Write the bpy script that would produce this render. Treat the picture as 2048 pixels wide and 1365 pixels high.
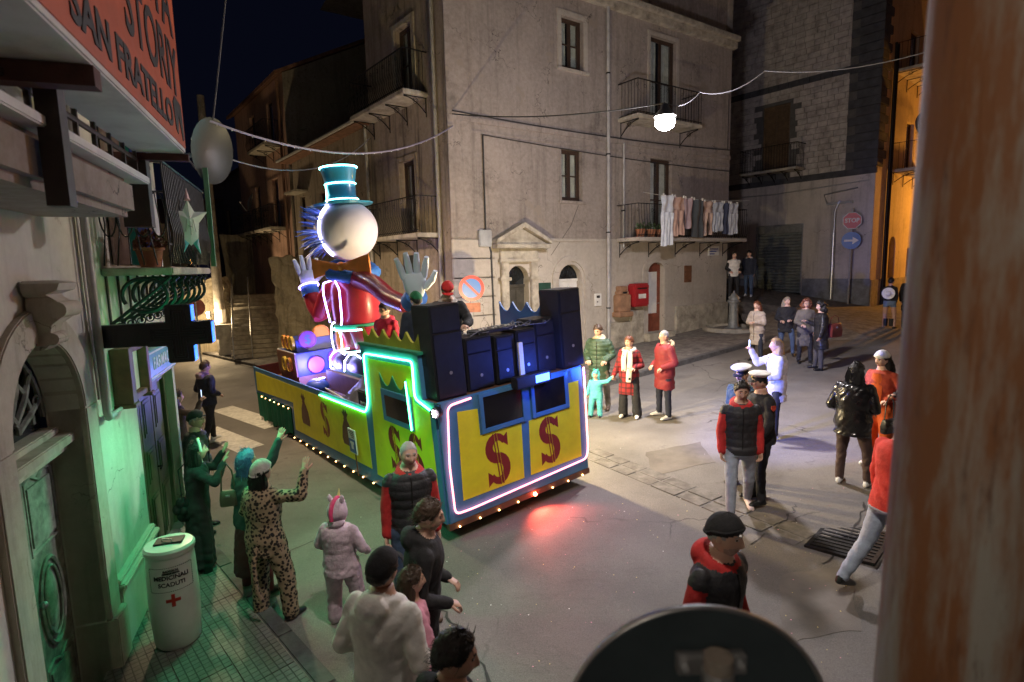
import bpy, bmesh, math, random
import numpy as np
from mathutils import Vector, Matrix
random.seed(7); rng = np.random.default_rng(7)
SC = bpy.context.scene
for o in list(bpy.data.objects): bpy.data.objects.remove(o, do_unlink=True)
COL = SC.collection
R_ = math.radians
# ---------------------------------------------------------------- camera
CAMH, PITCH, ROLL, FPX = 3.5, R_(7.46), R_(1.38), 1138.0
_F = np.array([0, math.cos(PITCH), -math.sin(PITCH)])
_D0 = np.array([0, -math.sin(PITCH), -math.cos(PITCH)]); _R0 = np.array([1.0, 0, 0])
_R = math.cos(ROLL)*_R0 + math.sin(ROLL)*_D0
_D = -math.sin(ROLL)*_R0 + math.cos(ROLL)*_D0
CAM = np.array([0, 0, CAMH])
cd = bpy.data.cameras.new('camera'); cam = bpy.data.objects.new('camera', cd); COL.objects.link(cam)
cd.sensor_width = 36.0; cd.lens = 36.0*FPX/2048; cd.clip_start = 0.05; cd.clip_end = 400
m = Matrix.Identity(4)
for i in range(3):
    m[i][0] = _R[i]; m[i][1] = -_D[i]; m[i][2] = -_F[i]; m[i][3] = CAM[i]
cam.matrix_world = m
cd.dof.use_dof = True; cd.dof.focus_distance = 10.5; cd.dof.aperture_fstop = 2.0
SC.camera = cam
# ---------------------------------------------------------------- night sky
W = bpy.data.worlds.new('World'); SC.world = W; W.use_nodes = True
nt = W.node_tree; nt.nodes.clear()
wo = nt.nodes.new('ShaderNodeOutputWorld'); bg = nt.nodes.new('ShaderNodeBackground')
sky = nt.nodes.new('ShaderNodeTexSky'); sky.sky_type = 'NISHITA'; sky.sun_disc = False
sky.sun_elevation = R_(-4.0); sky.sun_rotation = R_(200); sky.air_density = 1.2
mx = nt.nodes.new('ShaderNodeMix'); mx.data_type = 'RGBA'; mx.inputs['Factor'].default_value = 0.93
mx.inputs['B'].default_value = (0.075, 0.095, 0.25, 1)
nt.links.new(sky.outputs[0], mx.inputs['A']); nt.links.new(mx.outputs['Result'], bg.inputs[0])
bg.inputs[1].default_value = 0.02
nt.links.new(bg.outputs[0], wo.inputs[0])
SC.view_settings.view_transform = 'Standard'; SC.view_settings.look = 'None'
SC.view_settings.gamma = 1.0; SC.view_settings.exposure = 0.35
# ---------------------------------------------------------------- pixel helpers (photo 2048x1365) and ground plane
GA, GB, GC = 0.0626, 0.0228, 0.0026
def gz(x, y): return GA*x + GB*y + GC
def ray(u, v): return _F + _R*(u-1024)/FPX + _D*(v-682.5)/FPX
def gp(u, v, h=0.0):
    d = ray(u, v); t = (GC+h-CAMH)/(d[2]-GA*d[0]-GB*d[1]); return CAM + d*t
def at_y(u, v, Y):
    d = ray(u, v); return CAM + d*Y/d[1]
def frame(O, h):
    a = R_(h); ex = Vector((math.sin(a), math.cos(a), 0)); ey = Vector((0, 0, 1)).cross(ex)
    M = Matrix.Identity(4)
    for i in range(3): M[i][0] = ex[i]; M[i][1] = ey[i]; M[i][2] = (0, 0, 1)[i]
    M[0][3] = O[0]; M[1][3] = O[1]; return M
def fu(M, u, v, off=0.0):
    Mi = M.inverted(); c = Mi @ Vector(CAM); d = Mi.to_3x3() @ Vector(ray(u, v)); t = (off-c[1])/d[1]
    q = c + d*t; return q[0], q[2]
FR = frame(gp(1297, 680, .12), 55.1)
_c = FR @ Vector((-7.6, 0, 0))
FL = frame(_c, 142.0)
B2 = frame(gp(1736, 612, .1), 141.0)
B3 = frame(gp(313, 1043, .7), -19.5)
AL = frame((B2[0][3], B2[1][3]), 50.0)
# ---------------------------------------------------------------- mesh builder
class MB:
    def __init__(s): s.v = []; s.f = []; s.m = []
    def add(s, vs, fs, mi=0):
        b = len(s.v); s.v.extend([tuple(map(float, p)) for p in vs]); s.f.extend([tuple(i+b for i in f) for f in fs])
        s.m.extend([mi]*len(fs)); return s
    def box(s, x0, x1, y0, y1, z0, z1, mi=0):
        v = [(x0,y0,z0),(x1,y0,z0),(x1,y1,z0),(x0,y1,z0),(x0,y0,z1),(x1,y0,z1),(x1,y1,z1),(x0,y1,z1)]
        return s.add(v, [(0,3,2,1),(4,5,6,7),(0,1,5,4),(1,2,6,5),(2,3,7,6),(3,0,4,7)], mi)
    def obox(s, M, sx, sy, sz, mi=0):
        v = [M @ Vector((a*sx/2, b*sy/2, c*sz/2)) for c in (-1,1) for a, b in ((-1,-1),(1,-1),(1,1),(-1,1))]
        return s.add(v, [(0,3,2,1),(4,5,6,7),(0,1,5,4),(1,2,6,5),(2,3,7,6),(3,0,4,7)], mi)
    def loft(s, rings, mi=0, cap=True, closed=True):
        n = len(rings[0]); v = [p for r in rings for p in r]; f = []
        for i in range(len(rings)-1):
            for j in range(n if closed else n-1):
                k = (j+1) % n; f.append((i*n+j, i*n+k, (i+1)*n+k, (i+1)*n+j))
        if cap: f.append(tuple(range(n-1, -1, -1))); f.append(tuple((len(rings)-1)*n+j for j in range(n)))
        return s.add(v, f, mi)
    def tube(s, pts, r, n=8, mi=0, cap=True, sq=None):
        pts = [Vector(p) for p in pts]; rs = r if hasattr(r, '__len__') else [r]*len(pts)
        rings = []; up = None
        for i, p in enumerate(pts):
            t = (pts[min(i+1, len(pts)-1)] - pts[max(i-1, 0)])
            if t.length < 1e-9: t = Vector((0,0,1))
            t.normalize()
            if up is None:
                up = Vector((0,0,1)) if abs(t.z) < .9 else Vector((0,1,0))
            a = up - t*up.dot(t)
            if a.length < 1e-6: a = t.orthogonal()
            a.normalize(); b = t.cross(a); up = a
            e = sq or (1, 1)
            rings.append([p + (a*math.cos(q)*e[0] + b*math.sin(q)*e[1])*rs[i] for q in (2*math.pi*k/n for k in range(n))])
        return s.loft(rings, mi, cap)
    def cyl(s, p0, p1, r0, r1=None, n=12, mi=0): return s.tube([p0, p1], [r0, r0 if r1 is None else r1], n, mi)
    def lathe(s, prof, n=20, c=(0,0,0), mi=0, cap=True):
        return s.loft([[(c[0]+r*math.cos(2*math.pi*k/n), c[1]+r*math.sin(2*math.pi*k/n), c[2]+z) for k in range(n)] for r, z in prof], mi, cap)
    def sph(s, c, r, nu=12, nv=8, mi=0, M=None):
        r = r if hasattr(r, '__len__') else (r, r, r)
        rings = []
        for i in range(nv+1):
            a = -math.pi/2 + math.pi*i/nv; q = max(math.cos(a), .02)
            ring = [Vector((r[0]*q*math.cos(2*math.pi*k/nu), r[1]*q*math.sin(2*math.pi*k/nu), r[2]*math.sin(a))) for k in range(nu)]
            rings.append([(M @ p if M else p) + Vector(c) for p in ring])
        return s.loft(rings, mi)
    def prism(s, poly, y0, y1, mi=0):
        """polygon in x-z, extruded along y"""
        n = len(poly); v = [(p[0], y0, p[1]) for p in poly] + [(p[0], y1, p[1]) for p in poly]
        f = [tuple(range(n)), tuple(range(2*n-1, n-1, -1))] + [(i, i+n, (i+1) % n+n, (i+1) % n) for i in range(n)]
        return s.add(v, f, mi)
    def build(s, name, mats, parent=None, M=None, smooth=None, bevel=0, fix=True):
        me = bpy.data.meshes.new(name); me.from_pydata(s.v, [], s.f)
        mats = mats if isinstance(mats, (list, tuple)) else [mats]
        for q in mats: me.materials.append(q)
        me.polygons.foreach_set('material_index', s.m)
        if fix or bevel:
            bm = bmesh.new(); bm.from_mesh(me)
            if fix: bmesh.ops.recalc_face_normals(bm, faces=bm.faces)
            if bevel:
                es = [e for e in bm.edges if len(e.link_faces) == 2 and e.calc_face_angle(0) > .6]
                bmesh.ops.bevel(bm, geom=es, offset=bevel, segments=2, affect='EDGES', clamp_overlap=True)
            bm.to_mesh(me); bm.free()
        if smooth is not None or bevel:
            me.shade_smooth(); me.set_sharp_from_angle(angle=R_(smooth or 35))
        o = bpy.data.objects.new(name, me); COL.objects.link(o)
        if parent is not None: o.parent = parent
        if M is not None: o.matrix_local = M
        return o
def tag(o, label=None, cat=None, group=None, kind=None):
    if label: o['label'] = label
    if cat: o['category'] = cat
    if group: o['group'] = group
    if kind: o['kind'] = kind
    return o
def thing(name, label, cat, M=None, group=None, kind=None):
    o = bpy.data.objects.new(name, None); COL.objects.link(o); o.empty_display_size = .1
    if M is not None: o.matrix_world = M
    return tag(o, label, cat, group, kind)
def T(x, y, z, rz=0, rx=0, ry=0):
    return Matrix.Translation((x, y, z)) @ Matrix.Rotation(rz, 4, 'Z') @ Matrix.Rotation(ry, 4, 'Y') @ Matrix.Rotation(rx, 4, 'X')
def heading(x, y, h, z=None):
    """+Y of the thing points along compass heading h (0 = away from camera, 90 = right)"""
    return T(x, y, gz(x, y) if z is None else z, -R_(h))
def part(name, mats, parent, fn, **k):
    b = MB(); fn(b); return b.build(name, mats, parent, **k)
def copy_part(o, parent, M=None):
    c = o.copy(); COL.objects.link(c); c.parent = parent
    if M is not None: c.matrix_local = M
    return c
# ---------------------------------------------------------------- materials
MATS = {}
def nd(t, k, **kw):
    n = t.nodes.new(k)
    for a, b in kw.items():
        if a in n.inputs: n.inputs[a].default_value = b
        else: setattr(n, a, b)
    return n
def noise_(t, vec, scale, detail=5, rough=.6):
    n = nd(t, 'ShaderNodeTexNoise'); n.inputs['Scale'].default_value = scale; n.inputs['Detail'].default_value = detail
    n.inputs['Roughness'].default_value = rough; t.links.new(vec, n.inputs['Vector']); return n.outputs['Fac']
def ramp_(t, fac, a, b, ca=(0,0,0,1), cb=(1,1,1,1)):
    r = nd(t, 'ShaderNodeValToRGB'); r.color_ramp.elements[0].position = a; r.color_ramp.elements[1].position = b
    r.color_ramp.elements[0].color = ca; r.color_ramp.elements[1].color = cb; t.links.new(fac, r.inputs[0]); return r.outputs[0]
def mixc(t, fac, a, b, blend='MIX'):
    n = nd(t, 'ShaderNodeMix'); n.data_type = 'RGBA'; n.blend_type = blend
    for k, v in (('Factor', fac), ('A', a), ('B', b)):
        if hasattr(v, 'is_linked'): t.links.new(v, n.inputs[k])
        elif k == 'Factor': n.inputs[k].default_value = v
        else: n.inputs[k].default_value = (*v[:3], 1)
    return n.outputs['Result']
def mapping(t, vec, scale): 
    n = nd(t, 'ShaderNodeMapping'); n.inputs['Scale'].default_value = scale; t.links.new(vec, n.inputs[0]); return n.outputs[0]
def mat_base(name):
    m = bpy.data.materials.new(name); m.use_nodes = True; t = m.node_tree
    return m, t, t.nodes['Principled BSDF'], nd(t, 'ShaderNodeTexCoord').outputs['Object']
def mat(name, col, rough=.7, var=.25, scale=6, bump=.15, bscale=60, metal=0, coat=0, sheen=0, dirt=0, dcol=(.05,.04,.03), bdist=.01):
    if name in MATS: return MATS[name]
    m, t, p, vec = mat_base(name)
    f = ramp_(t, noise_(t, vec, scale), .3, .7)
    c = mixc(t, f, [x*(1-var) for x in col], [min(1, x*(1+var)) for x in col])
    if dirt: c = mixc(t, ramp_(t, noise_(t, vec, scale*.6, 8, .7), .48, .48+.3/ max(dirt, .1)*.5), c, dcol)
    t.links.new(c, p.inputs['Base Color'])
    p.inputs['Metallic'].default_value = metal; p.inputs['Coat Weight'].default_value = coat
    if sheen: p.inputs['Sheen Weight'].default_value = sheen
    rr = nd(t, 'ShaderNodeMapRange'); rr.inputs['To Min'].default_value = max(.05, rough-.12); rr.inputs['To Max'].default_value = min(1, rough+.12)
    t.links.new(noise_(t, vec, scale*2.3), rr.inputs[0]); t.links.new(rr.outputs[0], p.inputs['Roughness'])
    if bump:
        b = nd(t, 'ShaderNodeBump'); b.inputs['Strength'].default_value = bump; b.inputs['Distance'].default_value = bdist
        t.links.new(noise_(t, vec, bscale, 4), b.inputs['Height']); t.links.new(b.outputs[0], p.inputs['Normal'])
    MATS[name] = m; return m
def emit(name, col, s):
    if name in MATS: return MATS[name]
    m, t, p, vec = mat_base(name); p.inputs['Base Color'].default_value = (*[min(1, c*.5+.2) for c in col], 1)
    p.inputs['Emission Color'].default_value = (*col, 1); p.inputs['Emission Strength'].default_value = s
    MATS[name] = m; return m
def plaster(name, col, stain=(.12,.10,.085), amount=.5, streak=.6, expose=None, bump=.22):
    """weathered render: blotches, vertical run-off streaks, fine cracks, optional bare patches"""
    if name in MATS: return MATS[name]
    m, t, p, vec = mat_base(name)
    c = mixc(t, ramp_(t, noise_(t, vec, .7, 8, .65), .3, .7), [x*.78 for x in col], [x*1.18 for x in col])
    c = mixc(t, ramp_(t, noise_(t, vec, 9, 6, .7), .35, .75), c, mixc(t, .16, c, (1, .95, .88)))
    st = ramp_(t, noise_(t, mapping(t, vec, (2.2, 2.2, .16)), 1.6, 7, .7), .5, .72)
    n = nd(t, 'ShaderNodeMath', operation='MULTIPLY'); t.links.new(st, n.inputs[0]); n.inputs[1].default_value = streak
    c = mixc(t, n.outputs[0], c, stain)
    bl = ramp_(t, noise_(t, vec, .55, 10, .72), .56, .74)
    n2 = nd(t, 'ShaderNodeMath', operation='MULTIPLY'); t.links.new(bl, n2.inputs[0]); n2.inputs[1].default_value = amount
    c = mixc(t, n2.outputs[0], c, stain)
    h = noise_(t, vec, 26, 8, .7)
    if expose:
        ex = ramp_(t, noise_(t, vec, .9, 12, .68), .60, .63); c = mixc(t, ex, c, expose)
    vo = nd(t, 'ShaderNodeTexVoronoi', feature='DISTANCE_TO_EDGE'); vo.inputs['Scale'].default_value = .8
    wv = nd(t, 'ShaderNodeVectorMath', operation='ADD'); t.links.new(vec, wv.inputs[0])
    nn = nd(t, 'ShaderNodeTexNoise'); nn.inputs['Scale'].default_value = 2.5; nn.inputs['Detail'].default_value = 8; t.links.new(vec, nn.inputs['Vector']); t.links.new(nn.outputs['Color'], wv.inputs[1])
    t.links.new(wv.outputs[0], vo.inputs['Vector'])
    ck = ramp_(t, vo.outputs['Distance'], .0, .008, (1,1,1,1), (0,0,0,1))
    n3 = nd(t, 'ShaderNodeMath', operation='MULTIPLY'); t.links.new(ck, n3.inputs[0]); t.links.new(ramp_(t, noise_(t, vec, .8, 3), .5, .6), n3.inputs[1])
    c = mixc(t, n3.outputs[0], c, [x*.35 for x in stain])
    t.links.new(c, p.inputs['Base Color']); p.inputs['Roughness'].default_value = .92
    b = nd(t, 'ShaderNodeBump'); b.inputs['Strength'].default_value = bump; b.inputs['Distance'].default_value = .02
    t.links.new(h, b.inputs['Height']); t.links.new(b.outputs[0], p.inputs['Normal'])
    MATS[name] = m; return m
def glassy(name, col=(.02,.025,.03), rough=.06):
    if name in MATS: return MATS[name]
    m, t, p, vec = mat_base(name); p.inputs['Base Color'].default_value = (*col, 1); p.inputs['Roughness'].default_value = rough
    p.inputs['Specular IOR Level'].default_value = .7
    b = nd(t, 'ShaderNodeBump'); b.inputs['Strength'].default_value = .04; t.links.new(noise_(t, vec, 3, 2), b.inputs['Height']); t.links.new(b.outputs[0], p.inputs['Normal'])
    MATS[name] = m; return m
IRON = mat('wrought_iron', (.018,.017,.016), .55, .4, 20, .2, 120, .6)
CONC = mat('concrete', (.30,.27,.23), .9, .3, 3, .4, 50, dirt=.6)
STONE = mat('limestone', (.42,.38,.31), .85, .3, 4, .5, 40, dirt=.5, dcol=(.12,.10,.08))
WHITE = mat('white_paint', (.74,.73,.70), .5, .08, 4, .1, 60, dirt=.25, dcol=(.35,.32,.28))
GALV = mat('galvanised_steel', (.42,.43,.44), .4, .2, 12, .1, 80, .8)
WOOD = mat('brown_wood', (.16,.07,.035), .55, .4, 5, .25, 60)
CABLE = mat('dark_cable', (.03,.03,.03), .6, .2, 10, 0)
PALECABLE = mat('pale_cable', (.15,.15,.165), .5, .15, 10, 0)
def wall(b, x0, x1, z0, z1, ops=(), y=0.0, depth=.22, mi=0, mr=None):
    """wall face in x-z at y with rectangular or arched openings (xa,xb,za,zb,arched) and reveals"""
    mr = mi if mr is None else mr
    xs = sorted({x0, x1, *[q for o in ops for q in o[:2]]}); zs = sorted({z0, z1, *[q for o in ops for q in o[2:4]]})
    for i in range(len(xs)-1):
        for j in range(len(zs)-1):
            cx, cz = (xs[i]+xs[i+1])/2, (zs[j]+zs[j+1])/2
            if any(o[0] < cx < o[1] and o[2] < cz < o[3] for o in ops): continue
            b.add([(xs[i],y,zs[j]),(xs[i+1],y,zs[j]),(xs[i+1],y,zs[j+1]),(xs[i],y,zs[j+1])], [(0,1,2,3)], mi)
    for o in ops:
        xa, xb, za, zb = o[:4]; arched = len(o) > 4 and o[4]
        if arched:
            r = (xb-xa)/2; cx = (xa+xb)/2; zc = zb - r*arched
            arc = [(cx - r*math.cos(a), zc + r*arched*math.sin(a)) for a in (math.pi*k/14 for k in range(15))]
            for k in range(14):
                p, q = arc[k], arc[k+1]; c = (xa, zb) if k < 7 else (xb, zb)
                b.add([(p[0],y,p[1]),(q[0],y,q[1]),(c[0],y,c[1])], [(0,1,2)], mi)
            path = [(xa, za)] + arc + [(xb, za)]
        else: path = [(xa, za), (xa, zb), (xb, zb), (xb, za)]
        for k in range(len(path)):
            p, q = path[k], path[(k+1) % len(path)]
            b.add([(p[0],y,p[1]),(q[0],y,q[1]),(q[0],y+depth,q[1]),(p[0],y+depth,p[1])], [(0,1,2,3)], mr)
def bars(b, x0, x1, y, z0, z1, step, r=.008, bulge=0, n=6):
    k = max(2, int(abs(x1-x0)/step)+1)
    for i in range(k):
        x = x0+(x1-x0)*i/(k-1)
        if bulge: b.tube([(x,y,z0),(x,y-bulge*.9,z0+(z1-z0)*.18),(x,y-bulge,z0+(z1-z0)*.32),(x,y-bulge*.35,z0+(z1-z0)*.55),(x,y,z1)], r, n)
        else: b.tube([(x,y,z0),(x,y,z1)], r, n)
def text_part(s, size, matl, parent, M, name='lettering', bold=0.0, ext=.003, sx=1.0, align='CENTER'):
    cu = bpy.data.curves.new('t', 'FONT'); cu.body = s; cu.size = size; cu.align_x = align; cu.align_y = 'CENTER'; cu.extrude = ext; cu.offset = bold; cu.resolution_u = 3
    o = bpy.data.objects.new('t', cu); COL.objects.link(o)
    me = bpy.data.meshes.new_from_object(o.evaluated_get(bpy.context.evaluated_depsgraph_get())); bpy.data.objects.remove(o)
    me.name = name; me.materials.clear(); me.materials.append(matl); me.transform(Matrix.Diagonal((sx, 1, 1, 1)))
    q = bpy.data.objects.new(name, me); COL.objects.link(q); q.parent = parent; q.matrix_local = M; return q
def face_M(x, y, z, rz=0.0): return Matrix.Translation((x, y, z)) @ Matrix.Rotation(rz, 4, 'Z') @ Matrix.Rotation(math.pi/2, 4, 'X')  # text plane upright, facing -y
def lamp_light(name, parent, M, energy, col, radius=.08, kind='POINT', spot=None):
    l = bpy.data.lights.new(name, kind); l.energy = energy; l.color = col; l.shadow_soft_size = radius
    if spot: l.spot_size = spot[0]; l.spot_blend = spot[1]
    o = bpy.data.objects.new(name, l); COL.objects.link(o); o.parent = parent; o.matrix_local = M; return o
# ================================================================ ground
def asphalt():
    m, t, p, vec = mat_base('asphalt')
    c = mixc(t, ramp_(t, noise_(t, vec, .35, 8, .65), .35, .65), (.135,.124,.114), (.245,.226,.207))
    c = mixc(t, ramp_(t, noise_(t, vec, 90, 3, .6), .35, .65), mixc(t, .35, c, (.03,.03,.03)), mixc(t, .12, c, (.5,.47,.42)))
    c = mixc(t, ramp_(t, noise_(t, vec, .16, 4, .55), .46, .54), c, mixc(t, .42, c, (.05,.042,.036)))
    c = mixc(t, ramp_(t, noise_(t, mapping(t, vec, (.35,1.1,1)), 1.3, 6, .7), .58, .75), c, mixc(t, .5, c, (.04,.035,.03)))
    c = mixc(t, ramp_(t, noise_(t, vec, 1.4, 9, .75), .60, .70), c, (.09,.08,.07))
    nn = nd(t, 'ShaderNodeTexNoise'); nn.inputs['Scale'].default_value = 1.1; nn.inputs['Detail'].default_value = 9; t.links.new(vec, nn.inputs['Vector'])
    wv = nd(t, 'ShaderNodeVectorMath', operation='ADD'); t.links.new(vec, wv.inputs[0]); t.links.new(nn.outputs['Color'], wv.inputs[1])
    vo = nd(t, 'ShaderNodeTexVoronoi', feature='DISTANCE_TO_EDGE'); vo.inputs['Scale'].default_value = .38; t.links.new(wv.outputs[0], vo.inputs['Vector'])
    ck = ramp_(t, vo.outputs['Distance'], .001, .006, (1,1,1,1), (0,0,0,1))
    k = nd(t, 'ShaderNodeMath', operation='MULTIPLY'); t.links.new(ck, k.inputs[0]); t.links.new(ramp_(t, noise_(t, vec, .5, 3), .48, .58), k.inputs[1])
    c = mixc(t, k.outputs[0], c, (.02,.018,.016))
    t.links.new(c, p.inputs['Base Color'])
    rr = nd(t, 'ShaderNodeMapRange'); rr.inputs['To Min'].default_value = .55; rr.inputs['To Max'].default_value = .95
    t.links.new(noise_(t, vec, .9, 6), rr.inputs[0]); t.links.new(rr.outputs[0], p.inputs['Roughness'])
    b = nd(t, 'ShaderNodeBump'); b.inputs['Strength'].default_value = .5; b.inputs['Distance'].default_value = .008
    t.links.new(noise_(t, vec, 130, 3), b.inputs['Height'])
    b2 = nd(t, 'ShaderNodeBump'); b2.inputs['Strength'].default_value = .35; b2.inputs['Distance'].default_value = .05
    t.links.new(noise_(t, vec, 2.2, 5), b2.inputs['Height']); t.links.new(b.outputs[0], b2.inputs['Normal']); t.links.new(b2.outputs[0], p.inputs['Normal'])
    return m
ASPH = asphalt()
b = MB(); xs = np.linspace(-70, 70, 29); ys = np.linspace(-12, 110, 27)
b.add([(x, y, gz(x, y)) for y in ys for x in xs], [(j*29+i, j*29+i+1, (j+1)*29+i+1, (j+1)*29+i) for j in range(26) for i in range(28)])
ROAD = tag(b.build('road', ASPH), 'worn grey asphalt road sloping across the junction', 'road', kind='structure')
def slab(b, poly, h0, h1, mi=0):
    n = len(poly)
    b.add([(x, y, gz(x, y)+h0) for x, y in poly] + [(x, y, gz(x, y)+h1) for x, y in poly],
          [tuple(range(n-1, -1, -1)), tuple(range(n, 2*n))] + [(i, (i+1) % n, (i+1) % n+n, i+n) for i in range(n)], mi)
PAINT = mat('road_paint', (.62,.60,.54), .8, .2, 9, .2, 80, dirt=.35, dcol=(.3,.28,.24))
for cx, cy, L in ((-6.75, 14.05, 3.3), (-6.35, 12.2, 2.6), (-8.2, 12.9, 2.6)):
    b = MB(); d = Vector((.73,-.69)); n = Vector((.69,.73)); c = Vector((cx, cy))
    slab(b, [tuple(c+d*s*L/2+n*q*.27) for s, q in ((-1,-1),(1,-1),(1,1),(-1,1))], -.02, .004); b.build('crossing_stripe', PAINT, ROAD)
# stone gutter strip across the junction
GST = mat('gutter_stone', (.12,.11,.10), .8, .4, 7, .6, 40, dirt=.5)
p0, p1 = Vector((1.25, 9.5)), Vector((3.28, 6.1)); d = (p1-p0).normalized(); n = Vector((-d.y, d.x)); L = (p1-p0).length; k = 0; s = 0
while s < L:
    w = random.uniform(.38, .62)
    for q in (-.12, .12):
        b = MB(); jit = random.uniform(-.004, .006)
        slab(b, [tuple(p0+d*(s+a)+n*(q+e)) for a, e in ((.012,-.108),(w-.012,-.108),(w-.012,.108),(.012,.108))], -.05, .008+jit); b.build('gutter_slab', GST, ROAD, bevel=.006)
    s += w
# repaired asphalt patch and tar seams
PATCH = mat('asphalt_patch', (.135,.120,.104), .85, .3, 2, .5, 90)
for poly in ([gp(1560,1150),gp(1700,1130),gp(1720,1260),gp(1560,1290)], [gp(1290,905),gp(1400,885),gp(1430,925),gp(1310,950)]):
    b = MB(); P = []
    for a, c in zip(poly, poly[1:]+poly[:1]):
        for t_ in np.linspace(0,1,8)[:-1]: q = a+(c-a)*t_; P.append((q[0]+random.uniform(-.025,.025), q[1]+random.uniform(-.025,.025)))
    slab(b, P, -.02, .0035); b.build('asphalt_patch', PATCH, ROAD)
TAR = mat('tar_seam', (.03,.028,.026), .5, .3, 8, .2, 60)
for pts in ([gp(760,1120),gp(880,1215),gp(935,1280),gp(975,1365),gp(1010,1500)], [gp(575,1105),gp(640,1075),gp(690,1062)], [gp(1500,1090),gp(1545,1060),gp(1580,1030),gp(1592,1005)], [gp(1640,1130),gp(1690,1085),gp(1722,1040),gp(1735,1000)]):
    b = MB(); P = []
    for a, c in zip(pts[:-1], pts[1:]):
        for t_ in np.linspace(0, 1, 7)[:-1]: q = a+(c-a)*t_; P.append((q[0]+random.uniform(-.03,.03), q[1]+random.uniform(-.03,.03)))
    for i in range(len(P)-1):
        a, c = Vector(P[i]), Vector(P[i+1]); e = (c-a).normalized(); e = Vector((-e.y, e.x))*random.uniform(.004,.014); f_ = e*random.uniform(.5,1.5)
        b.add([(q.x, q.y, gz(q.x, q.y)+.004) for q in (a+e, a-e, c-f_, c+f_)], [(0,1,2,3)])
    b.build('tar_seam', TAR, ROAD)
# confetti and litter specks
b = MB()
for i in range(330):
    x = rng.normal(1.0, 2.2); y = rng.gamma(4, 1.3)+2.2
    if i % 3: x = rng.uniform(-1.5, 4.5); y = rng.uniform(3.2, 7.5)
    r = rng.uniform(.003, .009); a = rng.uniform(0, 6.3); z = gz(x, y)+.006
    b.add([(x+r*math.cos(a+q), y+r*math.sin(a+q), z+rng.uniform(0,.004)) for q in (0, 1.7, 3.1, 4.8)], [(0,1,2,3)], int(rng.integers(0, 3)))
tag(b.build('confetti', [mat('confetti_white',(.8,.8,.78),.6,0,5,0), mat('confetti_pink',(.75,.3,.4),.6,0,5,0), mat('confetti_yellow',(.8,.65,.2),.6,0,5,0)], fix=False), 'tiny paper confetti scattered over the asphalt', 'confetti', kind='stuff')
# drain grate
g = thing('drain_grate', 'black slotted iron drain grate sunk in the cracked asphalt', 'drain grate', T(3.72, 6.0, gz(3.72, 6.0)+.004, -R_(46), math.atan(.02), -math.atan(.06)))
def fn(b):
    for x0,x1,y0,y1 in ((-.34,.34,-.42,-.37),(-.34,.34,.37,.42),(-.34,-.30,-.37,.37),(.30,.34,-.37,.37)): b.box(x0,x1,y0,y1,-.02,.012)
part('frame', IRON, g, fn)
part('pit', mat('pit_black',(.004,.004,.004),.9,0,5,0), g, lambda b: b.box(-.30,.30,-.37,.37,-.02,.001))
for i in range(9):
    y = -.33+i*.0825; part('bar', IRON, g, lambda b: b.box(-.30,.30,y-.018,y+.018,.0,.012))
# ---- pavements
PAVE = mat('paving_stone', (.20,.18,.16), .85, .35, 5, .5, 30, dirt=.6, dcol=(.06,.055,.05))
KERB = mat('lava_kerb', (.10,.098,.10), .75, .35, 6, .5, 40, dirt=.4)
def w2(M, x, y): q = M @ Vector((x, y, 0)); return (q.x, q.y)
pv = thing('pavement', 'wide stone pavement in front of the corner house', 'pavement', Matrix.Identity(4), kind='structure')
part('paving', PAVE, pv, lambda b: slab(b, [w2(FR,-7.4,-3.05), w2(FR,2.6,-3.05), w2(FR,3.3,-1.2), w2(FR,4.4,.3), w2(FR,-7.4,.3)], -.3, .12))
for i in range(13):
    x = -8.0+i*.8
    b = MB(); slab(b, [w2(FR,x+.006,-3.24), w2(FR,x+.794,-3.24), w2(FR,x+.794,-3.055), w2(FR,x+.006,-3.055)], -.3, .125); b.build('kerb_stone', KERB, pv, bevel=.012)
pv2 = thing('pavement', 'narrow raised pavement along the stained side wall by the steps', 'pavement', Matrix.Identity(4), kind='structure')
part('paving', PAVE, pv2, lambda b: slab(b, [w2(FL,-13.0,-1.3), w2(FL,.6,-1.3), w2(FL,.6,.3), w2(FL,-13.0,.3)], -.3, .11))
farp = [(-9.45,21.2),(-15.6,27.75),(-22,34.5),(-22,38),(-13,30),(-8.2,24.3)]
part('paving', PAVE, pv2, lambda b: slab(b, farp, -.3, .105))
for i in range(10):
    a = Vector((-9.45,21.2)); d = (Vector((-15.6,27.75))-a).normalized(); n = Vector((d.y,-d.x))*-1
    s = i*.95; q = [a+d*(s+.01), a+d*(s+.94), a+d*(s+.94)-n*.16, a+d*(s+.01)-n*.16]
    b = MB(); slab(b, [tuple(v) for v in q], -.3, .112); b.build('kerb_stone', KERB, pv2, bevel=.012)
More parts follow.
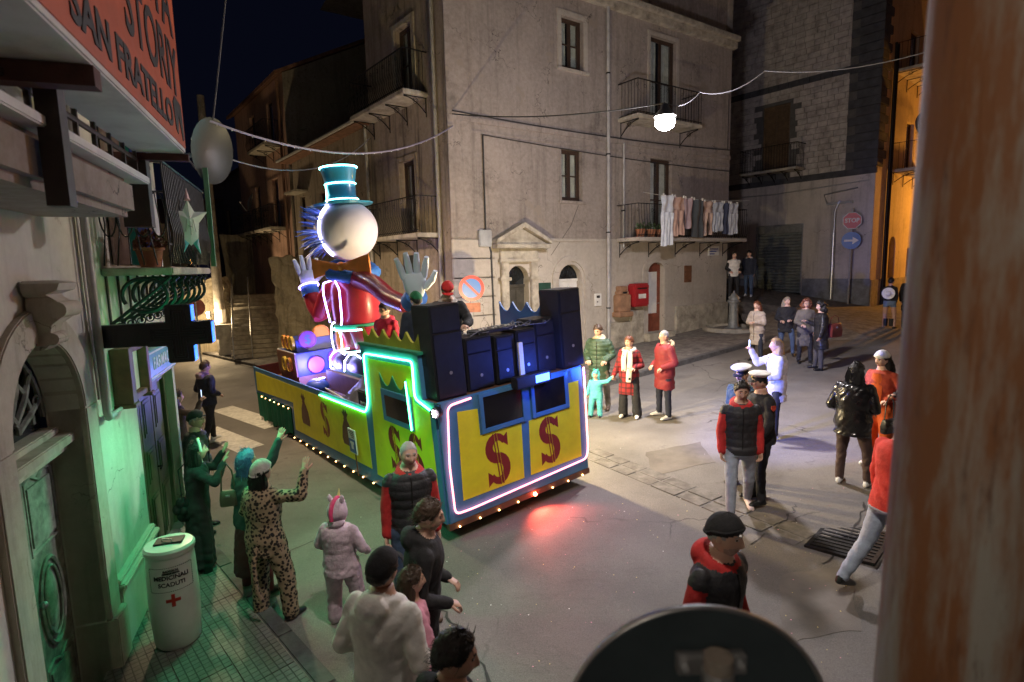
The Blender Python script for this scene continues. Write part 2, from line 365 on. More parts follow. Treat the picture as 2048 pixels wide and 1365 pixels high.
# pharmacy sidewalk: square pressed-concrete tiles
def tilemat():
    m, t, p, vec = mat_base('pavement_tile')
    br = nd(t, 'ShaderNodeTexBrick'); br.offset = 0; br.inputs['Scale'].default_value = 1.0; br.inputs['Brick Width'].default_value = .0667; br.inputs['Row Height'].default_value = .0667
    br.inputs['Mortar Size'].default_value = .006; br.inputs['Mortar Smooth'].default_value = .3
    br.inputs['Color1'].default_value = (.20,.19,.175,1); br.inputs['Color2'].default_value = (.23,.215,.195,1); br.inputs['Mortar'].default_value = (.07,.065,.06,1)
    t.links.new(vec, br.inputs['Vector'])
    c = mixc(t, ramp_(t, noise_(t, vec, 3, 7, .7), .45, .75), br.outputs['Color'], (.08,.07,.06))
    t.links.new(c, p.inputs['Base Color']); p.inputs['Roughness'].default_value = .6
    bb = nd(t, 'ShaderNodeBump'); bb.invert = True; bb.inputs['Strength'].default_value = .9; bb.inputs['Distance'].default_value = .006
    t.links.new(br.outputs['Fac'], bb.inputs['Height']); t.links.new(bb.outputs[0], p.inputs['Normal'])
    return m
TILE = tilemat()
sw = thing('sidewalk', 'tiled sidewalk wedge in front of the pharmacy wall', 'sidewalk', Matrix.Identity(4), kind='structure')
K0, K1 = Vector((-5.35, 8.6)), Vector((1.0, 1.55)); kd = (K1-K0).normalized(); kn = Vector((kd.y,-kd.x))   # kn points towards the wall
WA, WB = Vector(w2(B3,-9.5,.02)), Vector(w2(B3,1.75,.02))
def clip(poly, a, n):
    out = []
    for i in range(len(poly)):
        p, q = poly[i], poly[(i+1) % len(poly)]; dp, dq = (p-a).dot(n), (q-a).dot(n)
        if dp >= 0: out.append(p)
        if dp*dq < 0: out.append(p+(q-p)*(dp/(dp-dq)))
    return out
wn = Vector(((WB-WA).y, -(WB-WA).x)).normalized()
part('screed', CONC, sw, lambda b: slab(b, [tuple(K0+kn*.14), tuple(K1+kn*.14), (-1.3,-.6), tuple(WA), tuple(WB)], -.2, .092))
for i in range(-2, 30):
    for j in range(0, 16):
        s, r = i*.4, .16+j*.4
        poly = [K0+kd*(s+a)+kn*(r+c) for a, c in ((.003,.003),(.397,.003),(.397,.397),(.003,.397))]
        ctr = K0+kd*(s+.2)+kn*(r+.2)
        if ctr.y < 1.6 or ctr.y > 9 : continue
        poly = clip(clip(poly, WA, wn), WB, Vector((kd.x, kd.y)) if False else (WA-WB).normalized())
        if len(poly) < 3 or sum((poly[k]-poly[0]).cross(poly[(k+1)%len(poly)]-poly[0]) for k in range(len(poly)))**2 < .0004: continue
        b = MB(); o2 = K0+kd*s+kn*r; zz = gz(o2.x, o2.y); ang = math.atan2(kd.y, kd.x)
        dz = random.uniform(-.002, .003)
        loc = [Matrix.Rotation(-ang, 2) @ (p-o2) for p in poly]
        nn_ = len(loc)
        b.add([(l.x, l.y, gz(*p)-zz+.06) for l, p in zip(loc, poly)]+[(l.x, l.y, gz(*p)-zz+.10+dz) for l, p in zip(loc, poly)], [tuple(range(nn_, 2*nn_)), tuple(range(nn_-1,-1,-1))]+[(k, (k+1) % nn_, (k+1) % nn_+nn_, k+nn_) for k in range(nn_)])
        b.build('tile', TILE, sw, M=T(o2.x, o2.y, zz, ang))
for i in range(10):
    s = i*.95; b = MB(); slab(b, [tuple(K0+kd*(s+a)+kn*c) for a, c in ((.005,0),(.945,0),(.945,.15),(.005,.15))], -.2, .105); b.build('kerb_stone', KERB, sw, bevel=.012)
# terrace ramp beside the stone house
b = MB(); tp = [(8.0,18.05,gz(8.0,18.05)+.01),(8.45,20.7,1.35),(8.6,22.2,1.98),(10.5,28.6,2.5),(11.7,27.05,2.22),(14.7,23.3,1.53),(14.9,20.4,gz(14.9,20.4)+.005),(10.9,16.9,gz(10.9,16.9)+.005),(10.6,21.6,1.72)]
b.add(tp, [(0,1,8),(1,2,8),(2,3,8),(3,4,8),(4,5,8),(5,6,8),(6,7,8),(7,0,8)])
tag(b.build('terrace_paving', PAVE), 'dark paved ramp rising to the roller shutter', 'paving', kind='structure')

# ================================================================ building helpers
def pane_mat():
    m = bpy.data.materials.new('window_glass'); m.use_nodes = True; t = m.node_tree; t.nodes.remove(t.nodes['Principled BSDF'])
    o = t.nodes['Material Output']; a = nd(t, 'ShaderNodeBsdfTransparent'); g = nd(t, 'ShaderNodeBsdfGlossy'); g.inputs['Roughness'].default_value = .05
    a.inputs[0].default_value = (.97,1,.99,1); mx = nd(t, 'ShaderNodeMixShader'); mx.inputs[0].default_value = .14
    t.links.new(a.outputs[0], mx.inputs[1]); t.links.new(g.outputs[0], mx.inputs[2]); t.links.new(mx.outputs[0], o.inputs[0]); return m
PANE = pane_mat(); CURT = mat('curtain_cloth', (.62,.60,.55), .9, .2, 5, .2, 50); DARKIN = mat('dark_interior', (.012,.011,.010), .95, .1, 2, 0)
BRFR = mat('brown_frame', (.055,.032,.022), .5, .3, 8, .15, 60)
def window(par, x0, x1, z0, z1, y=.14, leaves=2, mids=1, frame_m=None, curtain=True, name='window'):
    fm = frame_m or BRFR; b = MB(); w = .055
    for a in ((x0,x0+w,z0,z1),(x1-w,x1,z0,z1),(x0+w,x1-w,z1-w,z1),(x0+w,x1-w,z0,z0+w)): b.box(a[0],a[1],y,y+.07,a[2],a[3])
    lw = (x1-x0-2*w)/leaves
    for i in range(leaves):
        a0 = x0+w+i*lw; a1 = a0+lw
        for q in ((a0+.004,a0+.06,z0+w,z1-w),(a1-.06,a1-.004,z0+w,z1-w),(a0+.06,a1-.06,z1-w-.06,z1-w),(a0+.06,a1-.06,z0+w,z0+w+.07)): b.box(q[0],q[1],y+.012,y+.055,q[2],q[3])
        for k in range(1, mids+1):
            zz = z0+(z1-z0)*k/(mids+1); b.box(a0+.06,a1-.06,y+.016,y+.05,zz-.018,zz+.018)
    o = b.build(name, fm, par, bevel=.004)
    for i in range(leaves):
        a0 = x0+w+i*lw+.06; a1 = a0+lw-.12
        for k in range(mids+1):
            za = z0+w+.07 if k == 0 else z0+(z1-z0)*k/(mids+1)+.018; zb = z1-w-.06 if k == mids else z0+(z1-z0)*(k+1)/(mids+1)-.018
            part('pane', PANE, o, lambda q: q.box(a0,a1,y+.03,y+.034,za,zb))
    if curtain:
        q = MB(); n = 40; P = [(x0+.06+(x1-x0-.12)*i/n, y+.14+.02*math.sin(i*1.9)+.012*math.sin(i*.7)) for i in range(n+1)]
        q.add([(x, yy, z) for z in (z0+.05, z1-.05) for x, yy in P], [(i, i+1, n+2+i, n+1+i) for i in range(n) if abs(i-n/2) > 3])
        q.build('curtain', CURT, o, smooth=60)
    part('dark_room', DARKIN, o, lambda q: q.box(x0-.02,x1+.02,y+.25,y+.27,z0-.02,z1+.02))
    return o
def surround(par, x0, x1, z0, z1, w, d, m, name='surround', sill=True):
    b = MB(); b.box(x0-w,x0,-d,.02,z0,z1+w); b.box(x1,x1+w,-d,.02,z0,z1+w); b.box(x0,x1,-d,.02,z1,z1+w)
    if sill: b.box(x0-w-.03,x1+w+.03,-d-.05,.02,z0-.09,z0-.002)
    return b.build(name, m, par, bevel=.01)
def balcony(par, x0, x1, z, dep, h=.98, th=.12, nbr=4, step=.11, bulge=.08, slabm=None, M=None):
    o = part('balcony_slab', slabm or STONE, par, lambda b: b.box(x0,x1,-dep,.0,z-th,z), bevel=.015)
    rp = part('balcony_railing', IRON, par, lambda b: (
        bars(b, x0+.03, x1-.03, -dep+.04, z, z+h, step, .008, bulge),
        [b.tube([(x,-dep+.04+(dep-.06)*k/6*1.0,z),(x,-dep+.04+(dep-.06)*k/6,z+h)], .008, 6) for x in (x0+.03,x1-.03) for k in range(1,6)],
        b.box(x0,x1,-dep+.02,-dep+.06,z+h,z+h+.02), b.box(x0,x1,-dep+.03,-dep+.05,z+.06,z+.08),
        b.box(x0,x0+.04,-dep+.06,0,z+h,z+h+.02), b.box(x1-.04,x1,-dep+.06,0,z+h,z+h+.02),
        [b.tube([(x0+(x1-x0)*k/9+.05*math.cos(a), -dep+.035, z+h*.82+.05*math.sin(a)) for a in np.linspace(0,6.3,12)], .005, 5) for k in range(10)]))
    for i in range(nbr):
        x = x0+.12+(x1-x0-.24)*i/max(1, nbr-1)
        sp = [(-dep*.9+dep*.85*t_, z-th-.04-.36*t_**2) for t_ in np.linspace(0,1,10)]
        part('bracket', IRON, par, lambda b: (b.tube([(x,yy,zz) for yy,zz in sp], .016, 6), b.tube([(x,-dep*.9,z-th-.015),(x,0,z-th-.015)], .014, 6), b.tube([(x,-.02,z-th),(x,-.02,z-th-.5)], .014, 6),
            b.tube([(x,-dep*.45+.09*math.cos(a)*(1-a/16),z-th-.13+.09*math.sin(a)*(1-a/16)) for a in np.linspace(0,11,22)], .008, 5)))
    return o

# ================================================================ corner house
P_FR = plaster('pink_render', (.285,.240,.215), (.085,.072,.065), .95, .5, expose=(.31,.26,.22))
P_FL = plaster('stained_render', (.33,.265,.195), (.075,.06,.05), .9, 1.0, expose=(.22,.19,.15))
P_CREAM = plaster('cream_render', (.42,.375,.325), (.2,.17,.13), .55, .25)
P_UP = plaster('upper_render', (.25,.205,.175), (.1,.08,.07), .8, .8)
H1 = thing('corner_house', 'tall pink-grey rendered corner house with pedimented arched doorway and laundry balcony', 'house', FR)
ZF = 4.26
ops = [(-3.79,-2.94,9.2,10.63),(-.02,1.28,8.1,10.85),(-3.84,-3.02,5.42,6.92),(.03,1.13,4.3,6.98)]
part('wall', [P_FR], H1, lambda b: wall(b, -7.6, 4.4, ZF, 11.2, ops, 0, .22))
opsg = [(-5.87,-5.13,.7,3.52,1),(-3.99,-3.06,.7,3.52,1),(-.05,.78,1.12,3.52,.35)]
part('ground_floor_wall', [P_CREAM], H1, lambda b: wall(b, -6.3, 4.4, -.6, ZF, opsg, 0, .3))
part('rear_wall', [P_UP], H1, lambda b: (b.add([(4.4,0,-.6),(4.4,14,-.6),(4.4,14,14.8),(4.4,0,14.8)], [(0,1,2,3)]), b.add([(-7.3,.4,14.8),(4.4,.4,14.8),(4.4,13,14.8),(-6.5,13,14.8)],[(0,1,2,3)])))
part('parapet_wall', [P_UP], H1, lambda b: wall(b, -7.6, 4.4, 11.6, 14.8, [(-5.2,-4.2,12.4,14.2)], .25, .2))
part('cornice', STONE, H1, lambda b: (b.box(-7.68,4.5,-.18,.28,11.2,11.42), b.box(-7.66,4.5,-.30,.28,11.421,11.6)), bevel=.02)
part('string_course', P_FR, H1, lambda b: b.box(-7.62,4.4,-.05,.01,7.28,7.42), bevel=.01)
part('string_course', P_CREAM, H1, lambda b: b.box(-6.3,4.4,-.04,.01,4.2,4.3), bevel=.01)
part('string_course', P_FR, H1, lambda b: b.box(-7.62,4.4,-.035,.01,7.02,7.10), bevel=.01)
for i in range(8):      # rusticated corner blocks
    z0 = .1+i*.52
    part('corner_block', P_CREAM, H1, lambda b: b.box(-7.66,-6.32,-.06,.01,z0+.012,z0+.508), bevel=.018)
part('corner_strip', P_FR, H1, lambda b: b.box(-7.65,-6.95,-.03,.01,4.3,11.2), bevel=.01)
surround(H1, -3.79,-2.94,9.2,10.63,.16,.03,P_CREAM); surround(H1, -.02,1.28,8.1,10.85,.13,.03,P_CREAM,sill=False)
surround(H1, -3.84,-3.02,5.42,6.92,.1,.015,P_FR)
window(H1,-3.79,-2.94,9.2,10.63); window(H1,-.02,1.28,8.1,10.85,mids=1); window(H1,-3.84,-3.02,5.42,6.92); window(H1,.03,1.13,4.3,6.98)
balcony(H1,-1.5,1.62,8.05,.85,1.0,nbr=2,step=.13,bulge=0)
balcony(H1,-1.55,4.2,4.32,.95,1.02,nbr=5,step=.12,bulge=.07,slabm=P_CREAM)
# pedimented doorway
def fn(b):
    b.box(-6.14,-5.9,-.13,.01,.6,3.62); b.box(-5.1,-4.86,-.13,.01,.6,3.62)
    b.box(-6.2,-5.84,-.17,.01,3.1,3.2); b.box(-5.16,-4.80,-.17,.01,3.1,3.2); b.box(-6.2,-4.8,-.16,.01,3.62,3.72); b.box(-6.16,-4.84,-.12,.01,3.721,4.0)
    b.box(-6.42,-4.55,-.34,.01,4.0,4.12)
part('door_portal', STONE, H1, fn, bevel=.015)
part('pediment', STONE, H1, lambda b: (b.prism([(-6.42,4.12),(-4.55,4.12),(-5.485,4.56)], -.2, .01), b.prism([(-6.46,4.13),(-6.42,4.25),(-5.485,4.72),(-5.485,4.58)], -.36,.01), b.prism([(-4.51,4.13),(-5.485,4.581),(-5.485,4.721),(-4.55,4.25)], -.36,.01)), bevel=.01)
GREEND = mat('dark_green_door', (.05,.045,.035), .5, .4, 6, .2, 40)
def arch_door(x0, x1, z0, ztop, m, zt, grille=True):
    o = part('arched_door', m, H1, lambda b: (b.box(x0,x1,.24,.28,z0,zt), [b.box(a,a+(x1-x0)/2-.12,.215,.245,za,zb) for a in (x0+.06,(x0+x1)/2+.06) for za, zb in ((z0+.1,z0+.75),(z0+.85,zt-.1))], b.box(x0,x1,.2,.28,zt+.002,zt+.08)), bevel=.006)
    r = (x1-x0)/2; c = (x0+x1)/2
    part('fanlight_glass', glassy('dark_glass'), o, lambda b: b.prism([(c-r*math.cos(a), ztop-r+r*math.sin(a)) for a in np.linspace(0,math.pi,15)]+[(x1,zt+.08),(x0,zt+.08)], .26, .28))
    part('fanlight_grille', IRON, o, lambda b: ([b.tube([(c,.23,zt+.09),(c-r*.97*math.cos(a),.23,ztop-r+r*.97*math.sin(a))], .009, 5) for a in np.linspace(.25,math.pi-.25,8)], [b.tube([(c-r*q*math.cos(a),.23,ztop-r+r*q*math.sin(a)) for a in np.linspace(0,math.pi,16)], .008, 5) for q in (.35,.68,.96)]))
    return o
arch_door(-5.87,-5.13,.7,3.52,GREEND,2.9); arch_door(-3.99,-3.06,.7,3.52,WHITE,3.0)
part('arch_surround', P_CREAM, H1, lambda b: (b.loft([[(-3.525-r*math.cos(a),yy,3.055+r*math.sin(a)) for r, yy in ((.56,.01),(.56,-.05),(.74,-.05),(.74,.01))] for a in np.linspace(0,math.pi,17)]), b.box(-4.265,-4.085,-.05,.01,.6,3.05), b.box(-2.965,-2.785,-.05,.01,.6,3.05)), bevel=.008)
# brown glazed door
def fn(b):
    b.box(-.05,.10,.18,.24,1.12,3.45); b.box(.63,.78,.18,.24,1.12,3.45); b.box(.10,.63,.18,.24,1.12,1.75); b.box(.10,.63,.18,.24,3.2,3.5); b.box(.17,.56,.165,.185,1.22,1.65)
o = part('door', mat('red_brown_door',(.20,.055,.03),.45,.3,5,.2,50), H1, fn, bevel=.006)
part('pane', WHITE, o, lambda b: b.box(.10,.63,.20,.215,1.75,3.2)); part('handle', GALV, o, lambda b: b.tube([(.68,.17,2.1),(.68,.13,2.1),(.60,.13,2.1)], .012, 8))
part('door_surround', P_CREAM, H1, lambda b: (b.box(-.32,-.05,-.03,.01,1.0,3.3), b.box(.78,1.05,-.03,.01,1.0,3.3), b.loft([[(.365-r1*math.cos(a),yy,3.22+r2*math.sin(a)) for r1, r2, yy in ((.415,.30,.01),(.415,.30,-.03),(.685,.50,-.03),(.685,.50,.01))] for a in np.linspace(0.05,math.pi-.05,13)])), bevel=.006)
part('door_step', STONE, H1, lambda b: b.box(-.3,1.05,-.32,.2,.8,1.11), bevel=.02)
part('plinth_block', STONE, H1, lambda b: (b.box(-1.98,-.98,-.09,.01,.5,1.6), b.box(-.975,-.34,-.11,.01,.5,1.95)), bevel=.02)
part('plinth', STONE, H1, lambda b: b.box(1.35,4.42,-.1,.01,.6,1.95), bevel=.03)
part('number_plate', mat('green_plaque',(.02,.06,.045),.4,.2,5,0), H1, lambda b: b.box(-4.78,-4.33,-.03,.01,2.63,3.0), bevel=.004)
part('meter_hatch', WOOD, H1, lambda b: (b.box(1.86,2.25,-.03,.01,2.78,3.38), b.box(1.9,2.21,-.04,-.028,2.82,3.34)), bevel=.004)
for x, z0, z1, r in ((-2.01,.9,14.8,.055),(-1.33,4.0,7.3,.035)):
    o = part('drainpipe', mat('grey_pipe',(.40,.39,.38),.5,.2,5,.1,40), H1, lambda b: b.cyl((x,-.1,z0),(x,-.1,z1),r,n=14), smooth=40)
    for z in np.arange(z0+1.2, z1, 2.4): part('pipe_clip', IRON, o, lambda b: (b.cyl((x,-.1,z-.02),(x,-.1,z+.02),r+.012,n=14), b.box(x-.01,x+.01,-.1,0,z-.015,z+.015)))
# cables run along the facade
def sag(p, q, s, n=14): p, q = Vector(p), Vector(q); return [p.lerp(q, t_)-Vector((0,0,s*4*t_*(1-t_))) for t_ in np.linspace(0,1,n)]
part('facade_cable', CABLE, H1, lambda b: (b.tube(sag((-7.5,-.06,7.5),(4.3,-.06,7.62),.12,40), .018, 6), b.tube(sag((-6.6,-.06,7.0),(4.3,-.06,6.85),.08,40), .014, 6), b.tube([(-6.6,-.05,7.0),(-6.6,-.05,4.5),(-6.62,-.05,4.4)], .022, 6), b.tube([(-6.6,-.06,4.45),(-6.45,-.06,3.9),(-6.4,-.06,1.0)], .03, 8), b.tube([(4.2,-.05,7.6),(4.2,-.05,9.6)], .012, 6), b.tube([(-3.2,-.02,5.3),(-3.5,-.02,4.7),(-4.3,-.02,3.8)], .006, 5)))
part('junction_box', mat('grey_box',(.36,.37,.38),.5,.2,5,.1), H1, lambda b: b.box(-6.85,-6.45,-.14,0,4.05,4.5), bevel=.02)
# side wall of the corner house and its annexe
sopen = [(-2.68,-1.7,8.25,10.25),(-2.75,-1.85,4.5,6.62)]
H1M = FR.inverted() @ FL
s1 = part('side_wall', [P_FL], H1, lambda b: wall(b, -4.7, 0, -.6, 14.8, sopen, 0, .25), M=H1M)
side = thing('side', 'x', 'x', None); side.parent = H1; side.matrix_local = H1M
for k in ('label','category'): del side[k]
side.name = 'side_facade'
window(side,-2.68,-1.7,8.25,10.25); window(side,-2.75,-1.85,4.5,6.62)
surround(side,-2.68,-1.7,8.25,10.25,.16,.05,STONE,sill=False); surround(side,-2.75,-1.85,4.5,6.62,.14,.04,P_FL,sill=False)
balcony(side,-4.45,-.95,8.18,.75,1.0,nbr=4,step=.11,bulge=.1); balcony(side,-4.5,-.55,4.45,.75,.95,nbr=4,step=.11,bulge=.12)
part('street_plaque', mat('dark_marble',(.03,.035,.035),.3,.3,6,0), side, lambda b: b.box(-2.8,-1.98,-.03,.01,3.38,3.9), bevel=.005)
for k, (a_, z) in enumerate((('VIA ROMA',3.77),('CORSO',3.64),('VITTORIO',3.51))):
    pass
for x, z0, z1 in ((-.5,.2,14.8),(-4.85,.2,8.3)):
    part('drainpipe', mat('grey_pipe',(.40,.39,.38),.5,.2,5,.1,40), side, lambda b: b.cyl((x,-.09,z0),(x,-.09,z1),.05,n=12), smooth=40)
part('dish_mount', GALV, side, lambda b: b.tube([(-5.4,0,5.75),(-5.4,-.35,5.75),(-5.4,-.35,6.1)], .02, 8))
def dish(par, M, r, m):
    o = part('satellite_dish', m, par, lambda b: b.loft([[(q*r*math.cos(a), .25*r*q*q-.25*r, q*r*math.sin(a)*1.05) for a in np.linspace(0,2*math.pi,28,endpoint=False)] for q in (.02,.3,.6,.85,1.0,1.02)], cap=False), M=M, smooth=60)
    part('feed_arm', GALV, o, lambda b: (b.tube([(0,-.2*r,-r),(0,-1.0*r,-.25*r)], .012, 6), b.cyl((0,-1.05*r,-.25*r),(0,-.85*r,-.2*r),.035,n=10)))
    return o
dish(side, T(-5.4,-.42,6.1,R_(-25),R_(-15)), .42, mat('grey_dish',(.33,.34,.35),.5,.15,4,0))
AN = thing('annexe', 'low eaved annexe with stained render beside the stepped alley', 'house', FL)
part('wall', [P_FL], AN, lambda b: wall(b,-12.6,-4.7,-.6,8.1,[(-11.95,-11.25,5.1,6.6),(-9.6,-8.7,4.9,6.5),(-7.2,-6.4,5.0,6.6),(-9.5,-8.5,.2,2.5)],.02,.2))
for a in ((-11.95,-11.25,5.1,6.6),(-9.6,-8.7,4.9,6.5),(-7.2,-6.4,5.0,6.6)): window(AN,*a,curtain=False)
part('canopy', STONE, AN, lambda b: b.box(-12.3,-10.9,-.5,0,6.72,6.8))
part('door', GREEND, AN, lambda b: b.box(-9.5,-8.5,.16,.2,.2,2.5))
part('eave', mat('roof_tile',(.22,.11,.07),.85,.4,5,.4,30), AN, lambda b: (b.prism([(-12.9,8.1),(-4.72,8.1),(-4.72,8.2),(-12.9,8.2)],-.45,.3), b.add([(-12.9,-.5,8.2),(-4.72,-.5,8.2),(-4.72,5,10.2),(-12.9,5,10.2)],[(0,1,2,3)])))
part('gutter', mat('grey_pipe',(.40,.39,.38),.5,.2,5,.1,40), AN, lambda b: b.tube([(-12.9,-.52,8.16),(-4.7,-.52,8.16)], .06, 8))
part('gable_wall', [P_FL], AN, lambda b: b.add([(-12.6,.02,-.6),(-12.6,8,-.6),(-12.6,8,8.1),(-12.6,.02,8.1)],[(0,1,2,3)]))
# gabled house behind
P_PINK = plaster('salmon_render', (.42,.24,.17), (.14,.09,.07), .6, .8)
P_GREY = plaster('grey_gable_render', (.25,.215,.17), (.10,.085,.07), .6, .6)
GH = thing('gabled_house', 'tall salmon-fronted house with grey gable wall behind the annexe roof', 'house', FL)
gop = [(-15.6,-14.7,9.2,11.2),(-18.6,-17.7,9.2,11.2),(-15.6,-14.7,5.6,7.8),(-18.6,-17.7,5.6,7.8),(-15.4,-14.5,.4,2.8)]
part('front_wall', [P_PINK], GH, lambda b: wall(b,-21.5,-13.0,-.8,11.9,gop,.0,.2))
part('gable_wall', [P_GREY], GH, lambda b: b.add([(-13.0,0,-.8),(-13.0,13,-.8),(-13.0,13,12.2),(-13.0,6.5,15.2),(-13.0,0,11.9)],[(0,1,2,3,4)]))
part('roof', mat('roof_tile',(.22,.11,.07),.85,.4,5,.4,30), GH, lambda b: b.add([(-21.8,-.35,11.75),(-12.9,-.35,11.75),(-12.9,6.5,15.3),(-21.8,6.5,15.3),(-21.8,-.35,11.9),(-12.9,-.35,11.9),(-12.9,6.5,15.45),(-21.8,6.5,15.45)],[(0,1,2,3),(4,5,6,7),(0,1,5,4),(1,2,6,5)]))
for a in gop[:4]: window(GH,*a,curtain=False)
part('door', GREEND, GH, lambda b: b.box(-15.4,-14.5,.17,.2,.4,2.8))
balcony(GH,-16.4,-13.6,9.1,.8,.95,nbr=3,step=.14); balcony(GH,-16.4,-13.6,5.5,.8,.95,nbr=3,step=.14); balcony(GH,-19.4,-16.9,5.5,.8,.95,nbr=3,step=.14)
part('drainpipe', mat('copper_pipe',(.25,.14,.09),.5,.2,5,.1), GH, lambda b: b.cyl((-13.5,-.1,0),(-13.5,-.1,11.7),.06,n=10))
dish(GH, T(-17.3,-.6,6.9,R_(-20),R_(-15)), .45, mat('grey_dish',(.33,.34,.35),.5,.15,4,0))
DH = thing('dark_house', 'unlit house with shuttered openings at the end of the left street', 'house', FL)
part('wall', [P_GREY], DH, lambda b: wall(b,-34,-21.6,-2,9.5,[(-24,-23,5.5,7.5),(-28,-27,5.5,7.5),(-24,-22.9,.2,2.6)],.6,.2))
for a in ((-24,-23,5.5,7.5),(-28,-27,5.5,7.5)): window(DH,*a,y=.74,curtain=False)
part('door', GREEND, DH, lambda b: b.box(-24,-22.9,.75,.8,.2,2.6))
part('roof', mat('roof_tile',(.22,.11,.07),.85,.4,5,.4,30), DH, lambda b: b.add([(-34,.2,9.4),(-21.5,.2,9.4),(-21.5,8,12),(-34,8,12)],[(0,1,2,3)]))
def flatten(par, mid):
    for c in list(mid.children):
        ml = mid.matrix_basis @ c.matrix_basis; c.parent = par; c.matrix_basis = ml
    bpy.data.objects.remove(mid)
flatten(H1, side)
# ================================================================ stone house on the right
P_LOW = plaster('grey_render', (.48,.43,.40), (.16,.14,.13), .6, .6)
BLK = mat('pale_block', (.42,.38,.35), .9, .3, 3, .5, 30, dirt=.3); DBLK = mat('lava_block', (.055,.055,.062), .85, .35, 4, .5, 30)
S2 = thing('stone_house', 'stone house with pale block upper walls, dark corner quoins and roller shutter', 'house', B2)
part('wall', [P_LOW], S2, lambda b: wall(b,-9,0,-.5,6.9,[(-4.92,-2.72,1.8,5.08)],0,.25))
part('mortar_wall', [mat('mortar',(.10,.095,.09),.95,.2,5,.3)], S2, lambda b: wall(b,-9,0,6.9,17,[(-4.72,-3.5,7.5,10.35)],.02,.3))
b = MB(); z = 7.12; r = 0
while z < 17:
    x = -9 + (r % 2)*.22
    while x < -1.15:
        w = random.uniform(.36,.52); x1 = min(x+w, -1.13)
        if not (x1 > -4.74 and x < -3.48 and z < 10.4) and not (10.9 < z < 11.2): b.box(x+.008,x1-.008,-.012-random.uniform(0,.012),.02,z+.008,z+.232)
        x += w
    z += .24; r += 1
tag(b.build('block_courses', BLK, S2, fix=False), kind='stuff')
part('string_course', DBLK, S2, lambda b: b.box(-9,.06,-.08,.03,6.86,7.1), bevel=.015)
x = -9
while x < -1.2:
    part('band_block', DBLK, S2, lambda b: b.box(x+.01,x+.44,-.05,.03,10.94,11.2)); x += .45
for i in range(29):
    z0 = 7.12+i*.34; w = 1.12 if i % 2 else .82
    part('quoin', DBLK, S2, lambda b: b.box(-w,.05,-.05,.9 if i % 2 else .6,z0+.01,z0+.33), bevel=.012)
o = part('shutter_frame', GALV, S2, lambda b: (b.box(-4.92,-4.84,.05,.2,2.0,5.08), b.box(-2.8,-2.72,.05,.2,2.0,5.08), b.box(-4.84,-2.8,.06,.24,4.72,5.08)))
SLT = mat('shutter_steel', (.24,.26,.26), .5, .2, 6, .15, 40, .5)
for i in range(20):
    z0 = 2.0+i*.137; part('slat', SLT, o, lambda b: b.loft([[(x,.17,z0+.004),(x,.145,z0+.03),(x,.135,z0+.068),(x,.145,z0+.106),(x,.17,z0+.133)] for x in (-4.84,-2.8)]))
for xa_, xb_ in ((-2.68,.03),(-9,-4.95)): part('plinth', mat('blue_plinth',(.20,.21,.25),.8,.25,4,.3,30,dirt=.4), S2, lambda b: b.box(xa_,xb_,-.04,.01,.9,2.66), bevel=.01)
SHU = mat('brown_shutter', (.10,.062,.035), .6, .3, 6, .2, 50)
sh = part('shutters', SHU, S2, lambda b: (b.box(-4.72,-4.64,.1,.18,7.5,10.35), b.box(-3.58,-3.5,.1,.18,7.5,10.35), b.box(-4.15,-4.07,.1,.18,7.5,10.35), b.box(-4.64,-3.58,.11,.18,10.25,10.35)))
for q in (-4.64,-4.07):
    for i in range(34): part('louvre', SHU, sh, lambda b: b.obox(T(q+.245,.14,7.6+i*.08,0,R_(35)),.49,.012,.09))
balcony(S2,-5.35,-2.75,7.45,.85,1.0,th=.1,nbr=5,step=.12,bulge=0)
o = part('drainpipe', GALV, S2, lambda b: (b.cyl((-1.42,-.09,1.8),(-1.42,-.09,4.6),.075,n=12), b.tube([(-1.42,-.09,4.5),(-1.42,-.09,5.5),(-1.25,-.09,5.9)], .04, 8), b.box(-1.75,-.75,-.12,0,5.75,5.85), b.tube([(-1.75,-.06,5.8),(-1.9,-.06,6.2),(-.6,-.06,6.35)], .03, 6), b.tube([(-8,-.05,6.55),(-4,-.05,6.45),(-.2,-.05,6.6)], .02, 6)))
part('street_plate', mat('marble_plate',(.5,.5,.52),.4,.1,5,0), S2, lambda b: b.box(-1.15,-.62,-.03,.01,5.02,5.3), bevel=.004)
# alley side of the stone house
P_OCH = plaster('ochre_render', (.50,.40,.27), (.2,.15,.1), .5, .5)
AS = thing('alley_house', 'plastered house lit orange along the narrow alley with balcony and arched doors', 'house', AL)
aop = [(2.1,2.9,1.0,4.4,1),(4.5,5.2,1.0,3.9),(3.4,4.4,7.2,9.3),(3.2,4.4,11.1,13.0)]
part('wall', [P_OCH], AS, lambda b: wall(b,.02,16,-.5,17,aop,0,.25))
part('arched_door', WOOD, AS, lambda b: b.box(2.1,2.9,.2,.25,1.0,4.4)); part('door', WOOD, AS, lambda b: b.box(4.5,5.2,.2,.25,1.0,3.9))
window(AS,3.4,4.4,7.2,9.3); window(AS,3.2,4.4,11.1,13.0)
balcony(AS,1.9,6.0,7.15,1.1,1.05,nbr=4,step=.13,bulge=.1); balcony(AS,1.5,6.0,11.05,1.2,1.0,nbr=4,step=.13)
for x in (1.2,1.45): part('drainpipe', IRON, AS, lambda b: b.cyl((x,-.1,.8),(x,-.1,12),.05,n=8))
part('plinth', CONC, AS, lambda b: b.box(.05,16,-.05,.01,.8,2.6))
dish(AS, T(2.4,-.9,8.9,R_(60),R_(-15)), .42, mat('black_dish',(.05,.05,.05),.5,.15,4,0))
RH = thing('right_house', 'plain rendered house on the right side of the junction', 'house', frame((17.2,20.2), 205.0))
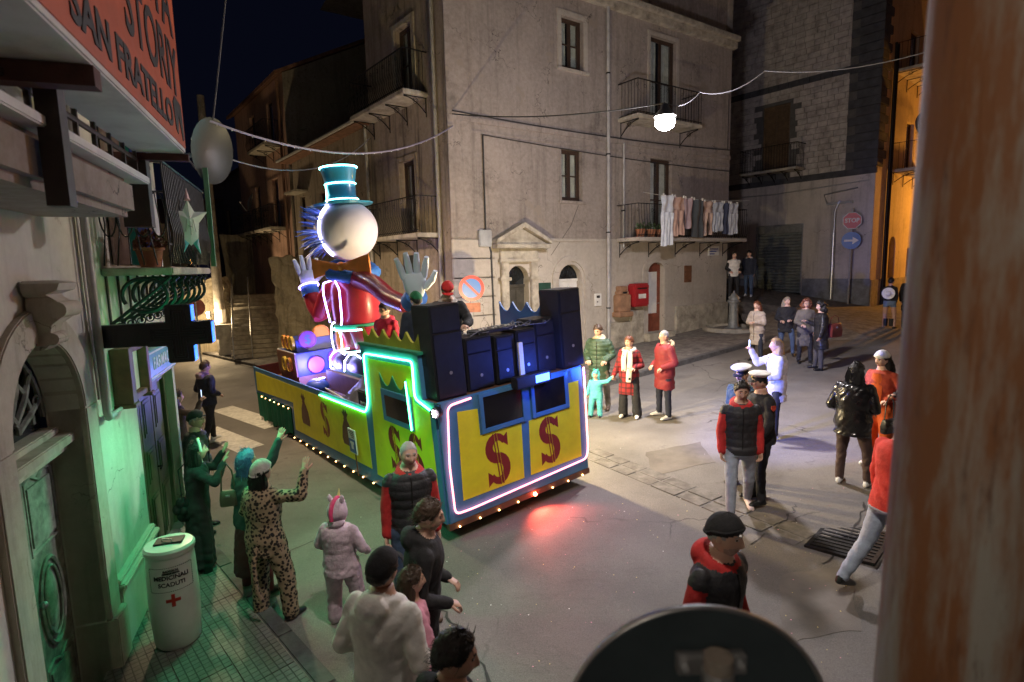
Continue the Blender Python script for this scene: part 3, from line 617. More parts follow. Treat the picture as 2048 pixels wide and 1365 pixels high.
part('wall', [P_OCH], RH, lambda b: wall(b,0,20,-1,11,[(3,4.1,4.6,6.6),(8,9.1,4.6,6.6),(3,4.2,.8,3.1),(8,9.2,.6,2.9),(13,14.1,4.4,6.4)],0,.25))
for a in ((3,4.1,4.6,6.6),(8,9.1,4.6,6.6),(13,14.1,4.4,6.4)): window(RH,*a)
for a in ((3,4.2,.8,3.1),(8,9.2,.6,2.9)): part('door', WOOD, RH, lambda b: b.box(a[0],a[1],.2,.25,a[2],a[3]))
part('cornice', STONE, RH, lambda b: b.box(-.2,20,-.3,.2,11,11.3))
part('end_wall', [P_OCH], RH, lambda b: b.add([(0,0,-1),(0,10,-1),(0,10,11),(0,0,11)],[(0,1,2,3)]))
LH = thing('left_house', 'long low rendered house closing the far left street', 'house', frame((-42,29.5), 80.0))
part('wall', [P_OCH], LH, lambda b: wall(b,0,24,-4,6.5,[(4,5.1,2,4),(10,11.1,2,4),(16,17.1,2,4),(20,21.2,-1.5,1.2)],0,.25))
for a in ((4,5.1,2,4),(10,11.1,2,4),(16,17.1,2,4)): window(LH,*a)
part('door', WOOD, LH, lambda b: b.box(20,21.2,.2,.25,-1.5,1.2)); part('roof', mat('roof_tile',(.22,.11,.07),.85,.4,5,.4,30), LH, lambda b: b.add([(-.3,-.4,6.4),(24.3,-.4,6.4),(24.3,5,8.4),(-.3,5,8.4)],[(0,1,2,3)]))
# ================================================================ pharmacy house (left)
P_B3 = plaster('ivory_render', (.56,.53,.45), (.25,.21,.16), .5, .35, expose=(.36,.31,.25))
PH = thing('pharmacy_house', 'ivory rendered pharmacy house with arched portal, green door and iron balcony', 'house', B3)
zc = 3.03
part('wall', [P_B3], PH, lambda b: (wall(b,-9.5,1.68,-.5,8.2,[(-3.13,-1.87,-.3,zc,1),(-.28,1.55,-.3,2.19),(-.55,.95,3.62,6.0)],0,.24), b.add([(1.68,0,-.5),(1.68,9,-.5),(1.68,9,8.2),(1.68,0,8.2)],[(0,1,2,3)])))
SUR = plaster('stone_surround', (.44,.39,.31), (.15,.12,.09), .8, .6)
r0 = .63
part('portal_surround', SUR, PH, lambda b: (b.loft([[(-2.5-r*math.cos(a),yy,2.40+r*math.sin(a)) for r, yy in ((r0,.235),(r0,-.05),(r0+.25,-.05),(r0+.25,.01))] for a in np.linspace(0,math.pi,21)]), b.box(-1.87,-1.62,-.05,.235,.45,2.40), b.box(-3.38,-3.13,-.05,.235,.45,2.40), b.box(-1.87,-1.58,-.09,.235,-.3,.448), b.box(-3.42,-3.13,-.09,.235,-.3,.448)), bevel=.01)
part('keystone', SUR, PH, lambda b: (b.loft([[(-2.5+s*w,-.02,z),(-2.5+s*w*.9,-.02-d,z)][::1] + [(-2.5-s*w*.9,-.02-d,z),(-2.5-s*w,-.02,z)] for s in (1,) for w, d, z in ((.10,.05,2.98),(.12,.10,3.02),(.10,.16,3.06),(.09,.10,3.10),(.11,.12,3.16),(.14,.2,3.22),(.15,.22,3.30),(.13,.14,3.36),(.17,.12,3.38),(.19,.2,3.41),(.19,.22,3.46),(.15,.1,3.48))]), b.cyl((-2.66,-.2,3.27),(-2.34,-.2,3.27),.06,n=14), b.cyl((-2.6,-.13,3.06),(-2.4,-.13,3.06),.045,n=12)), smooth=40)
DOORW = mat('weathered_door', (.24,.24,.20), .75, .45, 7, .4, 40, dirt=.7, dcol=(.07,.06,.05))
pd = part('portal_door', DOORW, PH, lambda b: (b.box(-3.13,-2.505,.24,.29,-.2,2.05), b.box(-2.495,-1.87,.24,.29,-.2,2.05), b.box(-2.53,-2.47,.215,.25,-.2,2.05)), bevel=.006)
part('transom', SUR, pd, lambda b: (b.box(-3.16,-1.85,.12,.3,2.05,2.12), b.box(-3.16,-1.85,.06,.3,2.121,2.2), b.box(-3.13,-1.87,.16,.3,2.201,2.26)), bevel=.01)
def oval(b, cx, cz, rx, rz, y, r): b.tube([(cx+rx*math.cos(a), y, cz+rz*math.sin(a)) for a in np.linspace(0,2*math.pi,29)], r, 6)
for cx in (-2.81,-2.19):
    for z0, z1 in ((-.1,.42),(1.38,1.95)): part('panel_moulding', DOORW, pd, lambda b: (b.box(cx-.2,cx+.2,.222,.25,z0+.05,z1-.05), b.tube([(cx-.24,.235,z0),(cx+.24,.235,z0),(cx+.24,.235,z1),(cx+.12,.235,z1+.03),(cx,.235,z1-.03),(cx-.12,.235,z1+.03),(cx-.24,.235,z1),(cx-.24,.235,z0)], .016, 6)), smooth=40)
    part('medallion', DOORW, pd, lambda b: (oval(b,cx,.9,.2,.36,.235,.02), oval(b,cx,.9,.15,.29,.228,.012), b.sph((cx,.25,.9),(.12,.03,.25),14,8)), smooth=50)
part('door_handle', GALV, pd, lambda b: (b.sph((-2.43,.2,.98),.03,10,6), b.cyl((-2.43,.25,.98),(-2.43,.2,.98),.012,n=8)))
fan = part('fanlight', DOORW, PH, lambda b: ([b.tube([(-2.5-.18*math.cos(a),.26,2.3+.14*math.sin(a)),(-2.5-.35*math.cos(a+.08),.24,2.36+.33*math.sin(a)),(-2.5-.6*math.cos(a),.26,2.4+.6*math.sin(a))], .026, 6) for a in np.linspace(.2,math.pi-.2,7)], [b.tube([(-2.5-q*math.cos(a),.25,2.4*(1-0)-.1*(1-q)+q*math.sin(a)) for a in np.linspace(0,math.pi,17)], .02, 6) for q in (.18,.42,.6)], [b.tube([(-2.5-(.50+.05*math.cos(k))*math.cos(a),.24,2.4+(.50+.05*math.cos(k))*math.sin(a)+.03*math.sin(k)) for k in np.linspace(0,6.3,10)], .008, 5) for a in np.linspace(.25,math.pi-.25,8)]), smooth=40)
part('fanlight_glass', glassy('dark_glass'), fan, lambda b: b.prism([(-2.5-.62*math.cos(a), 2.4+.62*math.sin(a)) for a in np.linspace(0,math.pi,15)]+[(-1.88,2.2),(-3.12,2.2)], .285, .295))
part('dado', P_B3, PH, lambda b: (b.box(-1.58,-.3,-.06,.01,-.3,.58), b.box(-1.6,-.29,-.10,.01,.581,.63), b.prism([(-1.6,.631),(-.29,.631),(-.29,.68),(-1.6,.68)],-.06,.01)), bevel=.012)
part('rain_pipe', mat('grey_pipe',(.40,.39,.38),.5,.2,5,.1,40), PH, lambda b: (b.tube([(-1.46,-.07,8),(-1.46,-.07,2.26),(-1.42,-.07,2.2),(-1.3,-.07,2.2)], .035, 10), b.tube([(-1.58,-.05,8),(-1.55,-.05,2.4)], .012, 6), b.tube([(-1.4,-.06,2.2),(-.9,-.06,2.19),(-.35,-.06,2.24)], .02, 8)), smooth=40)
# pharmacy door
GD = mat('olive_door', (.09,.10,.055), .45, .3, 5, .2, 40)
gdo = part('pharmacy_door', GD, PH, lambda b: (b.box(-.28,-.18,.1,.2,-.1,2.19), b.box(1.45,1.55,.1,.2,-.1,2.19), b.box(-.18,1.45,.1,.2,2.08,2.19), [b.box(x,x+.52,.14,.19,-.1,2.08) for x in (-.175,.36,.91)]), bevel=.006)
for x in (-.175,.36,.91):
    for z0, z1 in ((.0,.75),(.85,1.35),(1.45,2.0)): part('panel', GD, gdo, lambda b: (b.box(x+.09,x+.43,.128,.145,z0+.04,z1-.04), b.box(x+.13,x+.39,.118,.13,z0+.08,z1-.08)), bevel=.006)
part('handle', IRON, gdo, lambda b: b.tube([(.85,.13,1.0),(.85,.08,1.0),(.78,.08,.99)], .012, 8))
TEAL = mat('teal_sign', (.02,.30,.26), .35, .15, 4, 0)
fs = thing('pharmacy_sign', 'teal and white panel sign above the pharmacy door', 'sign', B3)
part('panel', TEAL, fs, lambda b: b.box(.0,1.35,-.1,-.003,2.27,2.62), bevel=.006); part('border', WHITE, fs, lambda b: (b.box(.02,1.33,-.106,-.1005,2.58,2.6), b.box(.02,1.33,-.106,-.1005,2.29,2.31)))
text_part('FARMACIA', .2, WHITE, fs, face_M(.675,-.103,2.445), bold=.004, sx=1.05)
sc = thing('display_case', 'brown wooden display case mounted on the wall beside the green door', 'display case', B3)
part('frame', WOOD, sc, lambda b: (b.box(-1.0,-.86,-.17,-.003,2.22,2.78), b.box(-.36,-.26,-.17,-.003,2.22,2.78), b.box(-.86,-.36,-.15,-.003,2.22,2.28), b.box(-.86,-.36,-.15,-.003,2.72,2.78), b.box(-1.02,-.84,-.19,-.003,2.18,2.219), b.box(-.38,-.24,-.19,-.003,2.18,2.219)), bevel=.006)
part('notice', WHITE, sc, lambda b: b.box(-.86,-.36,-.08,-.06,2.28,2.72))
# pharmacy cross: LED display, dark on the near face at this instant, green on the far face
CRB = mat('black_cross', (.012,.014,.014), .35, .2, 6, .05)
cr = thing('pharmacy_cross', 'black pharmacy cross light box projecting from the wall with glowing blue edges', 'pharmacy cross', B3)
X0, X1 = -1.42, -1.24; yc, zc2 = -.71, 2.94
cross = [(-.62,.115),(-.62+.0,.115)]
def crosspoly(a, w): return [(-w,-a),(w,-a),(w,-w),(a,-w),(a,w),(w,w),(w,a),(-w,a),(-w,w),(-a,w),(-a,-w),(-w,-w)]
MY = Matrix(((0,1,0,0),(1,0,0,0),(0,0,1,0),(0,0,0,1)))   # poly x -> frame y
def crp(b, a, w, x0, x1): 
    P = crosspoly(a, w); n = len(P)
    b.add([(x, yc+p[0], zc2+p[1]) for x in (x0, x1) for p in P], [tuple(range(n)), tuple(range(2*n-1,n-1,-1))]+[(i,(i+1)%n,(i+1)%n+n,i+n) for i in range(n)])
part('housing', CRB, cr, lambda b: crp(b,.275,.11,X0,X1), bevel=.008)
for q in (.05,.075,.1): part('led_groove', mat('led_strip',(.02,.035,.035),.3,0,5,0), cr, lambda b: b.tube([(X0-.003,yc+p[0],zc2+p[1]) for p in crosspoly(.275-q*.8,.11-q)+[crosspoly(.275-q*.8,.11-q)[0]]], .004, 4))
BLUE = emit('blue_edge', (.02,.16,1.0), 2.2)
for y0, z0, z1 in ((yc-.275,zc2-.1,zc2+.1),(yc-.11,zc2+.12,zc2+.268),(yc-.11,zc2-.268,zc2-.12)): part('blue_edge', BLUE, cr, lambda b: b.box(X0+.015,X1-.015,y0-.004,y0-.001,z0,z1))
part('green_face', emit('green_led', (.02,1.0,.35), 5.0), cr, lambda b: crp(b,.26,.095,X1+.002,X1+.006))
part('arm', CRB, cr, lambda b: (b.box(-1.40,-1.26,-.44,-.03,2.84,3.05), b.box(-1.44,-1.22,-.03,0,2.8,2.84), b.box(-1.44,-1.22,-.03,0,3.06,3.1), b.box(-1.36,-1.3,-.03,0,2.84,3.06)), bevel=.006)
lamp_light('cross_glow', cr, T(X1+.3,-1.15,zc2-.3) @ Matrix.Rotation(R_(12),4,'Y'), 95, (.08,1.0,.42), .2, 'SPOT', (R_(150),.5))
# balcony with scrolled brackets
part('balcony_slab', STONE, PH, lambda b: b.box(-.95,1.45,-.62,0,3.5,3.58), bevel=.012)
IRB = mat('blue_black_iron', (.02,.024,.026), .45, .3, 10, .1, 60, .5)
part('balcony_railing', IRB, PH, lambda b: (bars(b,-.92,1.42,-.6,3.62,4.6,.085,.007,.05), [b.tube([(x,-.6+.57*k/5,3.6),(x-(.06 if x<0 else -.06)*math.sin(k*1.3),-.6+.57*k/5+.05*math.sin(k),4.0),(x,-.6+.57*k/5,4.6)], .007, 6) for x in (-.92,1.42) for k in range(6)],
    b.box(-.94,1.44,-.62,-.58,4.6,4.62), b.box(-.94,-.90,-.58,0,4.6,4.62), b.box(1.40,1.44,-.58,0,4.6,4.62), b.box(-.94,1.44,-.61,-.59,3.68,3.70), b.box(-.94,1.44,-.61,-.59,3.80,3.82),
    [b.tube([(-.92+.0, -.6+.57*(k+.5)/4+.07*math.cos(a), 4.1+.22*math.sin(a)) for a in np.linspace(0,6.283,18)], .008, 5) for k in range(4)], [b.tube([(-.8+.26*k,-.605,3.7),(-.67+.26*k,-.605,3.8),(-.54+.26*k,-.605,3.7)], .006, 5) for k in range(8)]))
for i in range(7):
    x = -.88+i*.37
    part('scroll_bracket', IRB, PH, lambda b: (b.tube([(x,-.34+.2*math.cos(a),3.3+.17*math.sin(a)) for a in np.linspace(-.5,5.4,24)], .02, 7), b.tube([(x,-.58,3.48),(x,-.45,3.36),(x,-.25,3.2),(x,-.1,3.08),(x,-.02,3.02)], .017, 7), b.tube([(x,-.02,3.5),(x,-.02,2.96)], .014, 6), b.tube([(x,-.1+.06*math.cos(a)*(1-a/14),3.0+.06*math.sin(a)*(1-a/14)) for a in np.linspace(0,11,24)], .008, 5), b.tube([(x,-.5+.07*math.cos(a)*(1-a/14),3.4+.07*math.sin(a)*(1-a/14)) for a in np.linspace(0,11,24)], .009, 5)))
bd = part('balcony_door', WHITE, PH, lambda b: (b.box(-.55,-.45,.1,.18,3.62,6.0), b.box(.85,.95,.1,.18,3.62,6.0), b.box(.15,.25,.1,.18,3.62,6.0)))
part('pane', glassy('dark_glass'), bd, lambda b: b.box(-.45,.85,.15,.16,3.62,6.0))
def drape(b, x0, x1, y, z0, z1, k=9, amp=.03):
    n = 36; P = [(x0+(x1-x0)*i/n, y+amp*math.sin(i*k/n*6.28)) for i in range(n+1)]
    b.add([(x,yy,z) for z in (z0,(z0+z1)/2,z1) for x,yy in P], [(j*(n+1)+i,j*(n+1)+i+1,(j+1)*(n+1)+i+1,(j+1)*(n+1)+i) for j in (0,1) for i in range(n)])
for x0, x1, c in ((-.6,-.15,(.42,.32,.28)),(-.15,.2,(.03,.22,.18)),(.35,1.0,(.03,.05,.22))):
    part('door_curtain', mat('drape_%.2f' % c[2], c, .85, .25, 5, .3, 40), PH, lambda b: drape(b,x0,x1,-.05,3.62,5.7), smooth=60)
POT = mat('terracotta', (.30,.12,.06), .8, .3, 6, .2, 40); LEAF = mat('leaf_green', (.05,.085,.03), .6, .4, 9, 0); DRY = mat('dry_leaf', (.14,.05,.03), .7, .4, 9, 0)
def leaves(b, c, r, n, s, mi=0):
    for i in range(n):
        d = rng.normal(size=3); d /= np.linalg.norm(d); p = Vector(c)+Vector((d[0]*r[0],d[1]*r[1],abs(d[2])*r[2]))*rng.uniform(.4,1)
        M_ = Matrix.Translation(p) @ Vector((rng.normal(),rng.normal(),rng.normal()+.5)).to_track_quat('Z','Y').to_matrix().to_4x4()
        b.add([M_ @ Vector(q) for q in ((-.3*s,0,0),(0,-.45*s,.1*s),(.35*s,0,0),(.9*s*0,.55*s,.06*s))], [(0,1,2,3)], mi)
def potplant(M, r, h, label, leafm, parent_group='balcony pot plants', n=90):
    t = thing('potted_plant', label, 'potted plant', M, parent_group)
    part('pot', POT, t, lambda b: b.lathe([(r*.7,0),(r*.95,h*.85),(r*1.08,h*.86),(r*1.08,h),(r*.9,h),(r*.88,h*.9)],16), smooth=35)
    part('foliage', leafm, t, lambda b: leaves(b,(0,0,h),(r*1.3,r*1.3,r*1.5),n,r*.55), fix=False); return t
potplant(B3 @ T(-.72,-.38,3.58), .13, .2, 'terracotta pot of dry reddish leaves on the scrolled iron balcony', DRY, None, 160)
for x, l in ((-1.25,'clay pot plant at the pipe end of the laundry balcony'),(-.75,'second clay pot plant from the pipe on the laundry balcony'),(-.3,'clay pot plant beside the hanging white trousers')):
    potplant(FR @ T(x,-.75,4.33), .16, .24, l, LEAF, None)
ln = thing('candle_lantern', 'small lit candle lantern on the iron balcony floor', 'lantern', B3 @ T(.75,-.5,3.58))
part('base', IRON, ln, lambda b: b.lathe([(.05,0),(.055,.02),(.04,.03),(.04,.05)],12)); part('flame', emit('flame',(1,.45,.12),14), ln, lambda b: b.lathe([(.004,.05),(.012,.07),(.008,.09),(.001,.11)],8)); part('cap', IRON, ln, lambda b: (b.lathe([(.05,.16),(.02,.19),(.005,.21)],12), [b.tube([(.045*math.cos(a),.045*math.sin(a),.04),(.045*math.cos(a),.045*math.sin(a),.16)],.004,5) for a in (0,1.57,3.14,4.71)]))
st = thing('star_decoration', 'white paper comet star hung on the iron balcony railing', 'decoration', B3 @ T(-.3,-.70,4.1,R_(-58)) @ Matrix.Scale(.68,4))
STW = mat('star_white', (.72,.76,.76), .5, .08, 5, 0); STT = mat('star_teal', (.08,.42,.50), .4, .1, 5, 0); STP = mat('star_pink', (.55,.30,.36), .5, .1, 5, 0)
def fold(b, P, c, d=.035): n = len(P); b.add([(p[0],0,p[1]) for p in P]+[(c[0],-d,c[1])], [(i,(i+1)%n,n) for i in range(n)]); b.add([(p[0],.004,p[1]) for p in P], [tuple(range(n))])
part('star', STW, st, lambda b: fold(b,[(0,.32),(.09,.13),(.3,.14),(.15,-.05),(.12,-.3),(0,-.42),(-.12,-.3),(-.15,-.05),(-.3,.14),(-.09,.13)],(0,0)))
part('tip', STP, st, lambda b: fold(b,[(0,.5),(.05,.3),(-.05,.3)],(0,.34),.02)); part('tail', STT, st, lambda b: (fold(b,[(-.12,-.3),(-.03,-.38),(-.14,-.56)],(-.09,-.4),.02), fold(b,[(.12,-.3),(.03,-.38),(.14,-.56)],(.09,-.4),.02)))
part('drawing', mat('ink',(.2,.22,.24),.6,0,5,0), st, lambda b: [b.tube([(x0,-.03,z0),(x1,-.032,z1)],.004,4) for x0,z0,x1,z1 in ((-.05,.0,-.08,-.2),(.05,0,.08,-.2),(0,.05,0,-.25),(-.03,-.1,.03,-.12))])
sd = thing('satellite_dish', 'large grey satellite dish on a green post at the balcony corner', 'satellite dish', B3 @ T(1.5,-.66,3.6))
part('post', mat('green_post',(.12,.25,.16),.5,.2,5,.1), sd, lambda b: b.box(-.03,.03,-.03,.03,0,1.35)); dish(sd, T(.12,-.1,1.6,R_(150),R_(-8)), .42, mat('dark_dish',(.035,.04,.042),.45,.15,4,0))
# overhanging upper slab and railing near the camera
ub = thing('upper_balcony', 'brown rendered balcony slab with white edge and dark railing posts overhead', 'balcony', B3)
part('slab', [plaster('brown_slab',(.30,.25,.20),(.12,.10,.08),.6,.4)], ub, lambda b: b.box(-9.5,-2.25,-.66,.0,3.95,4.24), bevel=.05)
part('edge_strip', WHITE, ub, lambda b: b.box(-9.5,-2.0,-.72,.0,4.242,4.30), bevel=.008)
part('railing', mat('dark_brown_metal',(.05,.035,.028),.5,.3,6,.1), ub, lambda b: (b.box(-9.5,-1.6,-.66,-.62,4.9,4.95), b.box(-9.5,-1.6,-.65,-.63,4.42,4.45), [b.box(x,x+.025,-.65,-.625,4.302,4.9) for x in np.arange(-9.4,-1.7,.32)]))
[part('post', mat('dark_brown_metal',(.05,.035,.028),.5,.3,6,.1), ub, lambda b: b.box(*q)) for q in ((-4.0,-3.9,-.78,-.68,3.86,4.62),(-1.98,-1.86,-.7,-.5,3.9,4.5))]
# orange shop sign
OR = mat('orange_sign', (.56,.095,.02), .5, .12, 4, .05, 40, dirt=.2, dcol=(.4,.1,.04)); INK = mat('sign_black', (.012,.011,.012), .5, .1, 5, 0)
sg = thing('shop_sign', 'orange light box sign with black hand-painted lettering fixed above the balcony', 'sign', B3)
part('box', WHITE, sg, lambda b: b.box(-8.2,-1.98,-1.0,-.62,4.5,6.25), bevel=.01)
part('face', OR, sg, lambda b: b.box(-8.17,-2.0,-1.006,-.999,4.54,6.22)); [part('end_bracket', mat('rust_bar',(.10,.035,.025),.7,.3,8,.2), sg, lambda b: b.box(*q)) for q in ((-2.0,-1.95,-1.02,-.4,4.44,4.495),(-4.2,-4.1,-1.0,-.1,4.4,4.495))]
for s, x, z, h, kx in (('SAN FRATELLO',-2.42,4.69,.26,1.15),('STORIY',-2.10,5.07,.53,.82),('VITA',-2.13,5.55,.6,.85)):
    text_part(s, h, INK, sg, face_M(x,-1.009,z), bold=.008, sx=kx, align='RIGHT')
part('mark', INK, sg, lambda b: b.prism([(-2.38,4.82),(-2.3,4.88),(-2.08,4.86),(-2.05,4.60),(-2.1,4.58),(-2.2,4.76),(-2.27,4.6),(-2.33,4.62)],-1.011,-1.007))
# ================================================================ steps, walls, pole and cabinets of the left street
ROUGH = plaster('rough_masonry', (.36,.30,.20), (.10,.08,.055), .9, 1.0, expose=(.24,.20,.14), bump=1.0)
sta = thing('stone_steps', 'flight of worn stone steps with iron handrails climbing between walls', 'steps', T(-10.6,23.6,gz(-10.6,23.6)+.1,R_(24)))
for i in range(15): part('step', mat('step_stone',(.28,.25,.20),.9,.3,5,.4,30,dirt=.4), sta, lambda b: b.box(-1.05,1.05,i*.3,i*.3+.34 if i < 14 else 6.5,0 if i == 0 else (i-1)*.165,(i+1)*.165-.003), bevel=.015)
for x in (-.95,-.25): part('handrail', GALV, sta, lambda b: (b.tube([(x,-.1,.95),(x,4.2,3.2),(x,4.6,3.3)], .022, 8), b.tube([(x,-.1,0),(x,-.1,.95)], .022, 8), b.tube([(x,2.2,1.1),(x,2.2,2.15)], .02, 8), b.tube([(x,4.2,2.2),(x,4.2,3.2)], .02, 8), b.tube([(x,-.1,.5),(x,4.2,2.75)], .014, 8)))
def rough_wall(name, label, poly, Y, th, rz=0):
    """irregular masonry mass: outline in photo pixels standing at distance Y, with real thickness"""
    P = [at_y(u, v, Y) for u, v in poly]; o = P[0]; b = MB()
    b.prism([(p[0]-o[0], p[2]-o[2]) for p in P], 0, th)
    w = b.build(name, [ROUGH], M=T(o[0],o[1],o[2],rz)); bm = bmesh.new(); bm.from_mesh(w.data)
    bmesh.ops.triangulate(bm, faces=bm.faces); bmesh.ops.subdivide_edges(bm, edges=bm.edges, cuts=5, use_grid_fill=True)
    for v in bm.verts: v.co += Vector((math.sin(v.co.z*9+v.co.x*5), math.sin(v.co.x*7+v.co.z*4.3), math.sin(v.co.y*6+v.co.x*8)))*.05+Vector(rng.normal(0,.018,3))
    bm.to_mesh(w.data); bm.free(); tag(w, label, 'wall'); return w
rough_wall('ruined_wall', 'crumbling pale masonry wall end at the right of the steps', [(537,516),(583,512),(598,548),(606,580),(618,592),(624,640),(640,668),(655,730),(560,735),(556,640),(549,590)], 23.4, 1.3)
rough_wall('retaining_wall', 'low stone retaining wall behind the lamp pole and cabinets', [(180,560),(345,562),(443,556),(450,600),(470,622),(492,650),(505,735),(180,715)], 26.9, .8)
rough_wall('retaining_wall', 'dark masonry bank rising above the top of the steps', [(440,470),(560,470),(580,560),(560,640),(470,640)], 31.0, 1.0)
lp = thing('lamp_pole', 'tall concrete utility pole with a small floodlight beside the retaining wall', 'pole', T(-13.42,26.2,gz(-13.42,26.2)))
part('shaft', CONC, lp, lambda b: b.cyl((0,0,0),(0,0,11.5),.24,.15,n=16), smooth=40)
part('notice', WHITE, lp, lambda b: b.lathe([(.245,1.5),(.243,2.1)],16,cap=False))
part('floodlight', IRON, lp, lambda b: (b.box(-.36,-.22,-.5,-.3,1.75,2.05), b.tube([(-.2,0,1.9),(-.3,-.3,1.9)],.02,6)), bevel=.01)
part('lens', emit('warm_lens',(1,.72,.36),30), lp, lambda b: b.box(-.35,-.23,-.506,-.5,1.78,2.02))
lamp_light('floodlight_beam', lp, T(-.3,-.62,1.9), 420, (1,.74,.42), .12)
cb = thing('utility_cabinet', 'pair of pale plastic utility cabinets on flared pedestals by the pole', 'utility cabinet', T(-12.45,25.35,gz(-12.45,25.35)+.1,R_(15)))
CBM = mat('cabinet_grey', (.46,.43,.37), .6, .12, 5, .1, 40, dirt=.3)
for x in (-.36,.36):
    part('cabinet', CBM, cb, lambda b: (b.box(x-.33,x+.33,-.18,.18,.7,1.35), b.box(x-.29,x+.29,-.195,-.18,.74,1.31)), bevel=.015); part('pedestal', CBM, cb, lambda b: b.loft([[(x+a*w,c*d,z) for a,c in ((-1,-1),(1,-1),(1,1),(-1,1))] for w,d,z in ((.3,.2,0),(.24,.15,.3),(.24,.15,.698))]), bevel=.01)
rs = thing('round_sign', 'rusty red back of a round road sign by the retaining wall', 'road sign', T(-11.4,20.6,gz(-11.4,20.6)))
part('post', GALV, rs, lambda b: b.cyl((0,0,0),(0,0,2.9),.03,n=8)); part('disc', mat('rust_red',(.22,.05,.03),.7,.4,6,.2,40), rs, lambda b: b.cyl((-.03,.02,2.55),(-.045,.045,2.55),.32,n=26), M=Matrix.Identity(4), smooth=30)
# sodium street lamp in the alley
al = thing('alley_lamp', 'orange sodium street lamp on a wall bracket in the alley', 'street lamp', AL @ T(8.6,0,6.0))
part('bracket', IRON, al, lambda b: b.tube([(0,0,0),(0,-1.0,.35),(0,-2.0,.35)],.03,8)); part('head', GALV, al, lambda b: b.box(-.12,.12,-2.5,-2.0,.3,.42), bevel=.02); part('diffuser', emit('sodium',(1,.45,.06),40), al, lambda b: b.box(-.1,.1,-2.45,-2.05,.26,.298))
lamp_light('sodium_light', al, T(0,-2.3,.1), 2000, (1,.40,.05), .15)
# main white street lamp hung across the junction
LX, LY, LZ = at_y(1330,245,11.3)
ml = thing('street_lamp', 'bright white street lamp hanging from a cable over the junction', 'street lamp', T(LX,LY,LZ))
part('housing', GALV, ml, lambda b: b.lathe([(.03,.34),(.06,.32),(.1,.24),(.2,.14),(.21,.10)],20), smooth=40); part('diffuser', emit('white_lamp',(1,.97,.92),50), ml, lambda b: b.sph((0,0,0),(.19,.19,.15),18,12), smooth=60)
lamp_light('street_light', ml, T(0,0,-.2), 1080, (1,.91,.90), .2, 'SPOT', (R_(165),.6)); lamp_light('street_glow', ml, T(0,0,-.24), 560, (.96,.90,1.0), .2)
l2 = at_y(404,290,13.2)
ll = thing('street_lamp', 'warm street lamp hanging over the left street behind the dish', 'street lamp', T(*l2))
part('housing', GALV, ll, lambda b: b.lathe([(.03,.34),(.06,.32),(.1,.24),(.2,.14),(.21,.10)],20), smooth=40); part('diffuser', emit('warm_lamp',(1,.78,.5),60), ll, lambda b: b.sph((0,0,0),(.15,.15,.11),18,12), smooth=60)
lamp_light('warm_street_light', ll, T(0,0,-.2), 950, (1,.74,.45), .2, 'SPOT', (R_(174),.6))
def cable(label, pts, r, m, bulbs=0, name='cable'):
    t = thing(name, label, 'cable', Matrix.Identity(4)); part('wire', m, t, lambda b: b.tube(pts, r, 6))
    for i in range(bulbs): q = pts[int((i+.5)*len(pts)/bulbs)]; part('bulb', WHITE, t, lambda b: b.lathe([(.004,0),(.009,-.02),(.003,-.035)],8,q))
    return t
cor = FR @ Vector((-7.55,-.12,7.4))
cable('dark cable from the corner house to the hanging street lamp', sag(cor,(LX,LY,LZ+.35),.15,20), .014, CABLE)
cable('white cable swinging from the street lamp to the right side of the street', sag((LX+.05,LY,LZ+.34),at_y(1400,185,11.0),.12,10)+sag(at_y(1400,185,11.0),at_y(1530,142,10),.15,14)[1:]+sag(at_y(1530,142,10),at_y(2080,20,7.5),.25,20)[1:], .008, PALECABLE)
cable('thick pale festoon cable from the dish balcony to the corner house', sag(at_y(418,242,8.2),cor+Vector((0,0,-.3)),.55,60), .018, mat('festoon',(.2,.19,.27),.5,.1,5,0), 24, 'festoon_cable')
cable('thin drooping wire under the festoon cable', sag(at_y(458,318,9.5),at_y(738,278,16.0),.45,24), .012, PALECABLE)
cable('thin wire dropping from the rooftops to the dish', sag(at_y(426,240,8.2),at_y(455,-40,9.0),.02,8), .010, PALECABLE)
# wall-mounted and pavement things by the corner house
pb = thing('post_box', 'red wall-mounted post box beside the brown glazed door', 'post box', FR)
part('body', mat('post_red',(.34,.02,.025),.35,.15,4,.05), pb, lambda b: b.box(-1.08,-.36,-.36,-.004,2.08,2.84), bevel=.05); part('slot', INK, pb, lambda b: b.box(-.95,-.5,-.366,-.35,2.66,2.70)); part('hood', mat('post_red',(.34,.02,.025),.35,.15,4,.05), pb, lambda b: b.box(-1.0,-.45,-.40,-.362,2.71,2.74)); part('plate', WHITE, pb, lambda b: b.box(-.9,-.55,-.366,-.361,2.35,2.5))
sb = thing('stone_box', 'brown stone wall box with stepped top next to the red post box', 'wall box', FR)
part('body', mat('brown_stone',(.30,.17,.10),.8,.3,5,.4,30), sb, lambda b: (b.box(-1.72,-1.18,-.3,-.004,1.95,2.5), b.box(-1.66,-1.24,-.27,-.004,2.5,2.62), b.box(-1.62,-1.28,-.25,-.004,2.621,2.78), b.box(-1.78,-1.12,-.36,-.004,1.78,1.949)), bevel=.025); part('niche', INK, sb, lambda b: b.box(-1.55,-1.35,-.275,-.262,2.54,2.60))
mt = thing('intercom', 'pale intercom box beside the drainpipe', 'intercom', FR)
part('body', WHITE, mt, lambda b: b.box(-2.56,-2.28,-.06,-.004,2.18,2.58), bevel=.01); part('grille', INK, mt, lambda b: (b.box(-2.5,-2.36,-.064,-.06,2.44,2.52), b.box(-2.48,-2.44,-.064,-.06,2.3,2.34)))
tl = thing('street_tile', 'small white and blue ceramic street name tile under the laundry balcony', 'tile sign', FR)
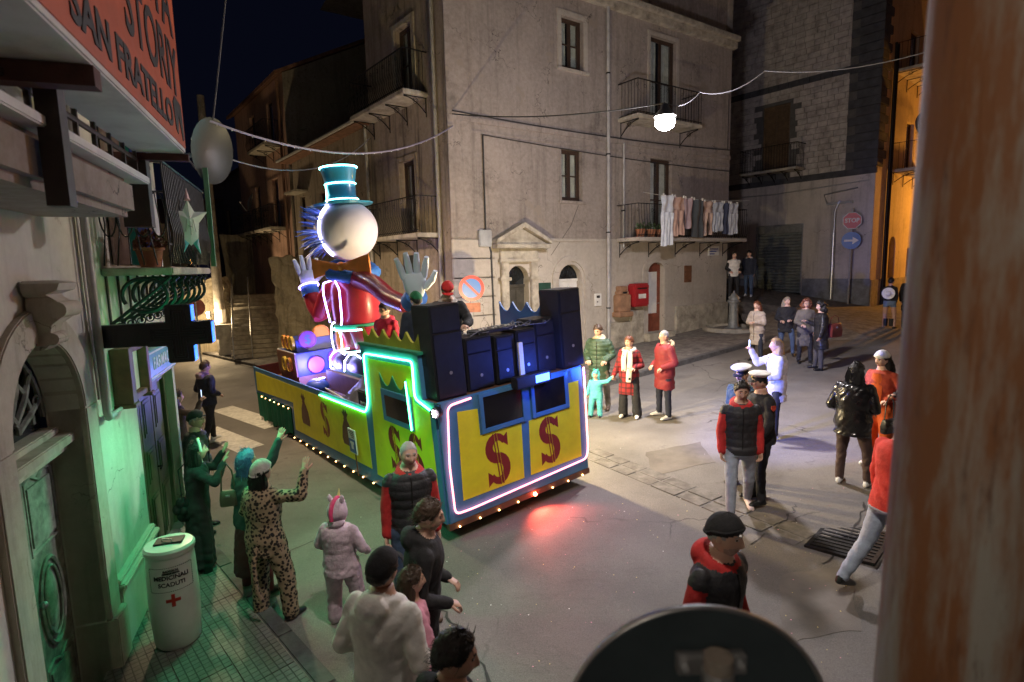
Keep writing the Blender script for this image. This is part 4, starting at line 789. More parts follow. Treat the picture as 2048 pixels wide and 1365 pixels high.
part('tile', WHITE, tl, lambda b: b.box(3.2,3.85,-.03,-.004,3.72,4.07), bevel=.004); [part('text_row', mat('tile_blue',(.05,.08,.3),.4,.1,5,0), tl, lambda b: b.box(3.28,3.78-.1*k,-.034,-.0302,3.95-.09*k,3.99-.09*k)) for k in range(3)]
fo = thing('street_fountain', 'grey cast-iron fountain post with domed cap on a round stone basin', 'fountain', T(7.95,20.3,gz(7.95,20.3)+.05))
part('post', mat('fountain_grey',(.24,.25,.25),.5,.25,6,.2,40,.3), fo, lambda b: b.lathe([(.3,0),(.3,.1),(.2,.14),(.17,.3),(.15,.9),(.17,1.0),(.22,1.04),(.22,1.1),(.17,1.13),(.15,1.22),(.08,1.33),(.03,1.38),(.035,1.42),(0.01,1.45)],20), smooth=35)
part('spout', GALV, fo, lambda b: b.tube([(0,-.15,.8),(0,-.3,.8),(0,-.33,.74)],.025,8)); part('basin', STONE, fo, lambda b: b.lathe([(1.0,0),(1.05,.03),(1.05,.16),(.93,.17),(.9,.06),(.02,.05)],28), smooth=35)
BLU = mat('sign_blue', (.01,.10,.36), .35, .1, 4, 0); SRED = mat('sign_red', (.45,.02,.02), .35, .1, 4, 0)
npk = at_y(943,577,13.3)
ns = thing('no_parking_sign', 'round blue and red no-parking sign on a post with rusty plate below', 'road sign', T(npk[0],npk[1],gz(npk[0],npk[1])+.1,R_(12)))
zs = npk[2]-gz(npk[0],npk[1])-.1
def discp(b, r, y, z=0, n=30, y2=None): b.cyl((0,y,z),(0,y2 if y2 is not None else y-.004,z),r,n=n)
part('post', GALV, ns, lambda b: b.cyl((0,.03,0),(0,.03,zs+.3),.03,n=10))
part('disc', SRED, ns, lambda b: discp(b,.30,0,zs,y2=-.008)); part('blue_field', BLU, ns, lambda b: discp(b,.225,-.0085,zs,y2=-.011)); part('red_bar', SRED, ns, lambda b: b.obox(T(0,-.0125,zs,0,0,R_(45)),.46,.003,.055)); part('plate', mat('rust_plate',(.26,.10,.06),.7,.4,8,.2), ns, lambda b: b.box(-.2,.2,-.008,0,zs-.56,zs-.34), bevel=.003)
ss = thing('stop_sign', 'red octagonal stop sign above a blue arrow disc on a wall-side post', 'road sign', B2 @ T(-.62,-.4,0,R_(18)))
part('post', GALV, ss, lambda b: b.cyl((0,.03,1.4),(0,.03,5.5),.035,n=10))
part('octagon', WHITE, ss, lambda b: b.prism([(.36*math.cos(a),5.02+.36*math.sin(a)) for a in (math.pi/8+math.pi/4*k for k in range(8))],-.01,0)); part('red_field', SRED, ss, lambda b: b.prism([(.33*math.cos(a),5.02+.33*math.sin(a)) for a in (math.pi/8+math.pi/4*k for k in range(8))],-.014,-.0105))
text_part('STOP', .235, WHITE, ss, face_M(0,-.017,5.02), bold=.006, sx=.9)
part('arrow_disc', BLU, ss, lambda b: b.cyl((0,0,4.22),(0,-.01,4.22),.35,n=30)); part('arrow', WHITE, ss, lambda b: b.prism([(-.25,4.18),(.05,4.18),(.05,4.07),(.27,4.22),(.05,4.37),(.05,4.26),(-.25,4.26)],-.016,-.0105))
# laundry
def garment(name, label, x, w, ztop, zbot, col, kind='trousers', z0=0):
    t = thing(name, label, 'laundry', FR, 'laundry on the balcony line'); mm = mat('cloth_'+name+'_%.2f%.2f' % (x, w), col, .9, .15, 7, .3, 50)
    y = -1.08
    def sheet(b, xa, xb, za, zb, xa2=None, xb2=None):
        xa2 = xa if xa2 is None else xa2; xb2 = xb if xb2 is None else xb2; n, k = 14, 14; V = []
        for j in range(k+1):
            f = j/k; l = xa+(xa2-xa)*f; r = xb+(xb2-xb)*f
            for i in range(n+1):
                g_ = i/n; V.append((l+(r-l)*g_+.008*math.sin(f*7+g_*3), y+.028*math.sin(g_*9+x*7+f*1.5)+.018*math.sin(f*8+g_*4), za+(zb-za)*f+.012*math.sin(g_*11)))
        F = [(j*(n+1)+i,j*(n+1)+i+1,(j+1)*(n+1)+i+1,(j+1)*(n+1)+i) for j in range(k) for i in range(n)]
        b.add(V, F); b.add([(p[0], p[1]+.03, p[2]) for p in V], F)
    if kind == 'trousers':
        zm = ztop-(ztop-zbot)*.33; part('waist', mm, t, lambda b: sheet(b,x,x+w,ztop,zm), smooth=60, fix=False)
        part('leg', mm, t, lambda b: sheet(b,x,x+w*.49,zm,zbot,x-.02,x+w*.40), smooth=60, fix=False); part('leg', mm, t, lambda b: sheet(b,x+w*.5,x+w,zm,zbot+.04,x+w*.58,x+w+.01), smooth=60, fix=False)
    else: part('cloth', mm, t, lambda b: sheet(b,x,x+w,ztop,zbot,x+.02,x+w-.02), smooth=60, fix=False)
    for q in (x+.04, x+w-.04): part('peg', WHITE, t, lambda b: b.box(q-.01,q+.01,y-.03,y+.02,ztop-.03,ztop+.05))
for a in (('trousers','pair of white trousers hanging longest on the line',-.62,.5,5.62,4.02,(.66,.70,.78)),('trousers','salmon pink trousers next to the white pair on the line',-.08,.52,5.6,4.35,(.52,.34,.28)),('blouse','mauve top between pink trousers and dark grey cloth',.46,.4,5.58,4.6,(.42,.32,.35),'top'),
          ('towel','dark grey towel hanging on the balcony line',.9,.52,5.56,4.32,(.075,.085,.095),'top'),('trousers','beige pink trousers right of the dark grey towel',1.46,.5,5.52,4.38,(.50,.36,.30)),('shorts','pale grey sports trousers with black knee bands',2.0,.5,5.52,4.5,(.45,.48,.55)),('blouse','navy patterned top between two pale garments',2.54,.34,5.52,4.45,(.05,.06,.11),'top'),('trousers','light grey trousers at the far end of the line',2.92,.44,5.52,4.42,(.48,.50,.56))):
    garment(*a)
cable('laundry line strung in front of the balcony', [FR @ Vector(p) for p in sag((-1.5,-1.07,5.66),(4.1,-1.07,5.66),.1,20)], .006, WHITE)
# medicine bin
bn = thing('medicine_bin', 'white cylindrical bin for expired medicines standing by the wall', 'bin', T(-3.28,5.08,gz(-3.28,5.08)+.1,R_(-8)))
BW = mat('bin_white', (.70,.69,.66), .35, .05, 4, .03, 60, dirt=.2, dcol=(.5,.47,.42))
part('body', BW, bn, lambda b: b.lathe([(.175,0),(.195,.03),(.212,.3),(.215,.5),(.207,.8),(.200,.93)],40), smooth=40)
part('lid', BW, bn, lambda b: b.lathe([(.21,.915),(.216,.935),(.216,.965),(.20,.985),(.01,1.0)],40), smooth=35)
part('hatch', INK, bn, lambda b: b.obox(T(0,.01,1.0,R_(25)),.24,.15,.02), bevel=.006); part('hatch_handle', GALV, bn, lambda b: b.tube([(-.05,-.02,1.0),(-.05,-.02,1.03),(.05,-.02,1.03),(.05,-.02,1.0)],.006,6))
def wrap(o, r, a0):
    for v in o.data.vertices: a = a0+v.co.x/r; z = v.co.y; d = r+v.co.z; v.co = (d*math.sin(a), -d*math.cos(a), z)
    o.matrix_local = Matrix.Identity(4)
A0 = R_(38)
for s, h, z, bo in (('MEDICINALI',.055,.735,.0008),('SCADUTI',.055,.668,.0008),('RACCOLTA',.024,.80,.001),('DIFFERENZIATA',.020,.775,.001)):
    q = text_part(s,h,INK,bn,Matrix.Identity(4),bold=bo,ext=.002); 
    for v in q.data.vertices: v.co.y += z
    wrap(q,.2125,A0)
CRED = mat('cross_red',(.42,.03,.02),.5,.1,5,0)
q = MB()
for k in range(12): q.box(-.06+k*.01,-.05+k*.01,.50,.53,-.0015,.0025)
for k in range(3): q.box(-.015+k*.01,-.005+k*.01,.455,.575,-.0018,.0028)
wrap(q.build('red_cross',CRED,bn),.2155,A0)
b = MB()
for k in range(22): b.box(-.19+k*.0175,-.19+k*.0175+.010,.83,.835,-.001,.001); b.box(-.19+k*.0175,-.19+k*.0175+.010,.60,.605,-.001,.001)
for k in range(12): b.box(-.195,-.190,.61+k*.0185,.62+k*.0185,-.001,.001); b.box(.190,.195,.61+k*.0185,.62+k*.0185,-.001,.001)
wrap(b.build('dashed_frame',INK,bn),.2135,A0)
# ================================================================ foreground post and sign back
def rustmat():
    m, t, p, vec = mat_base('rusty_painted_steel')
    v2 = mapping(t, vec, (5,5,.7)); c = mixc(t, ramp_(t, noise_(t, v2, 1.6, 8, .7), .42, .56), (.26,.25,.22), (.19,.08,.03))
    c = mixc(t, ramp_(t, noise_(t, v2, 4.5, 8, .75), .55, .68), c, (.08,.035,.018)); c = mixc(t, ramp_(t, noise_(t, mapping(t, vec, (9,9,.3)), 2.0, 6, .7), .6, .75), c, (.30,.28,.24))
    t.links.new(c, p.inputs['Base Color']); p.inputs['Roughness'].default_value = .7
    b = nd(t, 'ShaderNodeBump'); b.inputs['Strength'].default_value = .5; b.inputs['Distance'].default_value = .006; t.links.new(noise_(t, v2, 14, 6), b.inputs['Height']); t.links.new(b.outputs[0], p.inputs['Normal']); return m
RUST = rustmat()
wlt = thing('wall_lantern', 'warm wall lantern on the house beside the photographer', 'lantern', B3 @ T(-9.0,0,4.75))
part('bracket', IRON, wlt, lambda b: b.tube([(0,0,0),(0,-.12,.08),(0,-.22,.05)],.012,6)); part('cage', IRON, wlt, lambda b: (b.lathe([(.02,.1),(.1,.0),(.1,-.02)],8,(0,-.22,0)), b.lathe([(.09,-.24),(.07,-.26),(.01,-.27)],8,(0,-.22,0)))); part('glass', emit('lantern_glass',(1,.75,.45),9), wlt, lambda b: b.lathe([(.075,-.025),(.08,-.23)],8,(0,-.22,0)))
lamp_light('lantern_light', wlt, T(0,-.5,-.12), 95, (1,.86,.70), .08)
pc = at_y(1990,682,1.15)
pp = thing('rusty_pole', 'thick rusty painted steel pole close to the lens', 'pole', T(pc[0]-.055,pc[1],gz(pc[0],pc[1]),0,0,R_(.9)))
part('shaft', RUST, pp, lambda b: b.cyl((0,0,0),(0,0,8),.155,n=40), smooth=40)
part('clamp_band', GALV, pp, lambda b: b.lathe([(.157,5.4),(.162,5.41),(.162,5.45),(.157,5.46)],40,cap=False))
part('lamp_arm', RUST, pp, lambda b: b.tube([(0,0,7.9),(-.3,.5,8.2),(-.6,1.2,8.25)],.03,8)); part('lamp_head', GALV, pp, lambda b: b.box(-.75,-.5,1.1,1.7,8.2,8.32), bevel=.03); part('lamp_lens', emit('warm_lamp2',(1,.85,.66),40), pp, lambda b: b.box(-.72,-.53,1.15,1.65,8.17,8.198))
_pl = lamp_light('pole_light', pp, T(-.62,1.4,8.1) @ Matrix.Rotation(R_(34),4,'X') @ Matrix.Rotation(R_(-4),4,'Y'), 1200, (1,.90,.80), .16, 'SPOT', (R_(72),.8))
cc = at_y(1392,1462,1.16)
rb = thing('sign_back', 'dark metal back of a round road sign on a clamped post below the lens', 'road sign', T(cc[0],cc[1],gz(cc[0],cc[1]),0,0))
zz = cc[2]-gz(cc[0],cc[1]); DK = mat('sign_back_grey', (.055,.075,.085), .45, .2, 4, .06, 60, .3)
part('disc', DK, rb, lambda b: (b.lathe([(.01,0),(.292,0),(.298,.004),(.30,.014),(.296,.018),(.01,.018)],64)), M=T(0,0,zz,0,R_(-90)), smooth=30)
part('rim', GALV, rb, lambda b: b.tube([(.3*math.cos(a),0,zz+.3*math.sin(a)) for a in np.linspace(0,6.2832,73)],.006,6), smooth=60)
part('post', CONC, rb, lambda b: b.cyl((.02,-.07,0),(.02,-.07,zz+.235),.03,n=20), smooth=40)
part('clamp', GALV, rb, lambda b: (b.cyl((.02,-.07,zz+.17),(.02,-.07,zz+.205),.034,n=20), b.box(-.055,.095,-.038,-.012,zz+.165,zz+.21), b.cyl((-.04,-.06,zz+.188),(-.04,-.005,zz+.188),.008,n=8), b.cyl((.08,-.06,zz+.188),(.08,-.005,zz+.188),.008,n=8)), bevel=.003)
# ================================================================ carnival float (local: x across the back, y towards its front, z up from the road)
FO = gp(901,1048,.25); FO = Vector((FO[0],FO[1],FO[2]-.25))
_n = Vector((-GA,-GB,1)).normalized(); a_ = R_(52.5); _ex = Vector((math.sin(a_),math.cos(a_),GA*math.sin(a_)+GB*math.cos(a_))).normalized(); _ey = _n.cross(_ex)
FM = Matrix.Identity(4)
for i in range(3): FM[i][0] = _ex[i]; FM[i][1] = _ey[i]; FM[i][2] = _n[i]; FM[i][3] = FO[i]
FLT = thing('carnival_float', 'yellow and blue carnival float with dollar signs, neon outlines and a low decked trailer', 'carnival float', FM)
YEL = mat('float_yellow', (.80,.73,.02), .55, .10, 3, .2, 25, dirt=.15, dcol=(.6,.5,.03)); BLB = mat('float_blue', (.055,.19,.38), .55, .12, 3, .12, 40, dirt=.12, dcol=(.04,.12,.2)); BRN = mat('float_brown', (.13,.06,.035), .65, .25, 5, .2, 40)
MAR = mat('maroon_red', (.24,.018,.018), .55, .12, 5, 0); BAG = mat('bag_brown', (.17,.085,.05), .65, .2, 6, 0); BLK2 = mat('matt_black', (.012,.012,.013), .6, .2, 6, .1, 60)
GRN = mat('green_cloth', (.01,.14,.075), .8, .2, 5, .3, 40); GRP = mat('float_green', (.02,.22,.13), .5, .15, 4, .05)
NPINK = emit('pink_neon', (1,.24,.28), 4.5); NGREEN = emit('green_neon', (.08,1,.34), 14); NWHITE = emit('white_neon', (.62,.6,1), 14); NCYAN = emit('cyan_neon', (.25,1,.95), 12); NVIO = emit('violet_neon', (.42,.3,1), 12); WARM = emit('warm_bulb', (1,.5,.16), 14)
def yz(poly, x0, x1):      # polygon in (y,z) extruded along x
    b = MB(); n = len(poly); b.add([(x0,p[0],p[1]) for p in poly]+[(x1,p[0],p[1]) for p in poly], [tuple(range(n)), tuple(range(2*n-1,n-1,-1))]+[(i,(i+1)%n,(i+1)%n+n,i+n) for i in range(n)]); return b
def mside(poly, x, m, name, d=.004): return yz(poly, x-d, x).build(name, m, FLT)
part('back_panel', BLB, FLT, lambda b: b.box(0,2.40,-.03,.0,.25,1.80), bevel=.006)
part('yellow_panel', YEL, FLT, lambda b: b.prism([(.26,1.63),(.56,1.60),(.56,1.25),(1.23,1.24),(1.20,.48),(.22,.49)],-.035,-.0305)); part('yellow_panel', YEL, FLT, lambda b: b.prism([(1.36,1.24),(2.11,1.24),(2.11,1.6),(2.32,1.6),(2.28,.47),(1.32,.48)],-.035,-.0305))
for x0, x1 in ((.58,1.32),(1.42,2.10)):
    o = part('window_frame', BLB, FLT, lambda b: (b.box(x0,x0+.06,-.06,-.031,1.26,1.78), b.box(x1-.06,x1,-.06,-.031,1.26,1.78), b.box(x0+.06,x1-.06,-.06,-.031,1.26,1.32), b.box(x0+.06,x1-.06,-.06,-.031,1.73,1.78)), bevel=.004)
    part('pane', glassy('tinted_pane',(.006,.006,.008),.12), o, lambda b: b.box(x0+.06,x1-.06,-.045,-.0365,1.32,1.73))
def dollar(parent, M, h, m):
    """fat serif dollar: stroked S, two wedge serifs, two slanted bars"""
    pts = []; 
    for t_ in np.linspace(0,1,25):
        a = R_(30)+t_*R_(240) if t_ <= .5 else None
        if t_ <= .5: a = R_(25)+R_(245)*(t_*2); pts.append((.2*math.cos(a), .22+.2*math.sin(a)))
        else: a = R_(90)-R_(245)*((t_-.5)*2); pts.append((.2*math.cos(a), -.20+.22*math.sin(a)))
    b = MB(); P = [Vector(p) for p in pts]; L, Rr = [], []
    for i, p in enumerate(P):
        d = (P[min(i+1,len(P)-1)]-P[max(i-1,0)]).normalized(); n = Vector((-d.y,d.x)); w = .055+.045*math.sin(math.pi*i/(len(P)-1))
        L.append(p+n*w); Rr.append(p-n*w)
    for i in range(len(P)-1): b.prism([tuple(L[i]),tuple(L[i+1]),tuple(Rr[i+1]),tuple(Rr[i])],-.003,0)
    b.prism([(.10,.34),(.27,.46),(.27,.20),(.19,.26)],-.0035,-.0005); b.prism([(-.10,-.36),(-.28,-.48),(-.27,-.20),(-.19,-.26)],-.0035,-.0005)
    o = b.build('dollar_sign', m, parent, M=M @ Matrix.Diagonal((h*.92,1,h,1)), fix=True)
    for x in (-.035,.035): part('dollar_bar', m, o, lambda b: b.prism([(x-.05-.012,.5),(x-.05+.012,.5),(x+.05+.012,-.5),(x+.05-.012,-.5)],-.0065,-.004))
    for x in (-.012,.058): part('bar_highlight', YEL, o, lambda b: b.prism([(x-.05,.5),(x-.045,.5),(x+.055,-.5),(x+.05,-.5)],-.0068,-.0045))
    return o
dollar(FLT, T(.80,-.0355,.87), .70, MAR); dollar(FLT, T(1.70,-.0355,.88), .68, MAR)
part('bottom_trim', BRN, FLT, lambda b: b.box(-.02,2.42,-.035,.03,.17,.249)); 
BM = MB().sph((0,0,0),.012,8,6).build('bulb', WARM, FLT, M=T(.12,-.05,.19)); RB = emit('red_bulb',(1,.12,.06),90)
for x in (.43,.73,1.05,1.67,1.97,2.26): copy_part(BM, FLT, T(x,-.05,.19))
part('red_lamp', RB, FLT, lambda b: b.sph((1.35,-.05,.2),.025,8,6))
for k in range(11): copy_part(BM, FLT, T(-.05,2.15+k*.4,.20-(k*.4)*.03))
for k in range(8): copy_part(BM, FLT, T(-.06,6.25+k*.36,.70-k*.012))
lamp_light('red_lamp_light', FLT, T(1.35,-.12,.24) @ Matrix.Rotation(R_(-52),4,'X'), 75, (1,.10,.06), .04, 'SPOT', (R_(125),.6)); 
def neon(name, pts, m, r=.013): return part(name, m, FLT, lambda b: b.tube(pts, r, 6, cap=True), smooth=60)
def rnd(P, k=4):      # round the corners of a polyline
    out = [Vector(P[0])]
    for i in range(1,len(P)-1):
        p, q, s = Vector(P[i-1]), Vector(P[i]), Vector(P[i+1]); d = min((p-q).length,(s-q).length,.16)*.5
        a, c = q+(p-q).normalized()*d, q+(s-q).normalized()*d
        out += [a*(1-t_)**2+q*2*t_*(1-t_)+c*t_**2 for t_ in np.linspace(0,1,k+1)]
    return out+[Vector(P[-1])]
neon('pink_neon_tube', rnd([(.46,-.06,1.765),(.12,-.06,1.74),(.06,-.06,1.0),(.07,-.06,.37),(.30,-.06,.36),(2.36,-.06,.42),(2.40,-.06,.6),(2.42,-.06,1.78)]), NPINK)
# left side: rail, tower, window
mside([(2.05,1.40),(8.95,1.30),(9.02,.60),(6.10,.74),(6.2,.10),(2.05,.2)], .0, BLB, 'side_rail_panel', .03); mside([(2.14,1.30),(8.75,1.20),(8.85,.72),(5.92,.87),(6.02,.28),(2.17,.42)], -.031, YEL, 'yellow_panel')
mside([(0,.25),(2.049,.2),(2.049,2.36),(.28,2.36),(.28,1.80),(0,1.80)], .0, BLB, 'tower_panel', .03); mside([(.12,.42),(1.98,.38),(1.80,2.18),(.48,2.2),(.5,1.74),(.12,1.66)], -.031, YEL, 'yellow_panel')
part('tower_body', BLB, FLT, lambda b: (b.box(0,.10,.28,2.049,1.801,2.36), b.box(0,.5,1.85,2.05,1.0,2.36), b.box(0,.5,.3,.4,1.81,2.3)))
part('tower_cap', GRP, FLT, lambda b: b.box(-.05,.3,.24,2.09,2.361,2.40), bevel=.006)
cw = [(2.02,2.40)]; 
for k in range(5):
    c = 1.86-k*.345; cw += [(c+.17-.34*t_, 2.62-.13*math.sin(math.pi*t_)+(.0)) for t_ in np.linspace(0,1,7)]
cw += [(.30,2.40)]
mside(cw, .06, mat('crown_yellow_green',(.36,.34,.03),.5,.25,3,.1,40), 'crown_board', .03)
o = yz([(.56,1.34),(1.44,1.34),(1.44,1.80),(.56,1.80)], -.06, -.0355).build('tower_window_frame', BLB, FLT, bevel=.005); yz([(.66,1.42),(1.33,1.42),(1.33,1.72),(.66,1.72)], -.064, -.0605).build('pane', glassy('tinted_pane'), o)
mside([(1.43,1.801)]+[(1.44-.40*t_, 2.02-.17*math.sin(math.pi*t_)) for t_ in np.linspace(0,1,8)]+[(1.04-.40*t_, 2.02-.17*math.sin(math.pi*t_)) for t_ in np.linspace(0.1,1,8)]+[(.58,1.801)], -.0355, GRP, 'window_crown', .012)
RY = Matrix.Rotation(math.pi/2, 4, 'Z').inverted()   # x of the sign runs along -y (so it reads from outside)
def SM(y, z, x=-.036): return T(x,y,z) @ Matrix(((0,1,0,0),(-1,0,0,0),(0,0,1,0),(0,0,0,1)))
dollar(FLT, SM(1.22,.95), .68, MAR); dollar(FLT, SM(.60,.97), .68, MAR); dollar(FLT, SM(4.05,.86), .66, mat('rust_dollar',(.28,.06,.035),.55,.2,5,0))
for y, z in ((5.2,.84),(3.03,.9)):
    w = .22; P = [(-w*.9,-.30),(w*.9,-.30),(w*1.08,-.18),(w*.95,-.02),(w*.6,.09),(w*.33,.14),(w*.28,.19),(w*.62,.27),(w*.42,.25),(w*.2,.33),(0,.26),(-w*.2,.33),(-w*.42,.25),(-w*.62,.27),(-w*.28,.19),(-w*.33,.13),(-w*.8,.0),(-w*1.08,-.2)]
    o = part('money_bag', BAG, FLT, lambda b: b.prism(P,-.004,0), M=SM(y,z)); part('bag_tie', BRN, o, lambda b: b.box(-w*.32,w*.32,-.007,-.0045,.145,.165))
neon('green_neon_tube', rnd([(-.05,4.13,1.30),(-.05,2.10,1.33),(-.05,1.96,1.5),(-.05,1.90,2.25),(-.05,.40,2.28),(-.05,.44,1.80),(-.05,.08,1.71)]), NGREEN)
neon('green_neon_tube', [(-.075,.6,2.0),(-.075,.58,1.36)], NGREEN, .011)
for k in range(22):     # green curtain folds over the wheel opening
    pass
part('wheel_curtain', GRN, FLT, lambda b: (lambda n: b.add([(-.03+.03*math.sin(i*1.1)+.015*math.sin(i*.43)-.02*f, 6.2+2.75*i/n, (.70-.006*i/n*3)*(1-f)+(.08+.06*math.sin(i*.35))*f) for f in (0,.5,1) for i in range(n+1)], [(j*(n+1)+i,j*(n+1)+i+1,(j+1)*(n+1)+i+1,(j+1)*(n+1)+i) for j in (0,1) for i in range(n)]))(60), smooth=60, fix=False)
isg = thing('notice_board', 'small blue and white information board leaning on the float side', 'notice board', FM @ T(-.10,2.63,.2))
part('board', WHITE, isg, lambda b: b.box(-.02,0,-.14,.14,.38,.78), bevel=.004); part('blue_field', BLU, isg, lambda b: b.box(-.023,-.0205,-.13,.13,.40,.62)); part('emblem', WHITE, isg, lambda b: (b.box(-.026,-.0235,-.04,.04,.46,.54), b.box(-.026,-.0235,-.07,.07,.54,.58))); part('text_rows', INK, isg, lambda b: [b.box(-.0235,-.0205,-.1,.1-.03*k,.74-.03*k,.75-.03*k) for k in range(4)]); part('stake', WOOD, isg, lambda b: b.box(0.001,.015,-.012,.012,0,.5))
# trailer, deck, inner walls, far side
part('deck', BRN, FLT, lambda b: b.box(.001,2.40,.001,8.9,.92,1.0)); part('chassis', BLK2, FLT, lambda b: (b.box(.25,2.15,.15,8.6,.45,.9), b.box(.9,1.5,8.6,9.6,.5,.62)))
for x in (.18,2.0):
    for y in (1.4,6.9,7.8): part('wheel', mat('tyre',(.015,.015,.015),.8,.2,8,.3), FLT, lambda b: (b.cyl((x,y,.34),(x+.22,y,.34),.34,n=24), b.cyl((x-.005,y,.34),(x+.225,y,.34),.16,n=16)), smooth=35)
part('rear_platform', BRN, FLT, lambda b: b.box(.0,2.45,.001,.95,1.74,1.799)); part('far_rail', BLB, FLT, lambda b: (b.box(2.40,2.43,0,8.95,.2,1.35), b.box(2.40,2.43,.0,2.0,1.351,1.8))); part('front_board', mat('maroon_board',(.16,.035,.03),.6,.2,4,.1), FLT, lambda b: b.box(0,2.40,8.9,8.94,.25,1.30)); part('inner_wall', mat('maroon_board',(.16,.035,.03),.6,.2,4,.1), FLT, lambda b: (b.box(.002,.02,2.06,8.9,1.001,1.29), b.box(2.37,2.398,2.06,8.9,1.001,1.30)))
part('wave_board', mat('wave_blue',(.03,.12,.34),.5,.2,3,.05), FLT, lambda b: yz_into(b, 2.16))if False else None
wv = [(1.75,1.8)]
for k in range(4): wv += [(1.75-k*.36-.36*t_, 2.72-.16*math.sin(math.pi*t_)) for t_ in np.linspace(0,1,7)]
wv += [(.31,1.8)]; mside(wv, 2.36, mat('wave_blue',(.03,.12,.34),.5,.2,3,.05), 'wave_board', .03)
ld = thing('stage_light', 'small LED stage light glowing white on the rear corner of the float', 'stage light', FM @ T(-.02,-.06,1.70))
part('housing', BLK2, ld, lambda b: (b.cyl((-.06,-.02,0),(.02,.02,0),.065,n=18), b.tube([(0,-.07,.0),(.0,-.07,.1),(0,.07,.1),(0,.07,0)],.008,6)), smooth=35)
for k in range(7): a = k*1.047; part('led', emit('led_white',(1,.85,1),40), ld, lambda b: b.sph((-.066,-.025+(.035*math.cos(a) if k<6 else 0),(.035*math.sin(a) if k<6 else 0)),.011,8,5))
bl = thing('led_bar', 'black LED light bar hung on the float between the two dark windows', 'stage light', FM @ T(1.38,-.11,1.82))
part('housing', BLK2, bl, lambda b: b.box(-.28,.32,-.07,.07,-.08,.07), bevel=.015); part('lens', emit('blue_lens',(.05,.15,1),6), bl, lambda b: b.box(.04,.28,-.073,-.0705,-.05,.05))
lamp_light('blue_beam', bl, T(.3,-.34,.12), 24, (.05,.13,1), .05); lamp_light('blue_spot', bl, T(.34,-.1,.0) @ Matrix.Rotation(R_(-100),4,'Z') @ Matrix.Rotation(R_(84),4,'X'), 1500, (.08,.16,1), .05, 'SPOT', (R_(62),.6))
wl = thing('work_light', 'small warm work light on the far rail of the float', 'work light', FM @ T(2.46,1.9,1.82))
part('housing', BLK2, wl, lambda b: (b.box(-.05,.03,-.11,.11,.05,.2), b.box(-.02,.02,-.02,.02,0,.05)), bevel=.006); part('lens', emit('work_lens',(1,.85,.5),40), wl, lambda b: b.box(.0305,.034,-.09,.09,.07,.18))
lamp_light('work_beam', wl, T(.1,0,.13), 900, (1,.76,.40), .08)
vl = thing('stage_light', 'violet LED uplight on the float deck beside the giant figure', 'stage light', FM @ T(.75,6.35,1.01))
part('housing', BLK2, vl, lambda b: b.cyl((0,0,0),(0,0,.16),.09,n=16), smooth=35); part('lens', emit('violet_lens',(.3,.2,1),20), vl, lambda b: b.cyl((0,0,.161),(0,0,.165),.075,n=16))
lamp_light('violet_uplight', vl, T(-.1,.0,.4), 120, (.26,.22,1), .08)
# loudspeakers
CAB = mat('speaker_black', (.016,.017,.022), .38, .15, 8, .12, 120); GRI = mat('speaker_grille', (.022,.024,.034), .45, .2, 8, .35, 260, .5)
def speaker(x0, x1, y0, y1, z0, z1, label, tall=False):
    t = thing('loudspeaker', label, 'loudspeaker', FM @ T((x0+x1)/2,(y0+y1)/2,z0), 'loudspeakers stacked on the float'); w, d, h = (x1-x0)/2, (y1-y0)/2, z1-z0
    part('cabinet', CAB, t, lambda b: b.box(-w,w,-d,d,.012,h), bevel=.012)
    part('grille', GRI, t, lambda b: (b.box(-w+.02,w-.02,-d-.012,-d-.001,.03,h*.70), b.box(-w+.02,w-.02,-d-.012,-d-.001,h*.715,h-.025)), bevel=.006)
    part('badge', GALV, t, lambda b: b.cyl((0,-d-.013,h*.28),(0,-d-.018,h*.28),.022,n=16)); part('side_handle', INK, t, lambda b: b.box(-w-.003,-w-.0005,-.06,.06,h*.36,h*.46))
    for a in (-1,1):
        part('foot', BLK2, t, lambda b: b.box(a*w*.7-.02,a*w*.7+.02,-d*.8,d*.8,0,.0118))
    return t
speaker(.03,.46,.0,.44,1.80,2.96,'tall black loudspeaker on the green-lit rear corner of the float'); speaker(2.08,2.50,.0,.42,1.80,2.93,'tall black loudspeaker at the far rear corner by the wave board')
speaker(.52,.93,.06,.46,1.80,2.49,'mid-size loudspeaker next to the tall green-lit one'); speaker(.965,1.29,.04,.42,1.80,2.45,'small loudspeaker second in from the green-lit corner'); speaker(1.33,1.66,.05,.43,1.80,2.47,'small loudspeaker behind the upright white batten'); speaker(1.69,2.05,.10,.5,1.80,2.56,'taller mid loudspeaker beside the far tall one')
part('batten', WHITE, FLT, lambda b: b.box(1.29,1.36,-.04,-.005,1.81,2.32), bevel=.003)
b = MB()
for k in range(16):
    x, y = rng.uniform(.6,1.9), rng.uniform(.1,.4); P = [Vector((x,y,2.5))]
    for j in range(7): P.append(P[-1]+Vector((rng.normal(0,.09),rng.normal(0,.06),0))); P[-1].z = 2.50+abs(rng.normal(0,.03)); P[-1].x = min(2.0,max(.55,P[-1].x)); P[-1].y = min(.45,max(.05,P[-1].y))
    b.tube(P,.006,5)
tag(b.build('audio_cables', PALECABLE, M=FM), 'tangle of pale audio cables lying on the loudspeakers', 'cables')
mxr = thing('mixing_desk', 'flat mixing desk resting on top of the small loudspeakers', 'mixing desk', FM @ T(1.1,.25,2.47))
part('body', CAB, mxr, lambda b: b.box(-.32,.32,-.15,.15,.02,.07), bevel=.01); [part('fader', WHITE, mxr, lambda b: b.box(-.26+k*.07,-.24+k*.07,-.08+.03*(k%3),-.05+.03*(k%3),.07,.085)) for k in range(8)]
